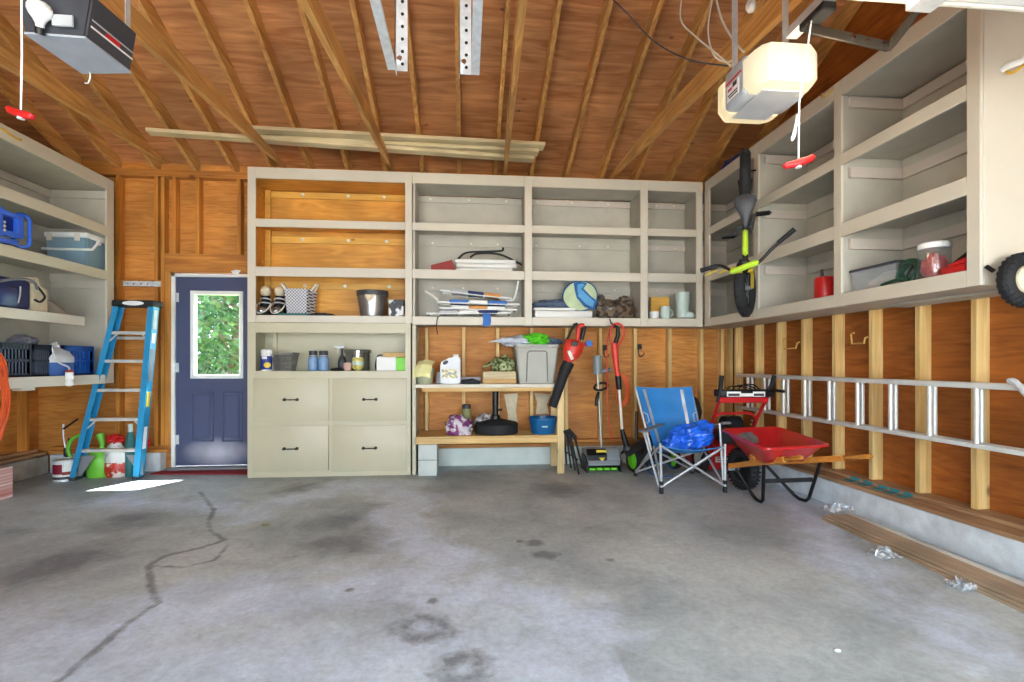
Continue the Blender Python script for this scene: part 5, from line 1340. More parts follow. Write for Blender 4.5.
# clear jar with red things, white lid
X = XSR + .11; r1 = .078; q = atx(934, 262, X - r1); yc = atx(934.5, 262, X).y; hz = atx(934, 243.5, X).z - ZA
t = thing('plastic_jar', 'large clear jar with a white screw lid, on the right wall shelf', 'jar', (X, yc, ZA))
b = MB(); b.lathe([(r1 * .92, 0), (r1, .012), (r1, hz * .82), (r1 * .93, hz * .86), (r1 * .90, hz * .86), (r1 * .97, hz * .8), (r1 * .97, .016), (.001, .012)], (X, yc, ZA), 28, cap=False); thin_glass('clear_jar', (246, 248, 248), .08, .08, .06); obj('body', b, 'clear_jar', t)
b = MB(); b.lathe([(r1 * 1.0, hz * .84), (r1 * 1.02, hz * .86), (r1 * 1.02, hz * .97), (r1 * .95, hz), (.001, hz)], (X, yc, ZA), 28); obj('lid', b, 'white', t)
b = MB(); b.blob((X, yc, ZA + .068), (.058, .058, .085), .2, 2.5, 4); solo('red_cloth', b, 'red', 'red cloth bundled inside the clear jar', 'cloth')
X = XSR + .09; q = atx(955, 270, X)
b = MB(); b.box((X - .06, q.y - .11, ZA), (X + .02, q.y + .03, ZA + .045), .012, 2); b.beam(V(X - .02, q.y + .02, ZA + .045), V(X - .02, q.y - .09, ZA + .07), .03, .03, (0, 0, 1), .008); solo('power_tool', b, 'red', 'flat red tool case right of the clear jar, by the end panel', 'tool')
b = MB(); b.tube([V(X + .06, q.y + .16, ZA + .02), V(X + .06, q.y - .09, ZA + .16)], .012, 8); b.tube([V(X + .05, q.y + .12, ZA + .02), V(X + .05, q.y - .09, ZA + .12)], .008, 8); solo('tool_handle', b, 'black', 'pair of black rods leaning behind the red tool case', 'rod')

# hooks and things hung on the right shelf unit
plain('hook_yellow', (226, 178, 60), .45)
q = atx(828, 94, XSR - .004); b = MB(); b.tube(curve([q + V(0, -.05, .01), q + V(-.02, -.03, -.012), q + V(-.025, 0.02, -.014), q + V(-.02, .045, .01), q + V(-.01, .05, .03)], 5), .006, 8); solo('utility_hook', b, 'hook_yellow', 'yellow hook screwed into the top rail of the right shelf unit', 'hook')
q = atx(7, 134, XSL + .006); b = MB(); b.tube(curve([q + V(0, -.10, .02), q + V(.016, -.05, .012), q + V(.02, 0.03, -.002), q + V(.016, .10, -.006), q + V(.003, .12, .012)], 5), .008, 8); solo('utility_hook', b, 'hook_yellow', 'yellow coated hook on the top rail of the left shelf unit', 'hook')
ye = dy0
q = aty(1006, 68, ye - .03)
t = thing('utility_hook', 'white hook with a yellow coated arm on the end panel at right', 'hook', (q.x + .06, ye - .03, q.z))
b = MB(); b.tube([aty(1003, 70, ye - .004), aty(1008, 66, ye - .03), aty(1030, 58, ye - .05)], .016, 10); obj('bracket', b, 'white', t)
b = MB(); b.tube(curve([aty(1005, 71, ye - .01), aty(1012, 73, ye - .045), aty(1020, 68, ye - .06), aty(1030, 60, ye - .06)], 5), .007, 8); obj('arm', b, 'hook_yellow', t)
# wheel hung on the end panel
wc2 = aty(1024, 280, ye - .09)
t = thing('cart_tyre', 'black treaded tyre with a cream hub hung on the end panel at right', 'wheel', tuple(wc2 - V(0, 0, .2)))
R2 = 505 and (aty(1024, 280, ye - .09).x - aty(999.4, 280, ye - .09).x)
b = MB(); b.tube([wc2 + V(cos(a * pi / 18), 0, sin(a * pi / 18)) * (R2 * .74) for a in range(36)], R2 * .26, 12, True)
for a in range(26):
    d = V(cos(a * 2 * pi / 26), 0, sin(a * 2 * pi / 26)); b.beam(wc2 + d * R2 * .985 + V(0, -.016, 0), wc2 + d * R2 * .985 + V(0, .016, 0), .014, .008, d)
    b.beam(wc2 + d * R2 * .80 + V(0, -R2 * .235, 0), wc2 + d * R2 * .93 + V(0, -R2 * .165, 0), .012, .012, (0, 1, 0))
obj('tyre', b, 'black_matte', t)
b = MB(); b.lathe([(R2 * .52, -.03), (R2 * .56, 0), (R2 * .50, .03), (.02, .035)], n=26, M=frame(wc2, (1, 0, 0), (0, 0, 1), (0, -1, 0))); b.lathe([(.03, -.06), (.03, .05)], n=14, M=frame(wc2, (1, 0, 0), (0, 0, 1), (0, -1, 0))); obj('hub', b, 'cream', t)
b = MB(); b.cyl(wc2 + V(-R2 * .9, .04, .05), aty(986.5, 266.5, ye - .02), .011, n=10); b.cyl(wc2, wc2 + V(0, .088, 0), .018, n=10); obj('axle', b, 'black', t)
# wall hooks on right studs
for u0, v0, lab in ((790, 344, 'tan wire hook on a right wall stud, the farther of two'), (858, 339, 'tan wire hook on a right wall stud, the nearer of two')):
    xh = XR - .02
    pts = [atx(u0 - 4, v0 - 6 if u0 < 800 else v0 - 6, xh), atx(u0 - 7, v0 - 5, xh), atx(u0 - 6, v0 + 5, xh), atx(u0 + 6, v0 + 4, xh), atx(u0 + 7, v0 - 1, xh), atx(u0 + 10, v0 - 2, XR - .002)]
    b = MB(); b.tube(pts, .008, 8); solo('wall_hook', b, plain('hook_tan', (206, 160, 84), .5), lab, 'hook')
# ------------------------------------------------------------ left wall shelves
L3, L2, L1 = 2.093, 1.601, 1.046
plain('blue_plastic', (58, 112, 228), .35, var=.08)
plain('blue_deep', (16, 44, 130), .45)
plain('cooler_blue', (128, 156, 172), .4, var=.04)
plain('navy_cloth', (44, 46, 96), .75, var=.15, bump=.2)
plain('navy_shiny', (24, 46, 110), .4)
plain('crate_navy', (16, 24, 56), .45)
plain('crate_blue', (20, 84, 176), .4)
plain('grey_felt', (150, 140, 124), .9, var=.08, bump=.2)
plain('fluid_blue', (72, 110, 180), .2)
plain('jug_white', (226, 228, 230), .35)
# bright blue frame with an oval loop
X = XSL - .06
q0, q1, q2 = atx(0, 215, X), atx(26, 225, X), atx(26, 212, X)
t = thing('plastic_rack', 'bright blue plastic rack with a square opening and an oval loop, left of the cooler', 'plastic rack', (X - .1, (q0.y + q1.y) / 2, L3))
def lf(u, v): return atx(u, v, X)
def plate(name, pts, th, m, par, dx=0.0):
    b = MB(); P = [lf(u, v) + V(dx, 0, 0) for u, v in pts]; b.loft([P, [p - V(th, 0, 0) for p in P]]); return obj(name, b, m, par)
plate('panel', [(-14, 205), (3, 207), (3, 236.5), (-14, 234)], .05, 'blue_plastic', t)
plate('panel', [(3, 209), (24, 217), (24, 220.5), (3, 214)], .06, 'blue_plastic', t)
plate('panel', [(3, 229.5), (24, 234), (24, 239), (3, 234.5)], .06, 'blue_plastic', t)
plate('panel', [(18.5, 219), (24, 220), (24, 235), (18.5, 233)], .06, 'blue_plastic', t)
plate('recess', [(3, 213), (18.5, 218), (18.5, 233.5), (3, 230)], .012, 'blue_deep', t, -.04)
plate('foot_panel', [(-14, 234.5), (20, 241), (17, 245), (-14, 240)], .09, 'blue_plastic', t)
c_ = lf(29.3, 231); hy = abs(lf(34.2, 231).y - lf(24.5, 231).y) / 2 - .022; hz = abs(lf(29, 212.5).z - lf(29, 250).z) / 2 - .02
b = MB(); hy = .05; b.tube([c_ + V(-.06, 0, 0) + V(.73, .68, 0) * (cos(a * pi / 16) * hy) + V(0, 0, (sin(a * pi / 16)) * hy + (hz - hy) * (1 if a <= 16 else -1)) for a in range(32)], .015, 8, True); obj('loop', b, 'blue_plastic', t)
for v in (222, 226, 230):
    b = MB(); b.ell(lf(4.5, v) + V(.002, 0, 0), (.006, .012, .012), None, 8, 6); obj('stud_dot', b, 'light_grey', t)
# cooler
Xc = XSL - .05
e = atx(87, 268, Xc); e2 = atx(106.5, 268, Xc); y0_, y1_ = e.y, 5.532
xl = aty(45, 240, y0_).x; zt_ = atx(87, 232.5, Xc).z
t = thing('cooler', 'grey-blue hard cooler with a white lid and bail handle, on the left wall shelf', 'cooler', ((xl + Xc) / 2, (y0_ + y1_) / 2, L3))
b = MB(); zl = zt_ - .05
b.loft([[V(xl + .015, y0_ + .012, L3), V(Xc - .015, y0_ + .012, L3), V(Xc - .015, y1_, L3), V(xl + .015, y1_, L3)], [V(xl, y0_, zl), V(Xc, y0_, zl), V(Xc, y1_, zl), V(xl, y1_, zl)]]); bmesh.ops.bevel(b.bm, geom=list(b.bm.edges), offset=.012, segments=2, affect='EDGES'); obj('body', b, 'cooler_blue', t)
b = MB(); b.box((xl - .008, y0_ - .008, zl + .001), (Xc + .008, y1_, zt_), .012, 2); obj('lid', b, 'white', t)
zh = atx(87, 250, Xc).z
b = MB(); b.tube([V(xl - .012, y0_ - .02, zh), V(Xc - .03, y0_ - .02, zh), V(Xc + .014, y0_ + .05, zh + .015), V(Xc + .016, y0_ + (y1_ - y0_) * .5, zl - .012)], .012, 8); obj('handle', b, 'white', t)
b = MB(); b.cyl((Xc, y0_ + (y1_ - y0_) * .52, zl - .02), (Xc + .02, y0_ + (y1_ - y0_) * .52, zl - .02), .024, n=14); obj('pivot', b, 'white', t)
for k in (.12, .78):
    b = MB(); b.box((xl + (Xc - xl) * k - .025, y0_ - .018, zl - .035), (xl + (Xc - xl) * k + .025, y0_ - .002, zt_ - .01), .006); obj('latch', b, 'off_white', t)
# soft cooler bag with cream jug
X = XSL - .06
def lx2(u, v): return atx(u, v, X)
a, c_ = lx2(-14, 300), lx2(32, 300); zt_ = lx2(20, 277.5).z
t = thing('cooler_bag', 'navy soft cooler bag with a shiny dark blue front pocket and curved strap', 'bag', (X - .12, (a.y + c_.y) / 2, L2))
b = MB(); b.box((X - .26, a.y, L2), (X, c_.y, zt_ - .01), .035, 3); obj('body', b, 'navy_cloth', t)
b = MB(); p0, p1 = lx2(-12, 302), lx2(13.5, 304); b.box((X + .001, p0.y, L2 + .012), (X + .035, p1.y, lx2(8, 287.5).z), .012, 2); obj('pocket', b, 'navy_shiny', t)
b = MB(); b.tube(curve([lx2(16.5, 286.5) + V(.03, 0, 0), lx2(15.5, 294) + V(.035, 0, 0), lx2(13.5, 303) + V(.034, 0, 0)], 5), .006, 6); obj('zip', b, 'light_grey', t)
b = MB(); b.tube(curve([lx2(-4, 281) + V(.03, 0, 0), lx2(8, 279) + V(.04, 0, 0), lx2(22, 279.5) + V(.04, 0, 0), lx2(31, 283) + V(.03, 0, 0), lx2(36, 289) + V(.01, 0, 0)], 5), .011, 8); obj('strap', b, 'mid_grey', t)
p0, p1 = lx2(32.5, 300).y, lx2(48.5, 300).y; zt_ = lx2(38, 277.5).z; zs = lx2(46, 290).z
t = thing('jug', 'cream boxy jug with a dark carrying strap, standing beside the navy cooler bag', 'jug', (X - .1, (p0 + p1) / 2, L2))
b = MB(); b.prism([(p0 + .004, L2), (p1, L2), (p1 - .005, zs), (p1 - .10, zs + .02), (p1 - .12, zt_), (p0 + .06, zt_ + .004), (p0 + .004, zt_ - .06)], frame((X - .22, 0, 0), (0, 1, 0), (0, 0, 1), (1, 0, 0)), .22); bmesh.ops.bevel(b.bm, geom=list(b.bm.edges), offset=.01, segments=2, affect='EDGES'); obj('body', b, 'cream', t)
b = MB(); ym = p0 + .04; b.tube(curve([V(X + .004, ym, zs + .02), V(X + .022, ym + .03, zs - .03), V(X + .024, ym + .055, zs - .07), V(X + .022, ym + .01, zs - .115), V(X + .008, ym - .03, zs - .10)], 5), .009, 8); obj('strap', b, 'black', t)
# grey felt cap
p0, p1 = lx2(53, 305).y, lx2(88, 312).y; p1 = min(p1, 5.13)
b = MB(); zt_ = lx2(60, 300.5).z - L2
b.loft([[V(X - .10 + cos(a_ * pi / 12) * .10 * k, (p0 + p1) / 2 + sh + sin(a_ * pi / 12) * (p1 - p0) / 2 * k2, L2 + z) for a_ in range(24)] for k, k2, z, sh in ((1, 1, 0, 0), (1, .97, .012, 0), (.9, .72, zt_ * .5, -.06), (.72, .5, zt_ * .9, -.12), (.3, .2, zt_, -.14))]); solo('felt_hat', b, 'grey_felt', 'grey-brown felt hat lying at the end of the short left shelf', 'hat')
# crates
def crate(X, y0_, y1_, z, h, d, m, t):
    b = MB()
    for yy in (y0_, y1_ - .014): b.box((X - d, yy, z), (X, yy + .014, z + .02)); b.box((X - d, yy, z + h - .035), (X, yy + .014, z + h))
    for xx in (X - d, X - .014): b.box((xx, y0_, z), (xx + .014, y1_, z + .025)); b.box((xx, y0_, z + h - .05), (xx + .014, y1_, z + h)); b.box((xx, y0_, z + h * .45), (xx + .014, y1_, z + h * .52))
    n = 9
    for k in range(n + 1):
        y = y0_ + (y1_ - y0_ - .014) * k / n
        for xx in (X - d, X - .014): b.box((xx, y, z), (xx + .014, y + (.03 if k in (0, n) else .014), z + h))
    for k in range(7):
        x = X - d + (d - .014) * k / 6
        for yy in (y0_, y1_ - .014): b.box((x, yy, z), (x + .014, yy + .014, z + h))
    o1 = obj('crate_walls', b, m, t)
    b = MB(); b.box((X - d, y0_, z), (X, y1_, z + .012)); obj('crate_floor', b, m, t)
X = XSL - .05
def l1(u, v): return atx(u, v, X)
ya_, yb2 = l1(-3, 360).y, l1(30, 360).y; h1 = l1(20, 343).z - L1
t = thing('milk_crate', 'navy plastic milk crate of bottles at the left end of the bottom left shelf', 'crate', (X - .16, (ya_ + yb2) / 2, L1)); crate(X, ya_, yb2, L1, h1, .3, 'crate_navy', t)
yc_, yd_ = yb2 + .012, l1(51, 360).y
t = thing('milk_crate', 'second navy plastic milk crate, between the bottle crate and the blue-filled jug', 'crate', (X - .16, (yc_ + yd_) / 2, L1)); crate(X, yc_, yd_, L1, h1 * .98, .3, 'crate_navy', t)
ye_, yf_ = l1(66, 360).y, min(l1(96, 360).y, 5.43)
t = thing('milk_crate', 'bright blue plastic milk crate at the right end of the bottom left shelf', 'crate', (X - .16, (ye_ + yf_) / 2, L1)); crate(X - .03, ye_, yf_, L1, l1(85, 346).z - L1, .3, 'crate_blue', t)
b = MB(); b.box((X - .047, ye_ + .09, L1 + .02), (X - .043, yf_ - .02, L1 + .16)); obj('inner_panel', b, 'crate_blue', t)
for k, (dy, lab) in enumerate(((.03, 'dark bottle with a pale green label in the left navy crate, leftmost of three'), (.115, 'dark bottle with a pale green label in the left navy crate, middle of three'), (.20, 'dark bottle with a pale green label in the left navy crate, rightmost of three'))):
    yy = ya_ + .14 + dy; t = thing('bottle', lab, 'bottle', (X - .07, yy, L1 + .014), 0, 'bottles in the navy crate')
    b = MB(); b.lathe([(.032, 0), (.036, .01), (.036, .16), (.014, .21), (.014, .25)], (X - .07, yy, L1 + .014), 16); obj('glass', b, plain('bottle_green', (26, 44, 38), .15), t)
    b = MB(); b.lathe([(.0366, .04), (.0366, .11)], (X - .07, yy, L1 + .014), 16, cap=False); obj('label', b, plain('label_mint', (150, 190, 170), .6), t)
b = MB(); b.blob((X - .15, (yc_ + yd_) / 2, L1 + h1 + .02), (.10, (yd_ - yc_) * .5, .06), .2, 2, 5); solo('plastic_bag', b, plain('haze_grey', (104, 102, 112), .35, var=.2), 'grey translucent plastic bag bulging out of the second navy crate', 'bag')
# washer jug
q0, q1 = l1(51.5, 360), l1(76.5, 360); Xj = XSL - .03; ya_, yb2 = atx(52, 360, Xj).y, min(atx(76, 360, Xj).y, ye_ + .3)
zsh, ztp, zfl = atx(64, 357.5, Xj).z, atx(62, 347.5, Xj).z, atx(64, 362.5, Xj).z
yb2 = ya_ + .24 if yb2 - ya_ > .3 else yb2
t = thing('sprayer_jug', 'white jug half full of blue liquid with a nozzle hanging over the shelf edge', 'jug', (Xj - .07, (ya_ + yb2) / 2, L1))
ym = (ya_ + yb2) / 2
def rr_(k, z, dx=.07): return [V(Xj - .07 + sx * dx * k, ym + sy * (yb2 - ya_) / 2 * k, z) for sx, sy in ((-.8, -1), (.8, -1), (1, -.85), (1, .85), (.8, 1), (-.8, 1), (-1, .85), (-1, -.85))]
b = MB(); b.loft([rr_(.97, L1), rr_(1, L1 + .01), rr_(1, zfl)]); obj('liquid', b, 'fluid_blue', t)
b = MB(); b.loft([rr_(1, zfl), rr_(1, zsh), rr_(.72, zsh + (ztp - zsh) * .6), rr_(.3, ztp - .01), rr_(.22, ztp)]); obj('body', b, 'jug_white', t)
b = MB(); b.lathe([(.024, 0), (.026, .02), (.012, .035), (.010, .05)], (Xj - .07, ym, ztp), 14); obj('cap', b, 'white', t)
nq = atx(69.5, 377, XSL + .03)
b = MB(); b.tube(curve([V(Xj - .07, ym, ztp + .04), V(Xj - .03, ym - .10, ztp + .02), V(Xj + .012, ym - .10, zsh - .03), V(Xj + .03, ym + .0, L1 + .08), nq + V(0, 0, .06)], 6), .007, 8); obj('hose', b, 'jug_white', t)
b = MB(); b.lathe([(.026, .05), (.03, .045), (.03, -.02), (.022, -.03), (.030, -.055), (.030, -.075), (.012, -.085)], nq, 16); obj('nozzle', b, 'white', t)
b = MB(); b.lathe([(.0305, .042), (.0305, .058), (.02, .066)], nq, 16); obj('nozzle_collar', b, 'rust_red', t)
# orange cord coil hung at the left edge
X = XSL + .035; c_ = atx(-7, 396, X); 
t = thing('extension_lead', 'orange extension cord coiled and hung over the left shelf edge', 'cord', (X, c_.y, c_.z - .4))
zt_, zb2 = atx(-3, 352, X).z, atx(-3, 442, X).z
rng = random.Random(2)
for k in range(10):
    w = .055 + .05 * rng.random(); dz = rng.uniform(-.05, .01); dx = rng.uniform(-.006, .028); ph = rng.uniform(0, 6)
    zc_, hz = (zt_ + zb2) / 2 + dz * .5, (zt_ - zb2) / 2 + dz * .5
    b = MB(); b.tube([V(X + dx + .008 * sin(2 * a_ * pi / 15 + ph), c_.y + cos(a_ * pi / 15) * w * (1 + .12 * sin(3 * a_ * pi / 15 + ph)), zc_ + sin(a_ * pi / 15) * hz) for a_ in range(30)], .0085, 6, True); obj('loop', b, 'orange', t)

b = MB(); b.tube([V(XSL + .001, c_.y, zt_ - .03), V(XSL + .045, c_.y, zt_ - .035), V(XSL + .06, c_.y, zt_ + .0)], .009, 8); b.tube([V(XSL + .012, c_.y, zb2 + .5), V(XSL + .012, c_.y, zt_ - .03)], .009, 8); obj('hook', b, 'galvanised', t)
# ------------------------------------------------------------ floor at the left
q = atz(58, 482, 0); q.y += .09
t = thing('paint_can', 'dented paint can with a burgundy and white label, on the floor by the stepladder', 'paint can', tuple(q))
r1 = (xat(68, q.y) - xat(47, q.y)) / 2; hz = zat(58, 459, q.y)
b = MB(); b.lathe([(r1, 0), (r1, .008), (r1 * .97, .012), (r1 * .97, hz - .012), (r1, hz - .008), (r1, hz), (r1 * .9, hz), (r1 * .88, hz - .012), (.001, hz - .012)], q, 28); bd = obj('body', b, 'galvanised', t)
def lab_sheet(name, a0, a1, z0, z1, m, k=1.004):
    b = MB(); b.sheet(lambda a_, c2: (q.x + cos(a0 + (a1 - a0) * a_) * r1 * .97 * k, q.y + sin(a0 + (a1 - a0) * a_) * r1 * .97 * k, z0 + (z1 - z0) * c2), 14, 2, .0006); obj(name, b, m, bd)
plain('burgundy', (140, 30, 50), .5)
lab_sheet('label', pi * .98, pi * 2.02, .015, hz - .016, 'label_white'); lab_sheet('label_band', pi * 1.0, pi * 1.62, hz * .34, hz * .80, 'burgundy', 1.012); lab_sheet('label_band', pi * 1.62, pi * 1.98, hz * .30, hz * .45, 'rust_red', 1.012); lab_sheet('label_band', pi * 1.02, pi * 1.2, .02, hz * .6, 'light_grey', 1.018); lab_sheet('label_band', pi * 1.25, pi * 1.9, .02, hz * .22, 'dark_grey', 1.012)
b = MB(); b.tube([q + V(cos(a_ * pi / 10) * r1 * 1.03, -.05 * sin(a_ * pi / 10) - r1 * .2, hz - .035 + .07 * sin(a_ * pi / 10)) for a_ in range(11)], .003, 6); obj('bail', b, 'galvanised', t)
b = MB(); b.lathe([(.001, 0), (r1 * .86, 0), (r1 * .86, .006), (.001, .008)], q + V(0, 0, hz - .012), 24); obj('lid', b, plain('dried_paint', (190, 166, 120), .6, var=.3), t)
b = MB(); c2 = atz(73, 478.5, 0); b.blob((c2.x, c2.y + .06, .035), (.075, .07, .055), .3, 2, 8); solo('rag', b, 'charcoal_fabric', 'dark crumpled rag on the floor between the paint can and the stepladder', 'rag')
# hand pump behind the can
p = V(xat(65.5, 5.52), 5.52, 0)
t = thing('hand_pump', 'black upright hand pump with a T handle, behind the paint can', 'pump', tuple(p))
b = MB(); b.cyl(p, p + V(0, 0, .30), .016, n=12); b.box(p + V(-.07, -.05, 0), p + V(.07, .05, .014), .004); obj('barrel', b, 'black', t)
zt_ = zat(65, 424, p.y)
tubeo('rod', [p + V(0, 0, .3), V(p.x - .02, p.y, zt_ - .12), V(p.x - .02, p.y, zt_)], .008, 'galvanised', t); tubeo('rod', [p + V(.03, 0, .1), V(p.x + .03, p.y, zt_ - .14)], .007, 'black', t)
tubeo('handle', [V(p.x - .02, p.y, zt_ - .05), V(p.x + .05, p.y, zt_ + .0), V(xat(80, p.y) - .02, p.y, zt_ + .05)], .010, 'black', t)
# watering can
plain('can_green', (118, 200, 60), .4, var=.05)
yw = 5.515; q = V(xat(98.5, yw), yw, 0)
t = thing('watering_can', 'lime green watering can with a large hoop handle, behind the stepladder treads', 'watering can', tuple(q))
zt_, zb2 = zat(98, 432, yw), .0; r1 = (xat(107, yw) - xat(91, yw)) / 2
b = MB(); b.lathe([(r1 * 1.25, 0), (r1 * 1.4, .03), (r1 * 1.4, .17), (r1 * 1.2, .23), (r1 * .8, .26), (r1 * .75, .29), (r1 * .65, .29), (r1 * .6, .2), (.001, .1)], q, 22, sy=.72); obj('body', b, 'can_green', t)
b = MB(); c_ = V(xat(82, yw), yw, zat(80, 449, yw)); b.tube([c_ + V(cos(a_ * pi / 14) * .13, 0, sin(a_ * pi / 14) * .14) for a_ in range(4, 26)], .018, 10); obj('handle', b, 'can_green', t)
b = MB(); b.tube([q + V(.02, -.01, .24), q + V(.045, -.01, .33), aty(100, 434, yw)], [.02, .022, .036], 12); obj('spout', b, 'can_green', t)
# bag of soil
y = 5.50; x0_, x1_ = xat(105, y), xat(127, y)
photo_mat('bag_white', 9, (228, 224, 220), (176, 170, 172), .60); photo_mat('bag_red', 15, (198, 52, 40), (236, 222, 210), .54)
t = thing('soil_bag', 'red and white plastic bag with a gathered red top, behind the stepladder', 'bag', ((x0_ + x1_) / 2, y, 0))
xm, w = (x0_ + x1_) / 2, (x1_ - x0_) / 2
def bag_ring(z, k, ph): return [V(xm + cos(a_ * pi / 12) * w * k * (1 + .13 * sin(5 * a_ * pi / 12 + ph)), y + sin(a_ * pi / 12) * .06 * k * (1 + .1 * sin(4 * a_ * pi / 12 + ph)), z) for a_ in range(24)]
b = MB(); b.loft([bag_ring(0, .78, 0), bag_ring(.03, .95, 1), bag_ring(.09, 1, 1.3), bag_ring(.15, .93, 2)]); obj('lower_bag', b, 'bag_red', t)
b = MB(); b.loft([bag_ring(.15, .93, 2), bag_ring(.22, .98, 2.5), bag_ring(.29, .8, 3), bag_ring(.335, .5, 4), bag_ring(.36, .34, 5)]); obj('upper_bag', b, 'bag_white', t)
b = MB(); b.blob((xm - .01, y, .385), (w * .7, .05, .045), .5, 3.4, 4, False, 30, 18); obj('gathered_top', b, 'red', t)
# dark green bottle and red stick behind the ladder's right rail
y = 5.50; q = V(xat(130.5, y), y, 0)
t = thing('bottle', 'dark teal bottle standing right of the red and white bag', 'bottle', tuple(q))
zt_ = zat(130, 424, y)
b = MB(); b.lathe([(.04, 0), (.046, .012), (.046, zt_ * .62), (.03, zt_ * .8), (.018, zt_ * .86)], q, 18); obj('body', b, 'teal', t)
b = MB(); b.lathe([(.022, zt_ * .85), (.022, zt_), (.018, zt_)], q, 14); obj('cap', b, 'mint', t)
b = MB(); y = 5.66; p = V(xat(148.5, y), y, .0); b.cyl(p + V(-.02, 0, .276), aty(148.2, 417, y), .012, .010, 10); b.box(p + V(-.045, -.012, .2785), p + V(.02, .012, .36), .006); solo('trowel', b, 'red', 'red handled trowel standing on the wall plate right of the stepladder', 'trowel')
# patterned carton at the far left
p1_ = atz(13, 497, 0)
def carton_mat():
    m, nt, p = newmat('carton_print')
    tc = N(nt, 'ShaderNodeTexCoord'); br = N(nt, 'ShaderNodeTexBrick'); mp = N(nt, 'ShaderNodeMapping'); mp.inputs['Rotation'].default_value = (pi / 2, 0, 0); mp.inputs['Scale'].default_value = (9, 9, 9)
    nt.links.new(tc.outputs['Object'], mp.inputs['Vector']); nt.links.new(mp.outputs['Vector'], br.inputs['Vector'])
    br.inputs['Color1'].default_value = srgb(226, 214, 208); br.inputs['Color2'].default_value = srgb(196, 120, 110); br.inputs['Mortar'].default_value = srgb(214, 150, 140); br.inputs['Mortar Size'].default_value = .06; br.inputs['Scale'].default_value = 1.0
    nt.links.new(br.outputs['Color'], p.inputs['Base Color']); p.inputs['Roughness'].default_value = .7
carton_mat()
hz = zat(13, 466, p1_.y)
b = MB(); b.box((p1_.x - .2, p1_.y - .4, 0), (p1_.x, p1_.y, hz), .003); solo('carton', b, 'carton_print', 'pink and white printed carton on the floor at the left edge of view', 'box')

# ------------------------------------------------------------ on the workbench
WZ, LZ = .941, .404
plain('tote_grey', (176, 176, 164), .5, var=.04); plain('pale_yellow', (232, 226, 160), .7, var=.1); plain('sage', (170, 172, 140), .5)
y = wy + .14
xc_ = xat(425, y); r1 = (xat(435, y) - xat(416, y)) / 2
t = thing('bucket', 'small sage bucket at the left end of the workbench, a yellow cloth over it', 'bucket', (xc_, y, WZ))
hz = zat(425, 368.5, y) - WZ
b = MB(); b.lathe([(r1 * .78, 0), (r1 * .8, .01), (r1, hz), (r1 * .95, hz), (r1 * .75, .014), (.001, .014)], (xc_, y, WZ), 24); obj('body', b, 'sage', t)
b = MB(); b.sheet(lambda a_, c2: V(xat(414.5, y) + (xat(431, y) - xat(414.5, y)) * a_ + .06 * (c2 - .3) * c2 + .015 * noise.noise(V(a_ * 3, c2 * 3, 1)), y - r1 * 1.08 - .02 * sin(pi * a_) + (.09 * max(0, c2 - .72) / .28) + .02 * noise.noise(V(a_ * 4, c2 * 4, 5)), zat(420, 378, y) + (zat(420, 362, y) - zat(420, 378, y)) * c2 + .02 * sin(pi * a_)), 14, 16, .006); solo('cleaning_cloth', b, 'pale_yellow', 'pale yellow cloth draped over the small sage bucket on the workbench', 'cloth')
# white jug
x0_, x1_ = xat(440.5, y), xat(460.5, y); zt_ = zat(452, 357, y)
t = thing('jug', 'white plastic jug with a side grip and printed label, on the workbench', 'jug', ((x0_ + x1_) / 2, y, WZ))
w = x1_ - x0_
def loop_rect(pts): return [V(x0_ + a_ * w, 0, WZ + c2 * (zt_ - WZ)) for a_, c2 in pts]
out_ = [(0, 0), (1, 0), (1, .97), (.95, 1), (.55, 1), (.45, .93), (.12, .86), (0, .74)]
b = MB(); b.loft([[p + V(0, y - .06, 0) for p in loop_rect(out_)], [p + V(0, y + .06, 0) for p in loop_rect(out_)]]); bmesh.ops.bevel(b.bm, geom=list(b.bm.edges), offset=.012, segments=2, affect='EDGES'); obj('body', b, 'jug_white', t)
b = MB(); b.ell(V(x0_ + .26 * w, y - .058, WZ + .79 * (zt_ - WZ)), (.034, .006, .02), Matrix.Rotation(-.5, 4, 'Y'), 14, 8); obj('grip_hole', b, 'dark_grey', t)
b = MB(); b.lathe([(.03, 0), (.03, .03), (.026, .034)], (x0_ + .76 * w, y, zt_ - .004), 16); obj('cap', b, 'white', t)
def label_mat():
    m, nt, p = newmat('jug_label'); tc = N(nt, 'ShaderNodeTexCoord'); no = N(nt, 'ShaderNodeTexNoise'); no.inputs['Scale'].default_value = 38
    nt.links.new(tc.outputs['Object'], no.inputs['Vector']); r = ramp(nt, [(.42, srgb(232, 230, 214)), (.5, srgb(224, 206, 90)), (.6, srgb(150, 160, 170))]); nt.links.new(no.outputs['Fac'], r.inputs['Fac']); nt.links.new(r.outputs['Color'], p.inputs['Base Color'])
label_mat()
b = MB(); b.box((x0_ + .08 * w, y - .0625, WZ + .06), (x1_ - .14 * w, y - .0605, WZ + .55 * (zt_ - WZ))); obj('label', b, 'jug_label', t)
b = MB(); b.lathe([(.03, 0), (.033, .01), (.033, .08), (.02, .1), (.02, .12)], (xat(438.8, y + .12), y + .13, WZ), 14); solo('small_bottle', b, 'light_grey', 'small pale bottle half hidden between the sage bucket and white jug', 'bottle')
# dark heap and grey ruler box
b = MB(); b.blob((xat(470, y), y, WZ + .014), (.105, .09, .034), .3, 2.4, 11); solo('work_gloves', b, 'charcoal_fabric', 'dark charcoal gloves heaped on the workbench right of the white jug', 'gloves')
b = MB(); b.box((xat(461, y + .17), y + .17, WZ), (xat(481, y + .17), y + .24, zat(470, 377, y + .17)), .004); solo('flat_box', b, 'light_grey', 'flat pale grey box behind the dark gloves on the workbench', 'box')
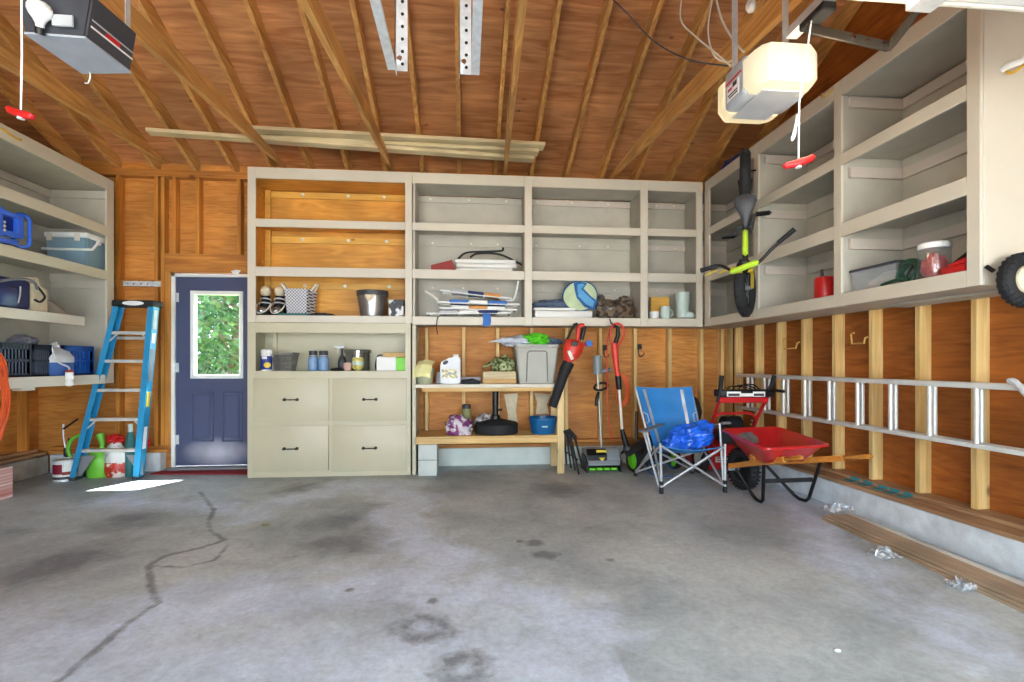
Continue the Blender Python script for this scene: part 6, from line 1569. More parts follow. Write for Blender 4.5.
# wooden boxes with camouflage bag
y2 = wy + .10
x0_, x1_ = xat(482.5, y2), xat(516.5, y2); zm, zt_ = zat(500, 379, y2), zat(500, 371.5, y2)
b = MB(); b.box((x0_, y2, WZ), (x1_, y2 + .28, zm), .003); solo('wooden_box', b, 'tan_box', 'tan wooden box on the workbench, lower of two left of the grey tote', 'box', 'wooden boxes on the workbench')
b = MB(); b.box((x0_ + .004, y2, zm + .001), (x1_ - .004, y2 + .28, zt_), .003); solo('wooden_box', b, 'pale_pine', 'pale wooden box on top of the tan one, under the green camouflage bag', 'box', 'wooden boxes on the workbench')
b = MB(); xm = (x0_ + x1_) / 2; b.sheet(lambda a_, c2: V(x0_ + .01 + (x1_ - x0_ - .02) * a_, y2 + .02 + .24 * c2, zt_ + .005 + (.03 + .12 * sin(pi * min(1, a_ * .75 + .12)) * sin(pi * min(1, .25 + c2 * .6))) * (.6 + .5 * abs(noise.noise(V(a_ * 5, c2 * 4, 2))) + .5 * a_)), 30, 20, .012)
b2v = [v for v in b.bm.verts]
b.blob((xm + .05, y2 + .15, zt_ + .062), (.13, .11, .10), .25, 2.2, 6, True, 36, 20, None, .2)
solo('camouflage_bag', b, 'camo_green', 'green camouflage cloth bag lying on the pale wooden box', 'bag', ang=60)
# grey tote
y3 = wy + .06
x0_, x1_ = xat(515.2, y3), xat(559.5, y3); zt_ = zat(540, 344.5, y3); xm = (x0_ + x1_) / 2; hw = (x1_ - x0_) / 2; dp = .19
t = thing('storage_tote', 'large grey plastic tote heaped with cloth and green netting, on the workbench', 'tote', (xm, y3 + dp, WZ))
def tr(k, z, g=0): return [V(xm + sx * (hw * k - g), y3 + dp + sy * (dp * k - g), z) for sx, sy in ((-1, -.88), (-.92, -1), (.92, -1), (1, -.88), (1, .88), (.92, 1), (-.92, 1), (-1, .88))]
b = MB(); b.loft([tr(.80, WZ), tr(.97, zt_ - .035), tr(.97, zt_ - .035, .005), tr(.95, zt_ - .04, .005), tr(.79, WZ + .006, .005)]); obj('body', b, 'tote_grey', t)
b = MB(); b.loft([tr(.965, zt_ - .03), tr(1.01, zt_ - .03), tr(1.01, zt_), tr(.965, zt_)], closed=True); obj('rim', b, 'tote_grey', t)
zr0, zr1 = WZ + .02, zt_ - .07
fr_pts = [V(xm - hw * .48, y3 + dp * .155, zr0), V(xm - hw * .44, y3 + dp * .04, zr1 - .02), V(xm - hw * .36, y3 + .004, zr1), V(xm + hw * .36, y3 + .004, zr1), V(xm + hw * .44, y3 + dp * .04, zr1 - .02), V(xm + hw * .48, y3 + dp * .155, zr0)]
tubeo('rib', fr_pts, .006, plain('rib_grey', (128, 128, 118), .5), t, 6)
b = MB(); b.blob((xm - .16, y3 + .17, zt_ + .028), (.21, .13, .07), .35, 2.3, 12, True, 40, 24, None, .2)
b.tube(curve([V(xat(510, y3), y3 + .12, zt_ + .05), V(xat(500, y3), y3 + .12, zt_ + .045), V(xat(488.5, y3), y3 + .12, zt_ + .025)], 5), [.032] * 4 + [.028, .022, .016, .012, .009, .006, .004], 10)
solo('beach_towel', b, plain('towel', (206, 210, 218), .85, var=.2, scale=12, bump=.3), 'pale blue and white cloth spilling out of the left side of the grey tote', 'cloth')
plain('net_green', (96, 214, 40), .6, var=.25, scale=20)
b = MB(); b.blob((xm + .01, y3 + .13, zt_ + .05), (.15, .12, .075), .4, 2.4, 14, True, 44, 28, None, .25); solo('green_netting', b, 'net_green', 'bright green netting heaped on top of the grey tote', 'netting')
b = MB(); b.blob((xm + .17, y3 + .2, zt_ + .03), (.13, .1, .05), .3, 2.4, 15); solo('folded_cloth', b, 'grey_fabric', 'grey-blue cloth poking out of the right side of the grey tote', 'cloth')
# lower level
y = wy + .14
b = MB(); b.blob((xat(459, y), y, LZ + .075), (.15, .11, .12), .3, 2.2, 16, True, 44, 28, Matrix.Rotation(.35, 4, 'Y'), .2); solo('cloth_bag', b, 'purple_floral', 'purple and white patterned cloth bag on the lower workbench shelf', 'bag', ang=60)
b = MB(); b.blob((xat(486, y + .12), y + .14, LZ + .10), (.12, .08, .10), .3, 2.6, 18, True, 36, 22, None, .25); solo('cloth_bundle', b, 'grey_print', 'grey patterned cloth bundle behind the black umbrella base', 'cloth', ang=60)
xc_ = xat(466.5, y + .22); yy = y + .25; zt_ = zat(467, 404, yy)
t = thing('canister', 'olive canister with a dark lid, behind the purple cloth bag', 'canister', (xc_, yy, LZ))
b = MB(); b.lathe([(.05, 0), (.054, .01), (.054, zt_ - LZ - .05)], (xc_, yy, LZ), 20); obj('body', b, plain('olive', (148, 146, 92), .5), t)
b = MB(); b.lathe([(.05, zt_ - LZ - .05), (.05, zt_ - LZ - .008), (.02, zt_ - LZ)], (xc_, yy, LZ), 18); obj('lid', b, 'dark_grey', t)
y = wy + .22; xc_ = xat(496.3, y); r1 = (xat(518, y) - xat(474.5, y)) / 2
t = thing('parasol_stand', 'round black umbrella base with an upright pole, on the lower workbench shelf', 'umbrella base', (xc_, y, LZ))
b = MB(); b.lathe([(r1 * .95, 0), (r1, .012), (r1, .10), (r1 * .93, .118), (r1 * .3, .15), (.06, .155)], (xc_, y, LZ), 36); obj('base', b, 'black_matte', t)
b = MB(); b.lathe([(.055, .15), (.05, .19), (.032, .20), (.032, .30)], (xat(495.5, y), y, LZ), 18); b.lathe([(.034, .29), (.034, .455), (.03, .46)], (xat(495.5, y), y, LZ), 16); obj('pole', b, 'black', t)
b = MB(); b.cyl((xat(495.5, y) + .03, y, LZ + .25), (xat(495.5, y) + .075, y, LZ + .25), .012, n=10); obj('knob', b, 'black', t)
y = wy + .17; xc_ = xat(543, y); r1 = (xat(557.5, y) - xat(528.5, y)) / 2; hz = zat(543, 417, y) - LZ
t = thing('basin', 'round dark blue plastic basin with a rolled rim, beside the umbrella base', 'basin', (xc_, y, LZ))
plain('basin_blue', (24, 98, 152), .3, var=.05)
b = MB(); b.lathe([(r1 * .78, 0), (r1 * .82, .012), (r1 * .97, hz), (r1 * .93, hz), (r1 * .78, .02), (.001, .016)], (xc_, y, LZ), 32); obj('body', b, 'basin_blue', t)
b = MB(); b.lathe([(r1 * .95, hz - .018), (r1 * 1.02, hz - .014), (r1 * 1.02, hz), (r1 * .95, hz + .004)], (xc_, y, LZ), 32, cap=False); obj('rim', b, 'basin_blue', t)
b = MB(); b.box((xc_ - .035, y - r1 * .93, LZ + hz * .44), (xc_ + .03, y - r1 * .86, LZ + hz * .54), .004); obj('maker_mark', b, 'mint', t)
# bare patches on the sheathing behind the workbench
for pts in (((504, 394), (518, 393), (516, 410), (519, 434), (506, 434), (508, 415)), ((534, 393), (551, 394), (547, 404), (549, 414), (536, 414), (537, 402))):
    P = [aty(u, v, YSH - .002) for u, v in pts]; b = MB(); b.loft([P, [p + V(0, .0015, 0) for p in P]]); part('filler_patch', b, 'cream', wall_back)

# ------------------------------------------------------------ trees behind the door
def leaf_mat(name, rgb):
    m, nt, p = newmat(name)
    gi = N(nt, 'ShaderNodeTexCoord'); no = N(nt, 'ShaderNodeTexNoise'); no.inputs['Scale'].default_value = 4
    nt.links.new(gi.outputs['Object'], no.inputs['Vector']); c_ = srgb(*rgb)
    r = ramp(nt, [(.3, tuple(x * .6 for x in c_[:3]) + (1,)), (.7, tuple(min(1, x * 1.5) for x in c_[:3]) + (1,))]); nt.links.new(no.outputs['Fac'], r.inputs['Fac']); nt.links.new(r.outputs['Color'], p.inputs['Base Color'])
    p.inputs['Roughness'].default_value = .5
    tr_ = N(nt, 'ShaderNodeBsdfTranslucent'); nt.links.new(r.outputs['Color'], tr_.inputs[0])
    x = N(nt, 'ShaderNodeMixShader'); x.inputs[0].default_value = .35; nt.links.new(p.outputs[0], x.inputs[1]); nt.links.new(tr_.outputs[0], x.inputs[2]); nt.links.new(x.outputs[0], nt.nodes['Material Output'].inputs[0])
leaf_mat('leaf_mid', (70, 108, 66)); leaf_mat('leaf_dark', (48, 84, 56)); leaf_mat('leaf_pale', (120, 150, 116))
wood('bark', (84, 70, 56), (122, 106, 88), 'Z', 2, None, .9, 16)
def tree(x, y, h, r, n, m, lab, seed, low=.15):
    t = thing('tree', lab, 'tree', (x, y, -.05), 0, 'trees outside the door'); rg = random.Random(seed)
    b = MB(); b.tube(curve([(x, y, -.06), (x + rg.uniform(-.1, .1), y, h * .35), (x + rg.uniform(-.2, .2), y, h * .75)], 5), [.10] * 4 + [.085, .07, .06, .05, .04, .03, .02], 8)
    for k in range(7):
        a_ = rg.uniform(0, 6.28); z = h * rg.uniform(.2, .7); b.tube([V(x, y, z), V(x + cos(a_) * r * .7, y + sin(a_) * r * .7, z + .5)], [.03, .01], 5)
    obj('trunk', b, 'bark', t)
    b = MB()
    for k in range(n):
        u = rg.random(); th = rg.uniform(0, 2 * pi); z = h * (low + (1 - low) * rg.random())
        rad = r * sqrt(rg.random()) * (.55 + .45 * sin(pi * min(1, max(0, z / h))))
        c_ = V(x + cos(th) * rad, y + sin(th) * rad, z); s_ = rg.uniform(.04, .08)
        d = V(rg.uniform(-1, 1), rg.uniform(-1, 1), rg.uniform(-.7, .5)).normalized(); e_ = d.cross(V(rg.uniform(-1, 1), rg.uniform(-1, 1), rg.uniform(-1, 1))).normalized()
        b.face([b.bm.verts.new(c_ - d * s_), b.bm.verts.new(c_ + e_ * s_ * .45 + d * s_ * .1), b.bm.verts.new(c_ + d * s_), b.bm.verts.new(c_ - e_ * s_ * .45 + d * s_ * .1)])
    obj('foliage', b, m, t, flat=True)
tree(-3.6, 8.4, 3.4, 1.1, 7000, 'leaf_mid', 'green leafy tree outside, filling the left of the door window', 1, .02)
tree(-4.9, 10.6, 5.0, 1.7, 9000, 'leaf_dark', 'darker leafy tree standing behind the others outside the door window', 2, .02)
tree(-3.3, 10.2, 4.4, 1.3, 7000, 'leaf_pale', 'pale green leafy tree outside, seen through the right of the door window', 3, .02)
tree(-6.6, 13.6, 6.5, 2.6, 10000, 'leaf_dark', 'tall dark leafy tree farthest away outside the door window', 4, .02)
tree(-4.4, 13.4, 6.5, 2.4, 10000, 'leaf_mid', 'tall green leafy tree at the back right outside the door window', 5, .02)
# ------------------------------------------------------------ tools along the back wall
plain('tool_red', (216, 56, 40), .38, var=.06); plain('tool_grey', (140, 148, 150), .45); plain('hub_green', (112, 214, 40), .4, var=.04)
plain('pole_grey', (176, 172, 164), .35, .5)
# leaf blower hung in front of the workbench end
yb_ = 5.17
def at(u, v, dy=0.0): return aty(u, v, yb_ + dy)
t = thing('leaf_blower', 'red leaf blower with a long black nozzle, hung at the right end of the workbench', 'leaf blower', tuple(at(552, 408)))
b = MB()
rings = []
for k, (ul, ur, v, dy) in enumerate(((566, 571.5, 364, .045), (563.5, 578, 360.5, .07), (563, 582.5, 352, .085), (563.8, 583.5, 345, .085), (565, 579, 341, .07), (567, 574, 339, .04))):
    a, c_ = at(ul, v + (2.5 if k < 2 else 0)), at(ur, v - (2.0 if k < 2 else 0)); m_ = (a + c_) / 2; h_ = (c_ - a) / 2
    rings.append([m_ + h_ * cos(q * pi / 10) + V(0, sin(q * pi / 10) * dy, 0) for q in range(20)])
b.loft(rings); obj('motor_housing', b, 'tool_red', t)
b = MB(); p0, p1, p2 = at(569, 362), at(564, 372.5), at(552.3, 407)
b.tube([p0, p0.lerp(p1, .95)], [.062, .062], 18); b.tube([p0.lerp(p1, .9), p1, p2], [.052, .056, .045], 18); b.tube([p2 + (p1 - p2) * .02, p2], [.047, .047], 18); obj('nozzle', b, 'black_matte', t)
b = MB(); b.tube(curve([at(577.5, 342), at(578.2, 332), at(579.5, 326), at(584, 325.5)], 5), .022, 10); obj('handle', b, 'tool_red', t)
b = MB(); b.tube([at(584.5, 326), at(583, 333), at(581.5, 340)], [.02, .024, .02], 10); obj('grip', b, 'black', t)
b = MB(); b.tube([at(566, 341), at(571, 331), at(574.5, 324.5), at(577.5, 324)], [.012, .012, .016, .018], 8); obj('hanging_strap', b, 'black', t)
b = MB(); b.box(tuple(at(571.5, 346, -.088)), tuple(at(577.5, 341.5, -.07)), .004); obj('vent', b, 'black', t)
b = MB(); M = frame(at(571, 355, -.084), (.9, 0, .42), (-.42, 0, .9), (0, -1, 0)); b.box((-.022, -.05, 0), (.012, .05, .006), .002, 1, M); obj('label', b, 'off_white', t)
b = MB(); c_ = at(589, 343.5, -.03); b.lathe([(.001, -.012), (.034, -.012), (.036, 0), (.034, .012), (.001, .012)], n=20, M=frame(c_, (1, 0, 0), (0, 0, 1), (0, -1, 0))); tg_ = obj('battery_cap', b, 'stripe_blue', t)
b = MB(); b.tube([at(583, 345), at(587, 344)], .02, 8); obj('battery_arm', b, 'tool_red', t)
# cordless snow shovel
q = atz(604, 472, 0); ys_ = q.y + .0
def a2(u, v, dy=0.0): return aty(u, v, ys_ + dy)
t = thing('snow_shovel', 'powered snow shovel with a grey head, green auger and long pole, against the back wall', 'snow shovel', tuple(q))
xl_, xr_ = a2(586, 470).x, a2(621.5, 470).x; zt_ = a2(600, 447.5, .1).z
b = MB(); b.prism([(0, .07), (0, .13), (.07, zt_ - .02), (.14, zt_), (.24, zt_ - .03), (.25, .05), (.12, .13)], frame((xl_ + .012, ys_, 0), (0, 1, 0), (0, 0, 1), (1, 0, 0)), xr_ - xl_ - .024); obj('housing', b, 'tool_grey', t)
for x in (xl_, xr_ - .02):
    b = MB(); b.prism([(-.03, 0), (-.03, .10), (.05, .17), (.2, .17), (.25, .0)], frame((x, ys_, .0), (0, 1, 0), (0, 0, 1), (1, 0, 0)), .02); obj('side_plate', b, 'black', t)
b = MB(); b.cyl((xl_ + .022, ys_ + .04, .07), (xr_ - .022, ys_ + .04, .07), .035, n=14); obj('auger_core', b, 'black', t)
for k in range(4):
    b = MB(); x0_ = xl_ + .035 + k * (xr_ - xl_ - .07) / 4; b.box((x0_, ys_ - .015, .02), (x0_ + (xr_ - xl_ - .07) / 4 - .012, ys_ + .03, .045), .006); b.box((x0_, ys_ + .035, .10), (x0_ + (xr_ - xl_ - .07) / 4 - .012, ys_ + .05, .14), .006); obj('paddle', b, 'hub_green', t)
b = MB(); b.box((xl_ + .012, ys_ - .012, .085), (xr_ - .012, ys_ + .02, .125), .004); obj('front_bar', b, 'mid_grey', t)
x0_, x1_ = a2(587.5, 460).x, a2(597, 460).x
b = MB(); b.prism([(0, 0), (0, .055), (.06, zt_ - .13), (.06, zt_ - .19)], frame((x0_, ys_ - .006, .125), (0, 1, 0), (0, 0, 1), (1, 0, 0)), a2(607, 460).x - x0_); obj('hood', b, 'black', t)
b = MB(); pz = zt_ - .075; b.prism([(-.055, .06), (.055, .06), (.055, 0), (0, -.06), (-.055, 0)], frame((a2(602, 455).x, ys_ + .015, pz), (1, 0, 0), (0, .45, .9), (0, -.9, .45)), .012); obj('label', b, 'yellow', t)
pb, ptop = a2(601.5, 447, .14), a2(597.5, 374, .16)
b = MB(); b.tube([pb - V(0, 0, .02), ptop], .014, 10); obj('pole', b, 'pole_grey', t)
b = MB(); b.lathe([(.036, 0), (.045, .02), (.047, .17), (.04, .2), (.02, .205)], (a2(597.3, 372, .16).x, ys_ + .16, a2(597, 372, .16).z - .02), 18); obj('motor', b, 'tool_grey', t)
b = MB(); g0 = a2(595, 372, .16); b.beam(g0 - V(.02, 0, .01), a2(611, 369.5, .16), .05, .045, (0, 0, 1), .012); obj('clamp', b, 'mid_grey', t)
cg = a2(600.5, 386.5, .16); b = MB(); b.tube([cg + V(cos(k * pi / 10) * .075, -.02 + sin(k * pi / 10) * .03, sin(k * pi / 10) * .035 + cos(k * pi / 10) * .015) for k in range(20)], .013, 8, True); obj('assist_handle', b, 'black', t)
b = MB(); b.tube([a2(598.5, 392, .14), a2(597, 398, .12), a2(596, 406, .12)], [.014, .022, .016], 10); obj('grip', b, 'black', t)
# string trimmer
yt_ = 5.20
def a3(u, v, dy=0.0): return aty(u, v, yt_ + dy)
t = thing('string_trimmer', 'red and white string trimmer with an orange cord, right of the snow shovel', 'string trimmer', tuple(a3(628, 460)))
b = MB(); b.tube([a3(618, 377), a3(616, 364), a3(615, 352), a3(614, 343)], [.026, .030, .038, .032], 16); obj('motor_housing', b, 'tool_red', t)
b = MB(); b.tube(curve([a3(613, 346), a3(610.5, 336), a3(612, 327), a3(617, 323.5), a3(622.5, 326.5), a3(624, 335), a3(620, 343), a3(616.5, 350)], 4), .0115, 8); obj('loop_handle', b, 'tool_red', t)
b = MB(); b.tube([a3(615, 345), a3(618, 335), a3(617.5, 327)], [.024, .024, .018], 10); b.tube([a3(617, 327), a3(611, 323), a3(609.5, 318.5)], [.014, .010, .008], 8); obj('grip', b, 'black', t)
b = MB(); b.tube([a3(618, 376), a3(619.2, 389.5)], [.034, .026], 14); obj('coupler', b, 'black', t)
b = MB(); b.tube([a3(619, 388), a3(622.3, 432)], .015, 12); obj('shaft', b, 'off_white', t)
b = MB(); b.tube([a3(622, 429), a3(624, 438), a3(626.5, 446)], [.022, .03, .034], 12); obj('lower_grip', b, 'black', t)
b = MB(); c_ = a3(628, 450); b.ell(c_, (.05, .05, .065), Matrix.Rotation(-.5, 4, 'Y'), 16, 10); obj('trimmer_head', b, 'dark_grey', t)
b = MB(); c_ = a3(634, 449); b.sheet(lambda a, k: c_ + V((a - .45) * .26, -.1 + .2 * k + .0, .05 + (a - .45) * .14 - .06 * (2 * k - 1) ** 2), 10, 8, .006); obj('guard', b, 'black_matte', t)
b = MB(); b.tube([a3(612, 327, .03), a3(607.5, 338, .05), a3(607, 365, .06), a3(608.5, 425, .08), a3(612, 440, .08)], .006, 6); obj('cord', b, 'tool_red', t)
for k in range(4):
    c_ = a3(621, 386, .06); b = MB(); b.tube([c_ + V(cos(a * pi / 12) * (.055 + .006 * k) + .008 * k, .012 * k, sin(a * pi / 12) * (.14 + .012 * k) - .05) for a in range(24)], .006, 6, True); obj('cord_loop', b, 'orange', t)
# black folded stand by the workbench post
q = atz(573, 475, 0)
t = thing('folding_stand', 'black folded tripod stand leaning beside the workbench post', 'stand', tuple(q))
for k, (u0, v0, u1, v1, dy) in enumerate(((564, 432, 566.5, 465, .12), (566, 430, 571, 468, .08), (568, 431, 575, 470, .05), (570, 435, 579, 474.5, .0), (575, 438, 581.5, 464, .1))):
    p0, p1 = aty(u0, v0, q.y + dy + .02), aty(u1, v1, q.y + dy); p1.z = max(p1.z, .0)
    b = MB(); b.tube([p0, p1], [.013, .010], 8); obj('leg', b, 'black', t)
b = MB(); b.tube([aty(564, 433, q.y + .06), aty(569, 430.5, q.y + .06), aty(575.5, 438, q.y + .06)], .022, 8); obj('head', b, 'black_matte', t)
b = MB(); b.tube([aty(566, 452, q.y + .1), aty(578, 460, q.y + .02)], .008, 6); obj('strut', b, 'black', t)
# black wall hooks
for u, v, lab in ((604, 352, 'black wire hook on a back wall stud above the snow shovel'), (638.5, 351, 'black wire hook on a back wall stud right of the string trimmer')):
    p = aty(u, v, YB - .012); b = MB(); b.tube(curve([p + V(.03, 0, .07), p + V(.012, 0, .075), p + V(0.0, 0, .05), p + V(0, -.01, -.03), p + V(0, -.05, -.06), p + V(.02, -.09, -.055), p + V(.035, -.10, -.02)], 4), .006, 6); b.box(p + V(-.01, 0, .02), p + V(.04, .0115, .08)); solo('wall_hook', b, 'black', lab, 'hook')
# green-wheeled mower behind the camp chair
w1, w2 = atz(634.5, 472, 0), atz(674, 472.5, 0); w2.y = w1.y + .12; w2.x = xat(674.5, w2.y)
t = thing('push_mower', 'black push mower with bright green wheel hubs, behind the blue camp chair', 'mower', tuple((w1 + w2) / 2))
ax_ = (w2 - w1).normalized()
for p, r_ in ((w1, .128), (w2, .098)):
    c_ = p + V(0, 0, r_); axd = V(-.97, -.243, 0)
    M = frame(c_, V(.243, -.97, 0), (0, 0, 1), axd)
    b = MB(); b.lathe([(r_ * .74, -.035), (r_ * .96, -.03), (r_, 0), (r_ * .96, .03), (r_ * .74, .035)], n=28, M=M, cap=False); b.lathe([(r_ * .75, -.03), (r_ * .75, .03)], n=24, M=M, cap=False); w_ = obj('wheel', b, 'black_matte', t)
    b = MB(); b.lathe([(r_ * .74, -.02), (r_ * .74, .022), (r_ * .5, .026), (r_ * .18, .036), (.001, .036)], n=24, M=M); obj('hub', b, 'hub_green', w_)
    for k in range(5):
        d = M.to_3x3() @ V(cos(k * 1.2566), sin(k * 1.2566), 0); b = MB(); b.beam(c_ + d * r_ * .2 + axd * .031, c_ + d * r_ * .7 + axd * .026, .012, .006, axd); obj('spoke', b, 'lime', w_)
mm = (w1 + w2) / 2
b = MB(); b.loft([[V(mm.x + x, mm.y + .1 + y, z) for x, y in ((-.16, -.14), (.16, -.14), (.19, -.08), (.19, .14), (-.19, .14), (-.19, -.08))] for z in (.07, .16)] + [[V(mm.x + x * .7, mm.y + .1 + y * .7, .24) for x, y in ((-.16, -.14), (.16, -.14), (.19, -.08), (.19, .14), (-.19, .14), (-.19, -.08))]]); obj('deck', b, 'black_matte', t)
b = MB(); b.ell((mm.x - .02, mm.y + .1, .29), (.09, .09, .08), None, 18, 10); obj('motor', b, 'black', t)
for sx in (-.15, .13):
    b = MB(); b.tube([V(mm.x + sx, mm.y + .17, .18), V(mm.x + sx * .9, mm.y + .20, .62)], .013, 8); obj('handle', b, 'black', t)
b = MB(); b.tube([w1 + V(.03, .02, .128), V(mm.x - .1, mm.y + .06, .13)], .012, 8); b.tube([w2 + V(-.03, .02, .098), V(mm.x + .1, mm.y + .06, .13)], .012, 8); obj('axle', b, 'mid_grey', t)
b = MB(); b.blob((aty(690, 420, 5.62).x + .06, 5.655, .60), (.09, .09, .16), .15, 1.6, 21, False, 30, 20); solo('black_bag', b, 'charcoal_fabric', 'black padded bag hung on the back wall, behind the right of the camp chair', 'bag')
b = MB(); hq = atz(665, 478, 0); b.tube([hq + V(cos(k * pi / 12) * .14, .12 + sin(k * pi / 12) * .13, .012 + .05 * (1 + sin(k * pi / 12))) for k in range(22)], .007, 8); solo('garden_hose', b, 'camp_dark', 'loop of thin blue hose on the floor under the camp chair', 'hose')

# red snow blower behind the wheelbarrow
yh = 4.6
def a4(u, v, dy=0.0): return aty(u, v, yh + dy)
t = thing('snow_blower', 'red walk-behind snow blower with black grips, between the camp chair and the wheelbarrow', 'snow blower', (a4(735, 470).x, 4.8, 0))
for pts in (((720.5, 395, 0), (713, 420, .2), (711.5, 434, .38), (713, 455, .62)), ((767.5, 397, 0), (757, 418, .2), (752, 432, .38), (742, 455, .62))):
    b = MB(); b.tube([a4(u, v, d) for u, v, d in pts], .017, 10); obj('handle_tube', b, 'red_paint', t)
b = MB(); b.beam(a4(719, 400), a4(768, 400), .03, .055, (0, 0, 1), .008); obj('cross_bar', b, 'red_paint', t)
b = MB(); b.tube(curve([a4(714, 418, .18), a4(721, 413.5, .18), a4(735, 413.5, .18), a4(748, 413, .18), a4(757, 418, .2)], 5), .013, 8); obj('arch_bar', b, 'red_paint', t)
b = MB(); b.box(tuple(a4(721, 397.5, -.03)), tuple(a4(766, 389, .12)), .012, 2); obj('console', b, 'black', t)
for u0, u1, v0, v1, m in ((727, 741, 391.5, 396.8, 'label_white'), (753, 765, 391.5, 396.8, 'label_white'), (741, 753, 393.3, 396.6, 'white')):
    b = MB(); b.box(tuple(a4(u0, v1, -.034)), tuple(a4(u1, v0, -.0305)), .001); pl_ = obj('console_label', b, m, t)
for u0, u1 in ((728.5, 739.5), (754, 764)):
    b = MB(); b.box(tuple(a4(u0, 396, -.037)), tuple(a4(u1, 393.6, -.0345))); obj('label_print', b, 'dark_grey', t)
b = MB(); b.tube([a4(717, 402), a4(720, 392), a4(721.8, 375.5)], [.014, .02, .022], 10); obj('grip', b, 'black_matte', t)
b = MB(); b.tube([a4(766, 394), a4(772, 385), a4(774.5, 375.5)], [.014, .02, .022], 10); obj('grip', b, 'black_matte', t)
b = MB(); b.tube([a4(769, 391), a4(776, 390.5, -.1), a4(784, 391.5, -.2)], [.012, .014, .014], 8); obj('lever', b, 'black', t)
for k in range(3):
    b = MB(); b.tube(curve([a4(726 + 6 * k, 390, .03), a4(731 + 6 * k, 386.5 - k * .8, .0), a4(744 + 5 * k, 387 - k, .0), a4(757 + 2 * k, 391, .04)], 5), .006, 6); obj('cable', b, 'black', t)
for v in (420.5, 424.5, 428.5):
    b = MB(); q = a4(752.5 - (v - 420) * .28, v, .1); b.ell(q, (.009, .006, .009), None, 8, 6); obj('bolt', b, 'chrome', t)
bx_ = a4(722, 460, .64).x
b = MB(); b.tube([V(a4(723, 425, .64).x, yh + .64, .49), V(a4(739, 425, .64).x, yh + .64, .49)], .095, 20); b.ell(V(a4(739, 425, .64).x, yh + .64, .49), (.03, .085, .085), None, 16, 10); obj('engine', b, 'black_matte', t)
b = MB(); b.box((bx_ - .02, yh + .6, .29), (bx_ + .20, yh + .9, .41), .02, 2); obj('engine_base', b, 'dark_grey', t)
b = MB(); xl_, xr_ = aty(702, 470, 5.2).x, aty(735, 470, 5.2).x
b.prism([(0, .02), (-.02, .16), (.03, .28), (.22, .34), (.4, .30), (.46, .05)], frame((xl_, 5.18, 0), (0, 1, 0), (0, 0, 1), (1, 0, 0)), xr_ - xl_); bmesh.ops.bevel(b.bm, geom=list(b.bm.edges), offset=.012, segments=2, affect='EDGES'); obj('auger_housing', b, 'red_paint', t)
b = MB(); b.box(tuple(aty(716, 462.5, 5.147)), tuple(aty(729, 456.5, 5.163)), .002); obj('label', b, 'label_white', t)
for u0, u1, v in ((717.5, 727, 458), (718, 724, 460.5)):
    b = MB(); b.box(tuple(aty(u0, v + .6, 5.143)), tuple(aty(u1, v - .6, 5.1465))); obj('label_print', b, 'red', t)
for x, sg in ((xl_ - .05, -1), (xr_ - .05, 1)):
    c_ = V(x, 5.14 if sg < 0 else 5.5, .155); M = frame(c_, (0, 1, 0), (0, 0, 1), (sg, 0, 0))
    b = MB(); b.tube([c_ + V(0, cos(k * pi / 14) * .115, sin(k * pi / 14) * .115) for k in range(28)], .04, 10, True)
    for k in range(20):
        d = V(0, cos(k * pi / 10), sin(k * pi / 10)); b.beam(c_ + d * .15 - V(.025, 0, 0), c_ + d * .15 + V(.025, 0, 0), .014, .012, d)
    w_ = obj('wheel', b, 'black_matte', t)
    b = MB(); b.lathe([(.08, -.03), (.08, .03), (.03, .04), (.001, .04)], n=20, M=M); obj('hub', b, 'off_white', w_)

# bicycle hung on the right shelves
P0 = aty(746, 200, 4.14); hubz = 2.735
P0 = V(2.40, 4.14, hubz)
Uo, Fo = V(-.50, -.866, 0).normalized(), V(0, 0, -1); Lo = V(.866, -.5, 0).normalized()
def bk(f, u, l=0.0): return P0 + Fo * f + Uo * u + Lo * l
t = thing('bicycle', 'childs black and lime green bicycle hung nose down on the right shelf unit', 'bicycle', tuple(bk(1.2, -.25)))
plain('bike_lime', (190, 226, 60), .35, var=.05); plain('bike_yellow', (214, 186, 46), .35, var=.05)
def wheel(f, u, name, turn=0.0):
    c_ = bk(f, u); e1 = Uo * cos(turn) + Lo * sin(turn); ax_ = Lo * cos(turn) - Uo * sin(turn)
    b = MB(); b.tube([c_ + (e1 * cos(k * pi / 18) + Fo * sin(k * pi / 18)) * .205 for k in range(36)], .044, 10, True)
    for k in range(40):
        d = e1 * cos(k * pi / 20) + Fo * sin(k * pi / 20); tt = -e1 * sin(k * pi / 20) + Fo * cos(k * pi / 20)
        for s_ in (-.012, .012): b.beam(c_ + d * .247 + ax_ * s_ - ax_ * .009, c_ + d * .247 + ax_ * s_ + ax_ * .009, .014, .009, d)
    w_ = obj(name, b, 'black_matte', t)
    b = MB(); b.tube([c_ + (e1 * cos(k * pi / 16) + Fo * sin(k * pi / 16)) * .184 for k in range(32)], .010, 8, True); obj('rim', b, 'dark_grey', w_)
    b = MB()
    for k in range(14):
        d = e1 * cos(k * pi / 7) + Fo * sin(k * pi / 7); b.tube([c_ + d * .02 + ax_ * (.02 if k % 2 else -.02), c_ + d * .182], .0022, 4)
    b.tube([c_ - ax_ * .05, c_ + ax_ * .05], .016, 10); obj('spokes', b, 'mid_grey', w_)
wheel(0, 0, 'wheel'); wheel(.93, -.0, 'wheel', -.22)
BB, ST, SD, HT, HB = bk(.40, -.02), bk(.36, .24), bk(.35, .34), bk(.78, .33), bk(.82, .24)
b = MB(); b.tube([BB, ST], .018, 8); b.tube([BB, HB], .022, 8); b.tube([ST, HT], .02, 8)
for s_ in (-.05, .05): b.tube([bk(0, 0, s_), BB], .010, 6); b.tube([bk(0, 0, s_), ST], .009, 6)
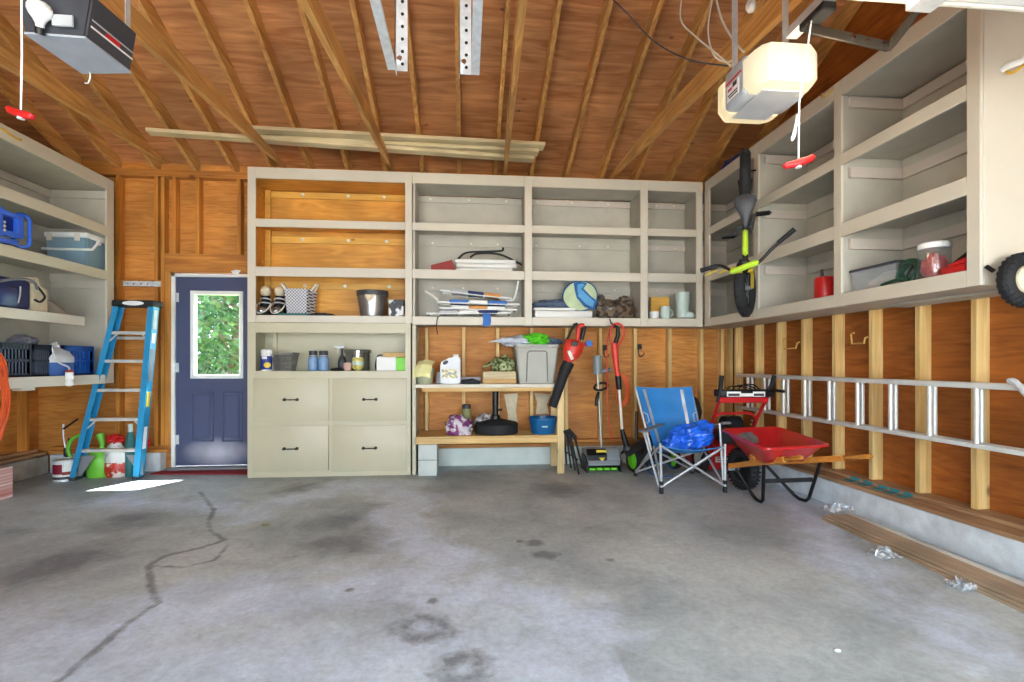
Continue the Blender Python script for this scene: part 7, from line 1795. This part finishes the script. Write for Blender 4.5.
obj('frame', b, 'black', t)
b = MB(); b.tube([HT + Uo * .04, HB], .026, 10); obj('head_tube', b, 'black', t)
fdir = Uo * -1
b = MB(); fe = Uo * cos(-.22) + Lo * sin(-.22); fa = Lo * cos(-.22) - Uo * sin(-.22)
for s_ in (-.055, .055): b.tube([HB + fa * s_ * .8, HB.lerp(bk(.93, 0), .3) + fa * s_, bk(.93, 0) + fa * s_], .013, 8)
b.tube([HB - fa * .06, HB + fa * .06], .018, 8); obj('fork', b, 'bike_yellow', t)
b = MB(); b.tube([ST, SD], .013, 8); obj('seat_post', b, 'black', t)
b = MB(); rg_ = []
for f, w, h_ in ((.24, .02, .0), (.255, .072, .01), (.30, .084, .018), (.35, .066, .012), (.41, .036, .004), (.48, .021, -.004), (.50, .008, -.01)):
    rg_.append([bk(f, .375 + h_ + .022 * sin(k * pi / 8) * (1 if k < 8 else .6), w * cos(k * pi / 8)) for k in range(16)])
b.loft(rg_); obj('saddle', b, 'dark_grey', t)
b = MB(); b.tube([BB - Lo * .05, BB + Lo * .05], .02, 10); b.lathe([(.06, -.004), (.06, .004)], n=20, M=frame(BB + Lo * .045, Uo, Fo, Lo)); obj('crank_set', b, 'dark_grey', t)
for s_, df in ((-1, .07), (1, -.10)):
    e_ = BB + Lo * s_ * .075 + Fo * df; b = MB(); b.tube([BB + Lo * s_ * .06, e_], .010, 6); obj('crank_arm', b, 'dark_grey', t)
    pc = e_ + Lo * s_ * .06; b = MB(); b.tube([pc + Lo * x + Uo * y for x, y in ((-.05, -.04), (.05, -.04), (.062, 0), (.05, .04), (-.05, .04))], .010, 6, True); b.tube([pc - Lo * .05, pc + Lo * .05], .011, 6); b.tube([pc - Lo * .05 + Uo * .02, pc + Lo * .05 + Uo * .02], .008, 6); obj('pedal', b, 'black', t)
stm = HT + Uo * .12 + Fo * .02
b = MB(); b.tube([HT + Uo * .03, stm], .018, 8); obj('stem', b, 'black', t)
hl = Lo * cos(-.25) - Uo * sin(-.25); hl = (hl + V(0, 0, .22)).normalized(); hb = V(0, 0, 1)
hl_e, hr_e = stm - hl * .34 + hb * .10, stm + hl * .34 + hb * .10
b = MB(); b.tube(curve([stm - hl * .34 + hb * .06, stm - hl * .20 + hb * .05, stm - hl * .08 - hb * .03, stm + hl * .08 - hb * .03, stm + hl * .20 + hb * .05, stm + hl * .34 + hb * .13], 5), .013, 8); obj('handlebar', b, 'black', t)
for a, c_ in ((stm - hl * .35 + hb * .06, stm - hl * .22 + hb * .055), (stm + hl * .35 + hb * .137, stm + hl * .235 + hb * .075)):
    b = MB(); b.tube([a, a.lerp(c_, .08), c_], [.021, .019, .018], 10); obj('grip', b, 'black_matte', t)
b = MB(); b.tube([stm - hl * .22 + hb * .02, stm - hl * .31 + hb * .01], .006, 6); b.tube([stm - hl * .08 + hb * .0, stm - hl * .2 - hb * .01], .006, 6); obj('brake_lever', b, 'bike_yellow', t)
b = MB(); b.beam(stm - hl * .12 - hb * .035 + Uo * .012, stm + hl * .10 - hb * .02 + Uo * .012, .045, .05, Uo, .018); obj('bar_pad', b, 'bike_lime', t)
b = MB(); b.beam(bk(.50, .31), bk(.72, .355), .042, .05, Uo, .018); obj('top_tube_pad', b, 'bike_lime', t)
b = MB(); b.tube([(2.613, 4.338, 2.90), (2.52, 4.30, 2.878), (2.462, 4.272, 2.88), (2.455, 4.27, 2.93)], .008, 8); solo('bike_hook', b, 'black', 'black hook on the right shelf unit holding the rear wheel of the bicycle', 'hook')
# bundle on top of the right shelf unit
q = atx(731, 168, 2.72)
b = MB(); b.blob((2.76, q.y, 3.19), (.10, .20, .075), .25, 2.2, 23); b.beam(V(2.66, q.y - .1, 3.18), V(2.66, q.y - .32, 3.19), .03, .02, (0, 0, 1), .004); solo('blue_bundle', b, 'navy_shiny', 'dark blue bundle lying on top of the right shelf unit, above the bicycle', 'bundle')
# scraps on the floor
q = atz(265, 525.5, 0); b = MB(); 
for k in range(5): b.sheet(lambda a, c_: q + V((a - .5) * .03 + .016 * cos(k * 1.3), (c_ - .5) * .016 + .014 * sin(k * 1.3), .003 + .004 * sin(pi * a) * (1 + k * .2)), 5, 3, .001)
solo('leaf_scrap', b, 'olive', 'small green leaf scrap lying on the concrete floor in front of the drawers', 'leaf')
q = atz(837, 651, 0); b = MB(); b.blob((q.x, q.y, .004), (.014, .010, .006), .3, 2, 3, True, 12, 8); solo('paper_scrap', b, 'white', 'tiny white paper scrap on the concrete floor in the right foreground', 'paper')
# marks on the wall framing
for u0, u1, v in ((859, 866, 479.5), (868, 880, 483.5), (883, 891, 488), (894, 908, 491.5), (910, 917, 495.5)):
    p0, p1 = atz(u0, v - 1.0, .2306), atz(u1, v + 2.6, .2306)
    b = MB(); ym = (p0.y + p1.y) / 2; dy_ = abs(p0.y - p1.y) / 2 * .8; b.box((3.0, ym - dy_, .2302), (3.066, ym + dy_, .2312)); b.box((3.071, ym - dy_, .235), (3.0725, ym + dy_, .257)); part('chalk_mark', b, plain('chalk_teal', (56, 140, 150), .8, var=.2, scale=30), wall_right)
b = MB(); b.box(tuple(aty(123, 286, YB - .004)), tuple(aty(161, 281.5, YB + .002)), .001); part('strap_plate', b, 'galvanised', wall_back)
for u in (128, 134, 141, 148, 155):
    b = MB(); b.ell(aty(u, 283.7, YB - .006), (.012, .004, .012), None, 10, 6); part('bolt', b, 'chrome', wall_back)
b = MB(); P = [aty(u, v, YB - .003) for u, v in ((231, 271), (236, 269.8), (241, 270.5), (238, 274), (233, 273.5))]; b.loft([P, [p - V(0, .002, 0) for p in P]]); part('paint_spot', b, 'white', wall_back)
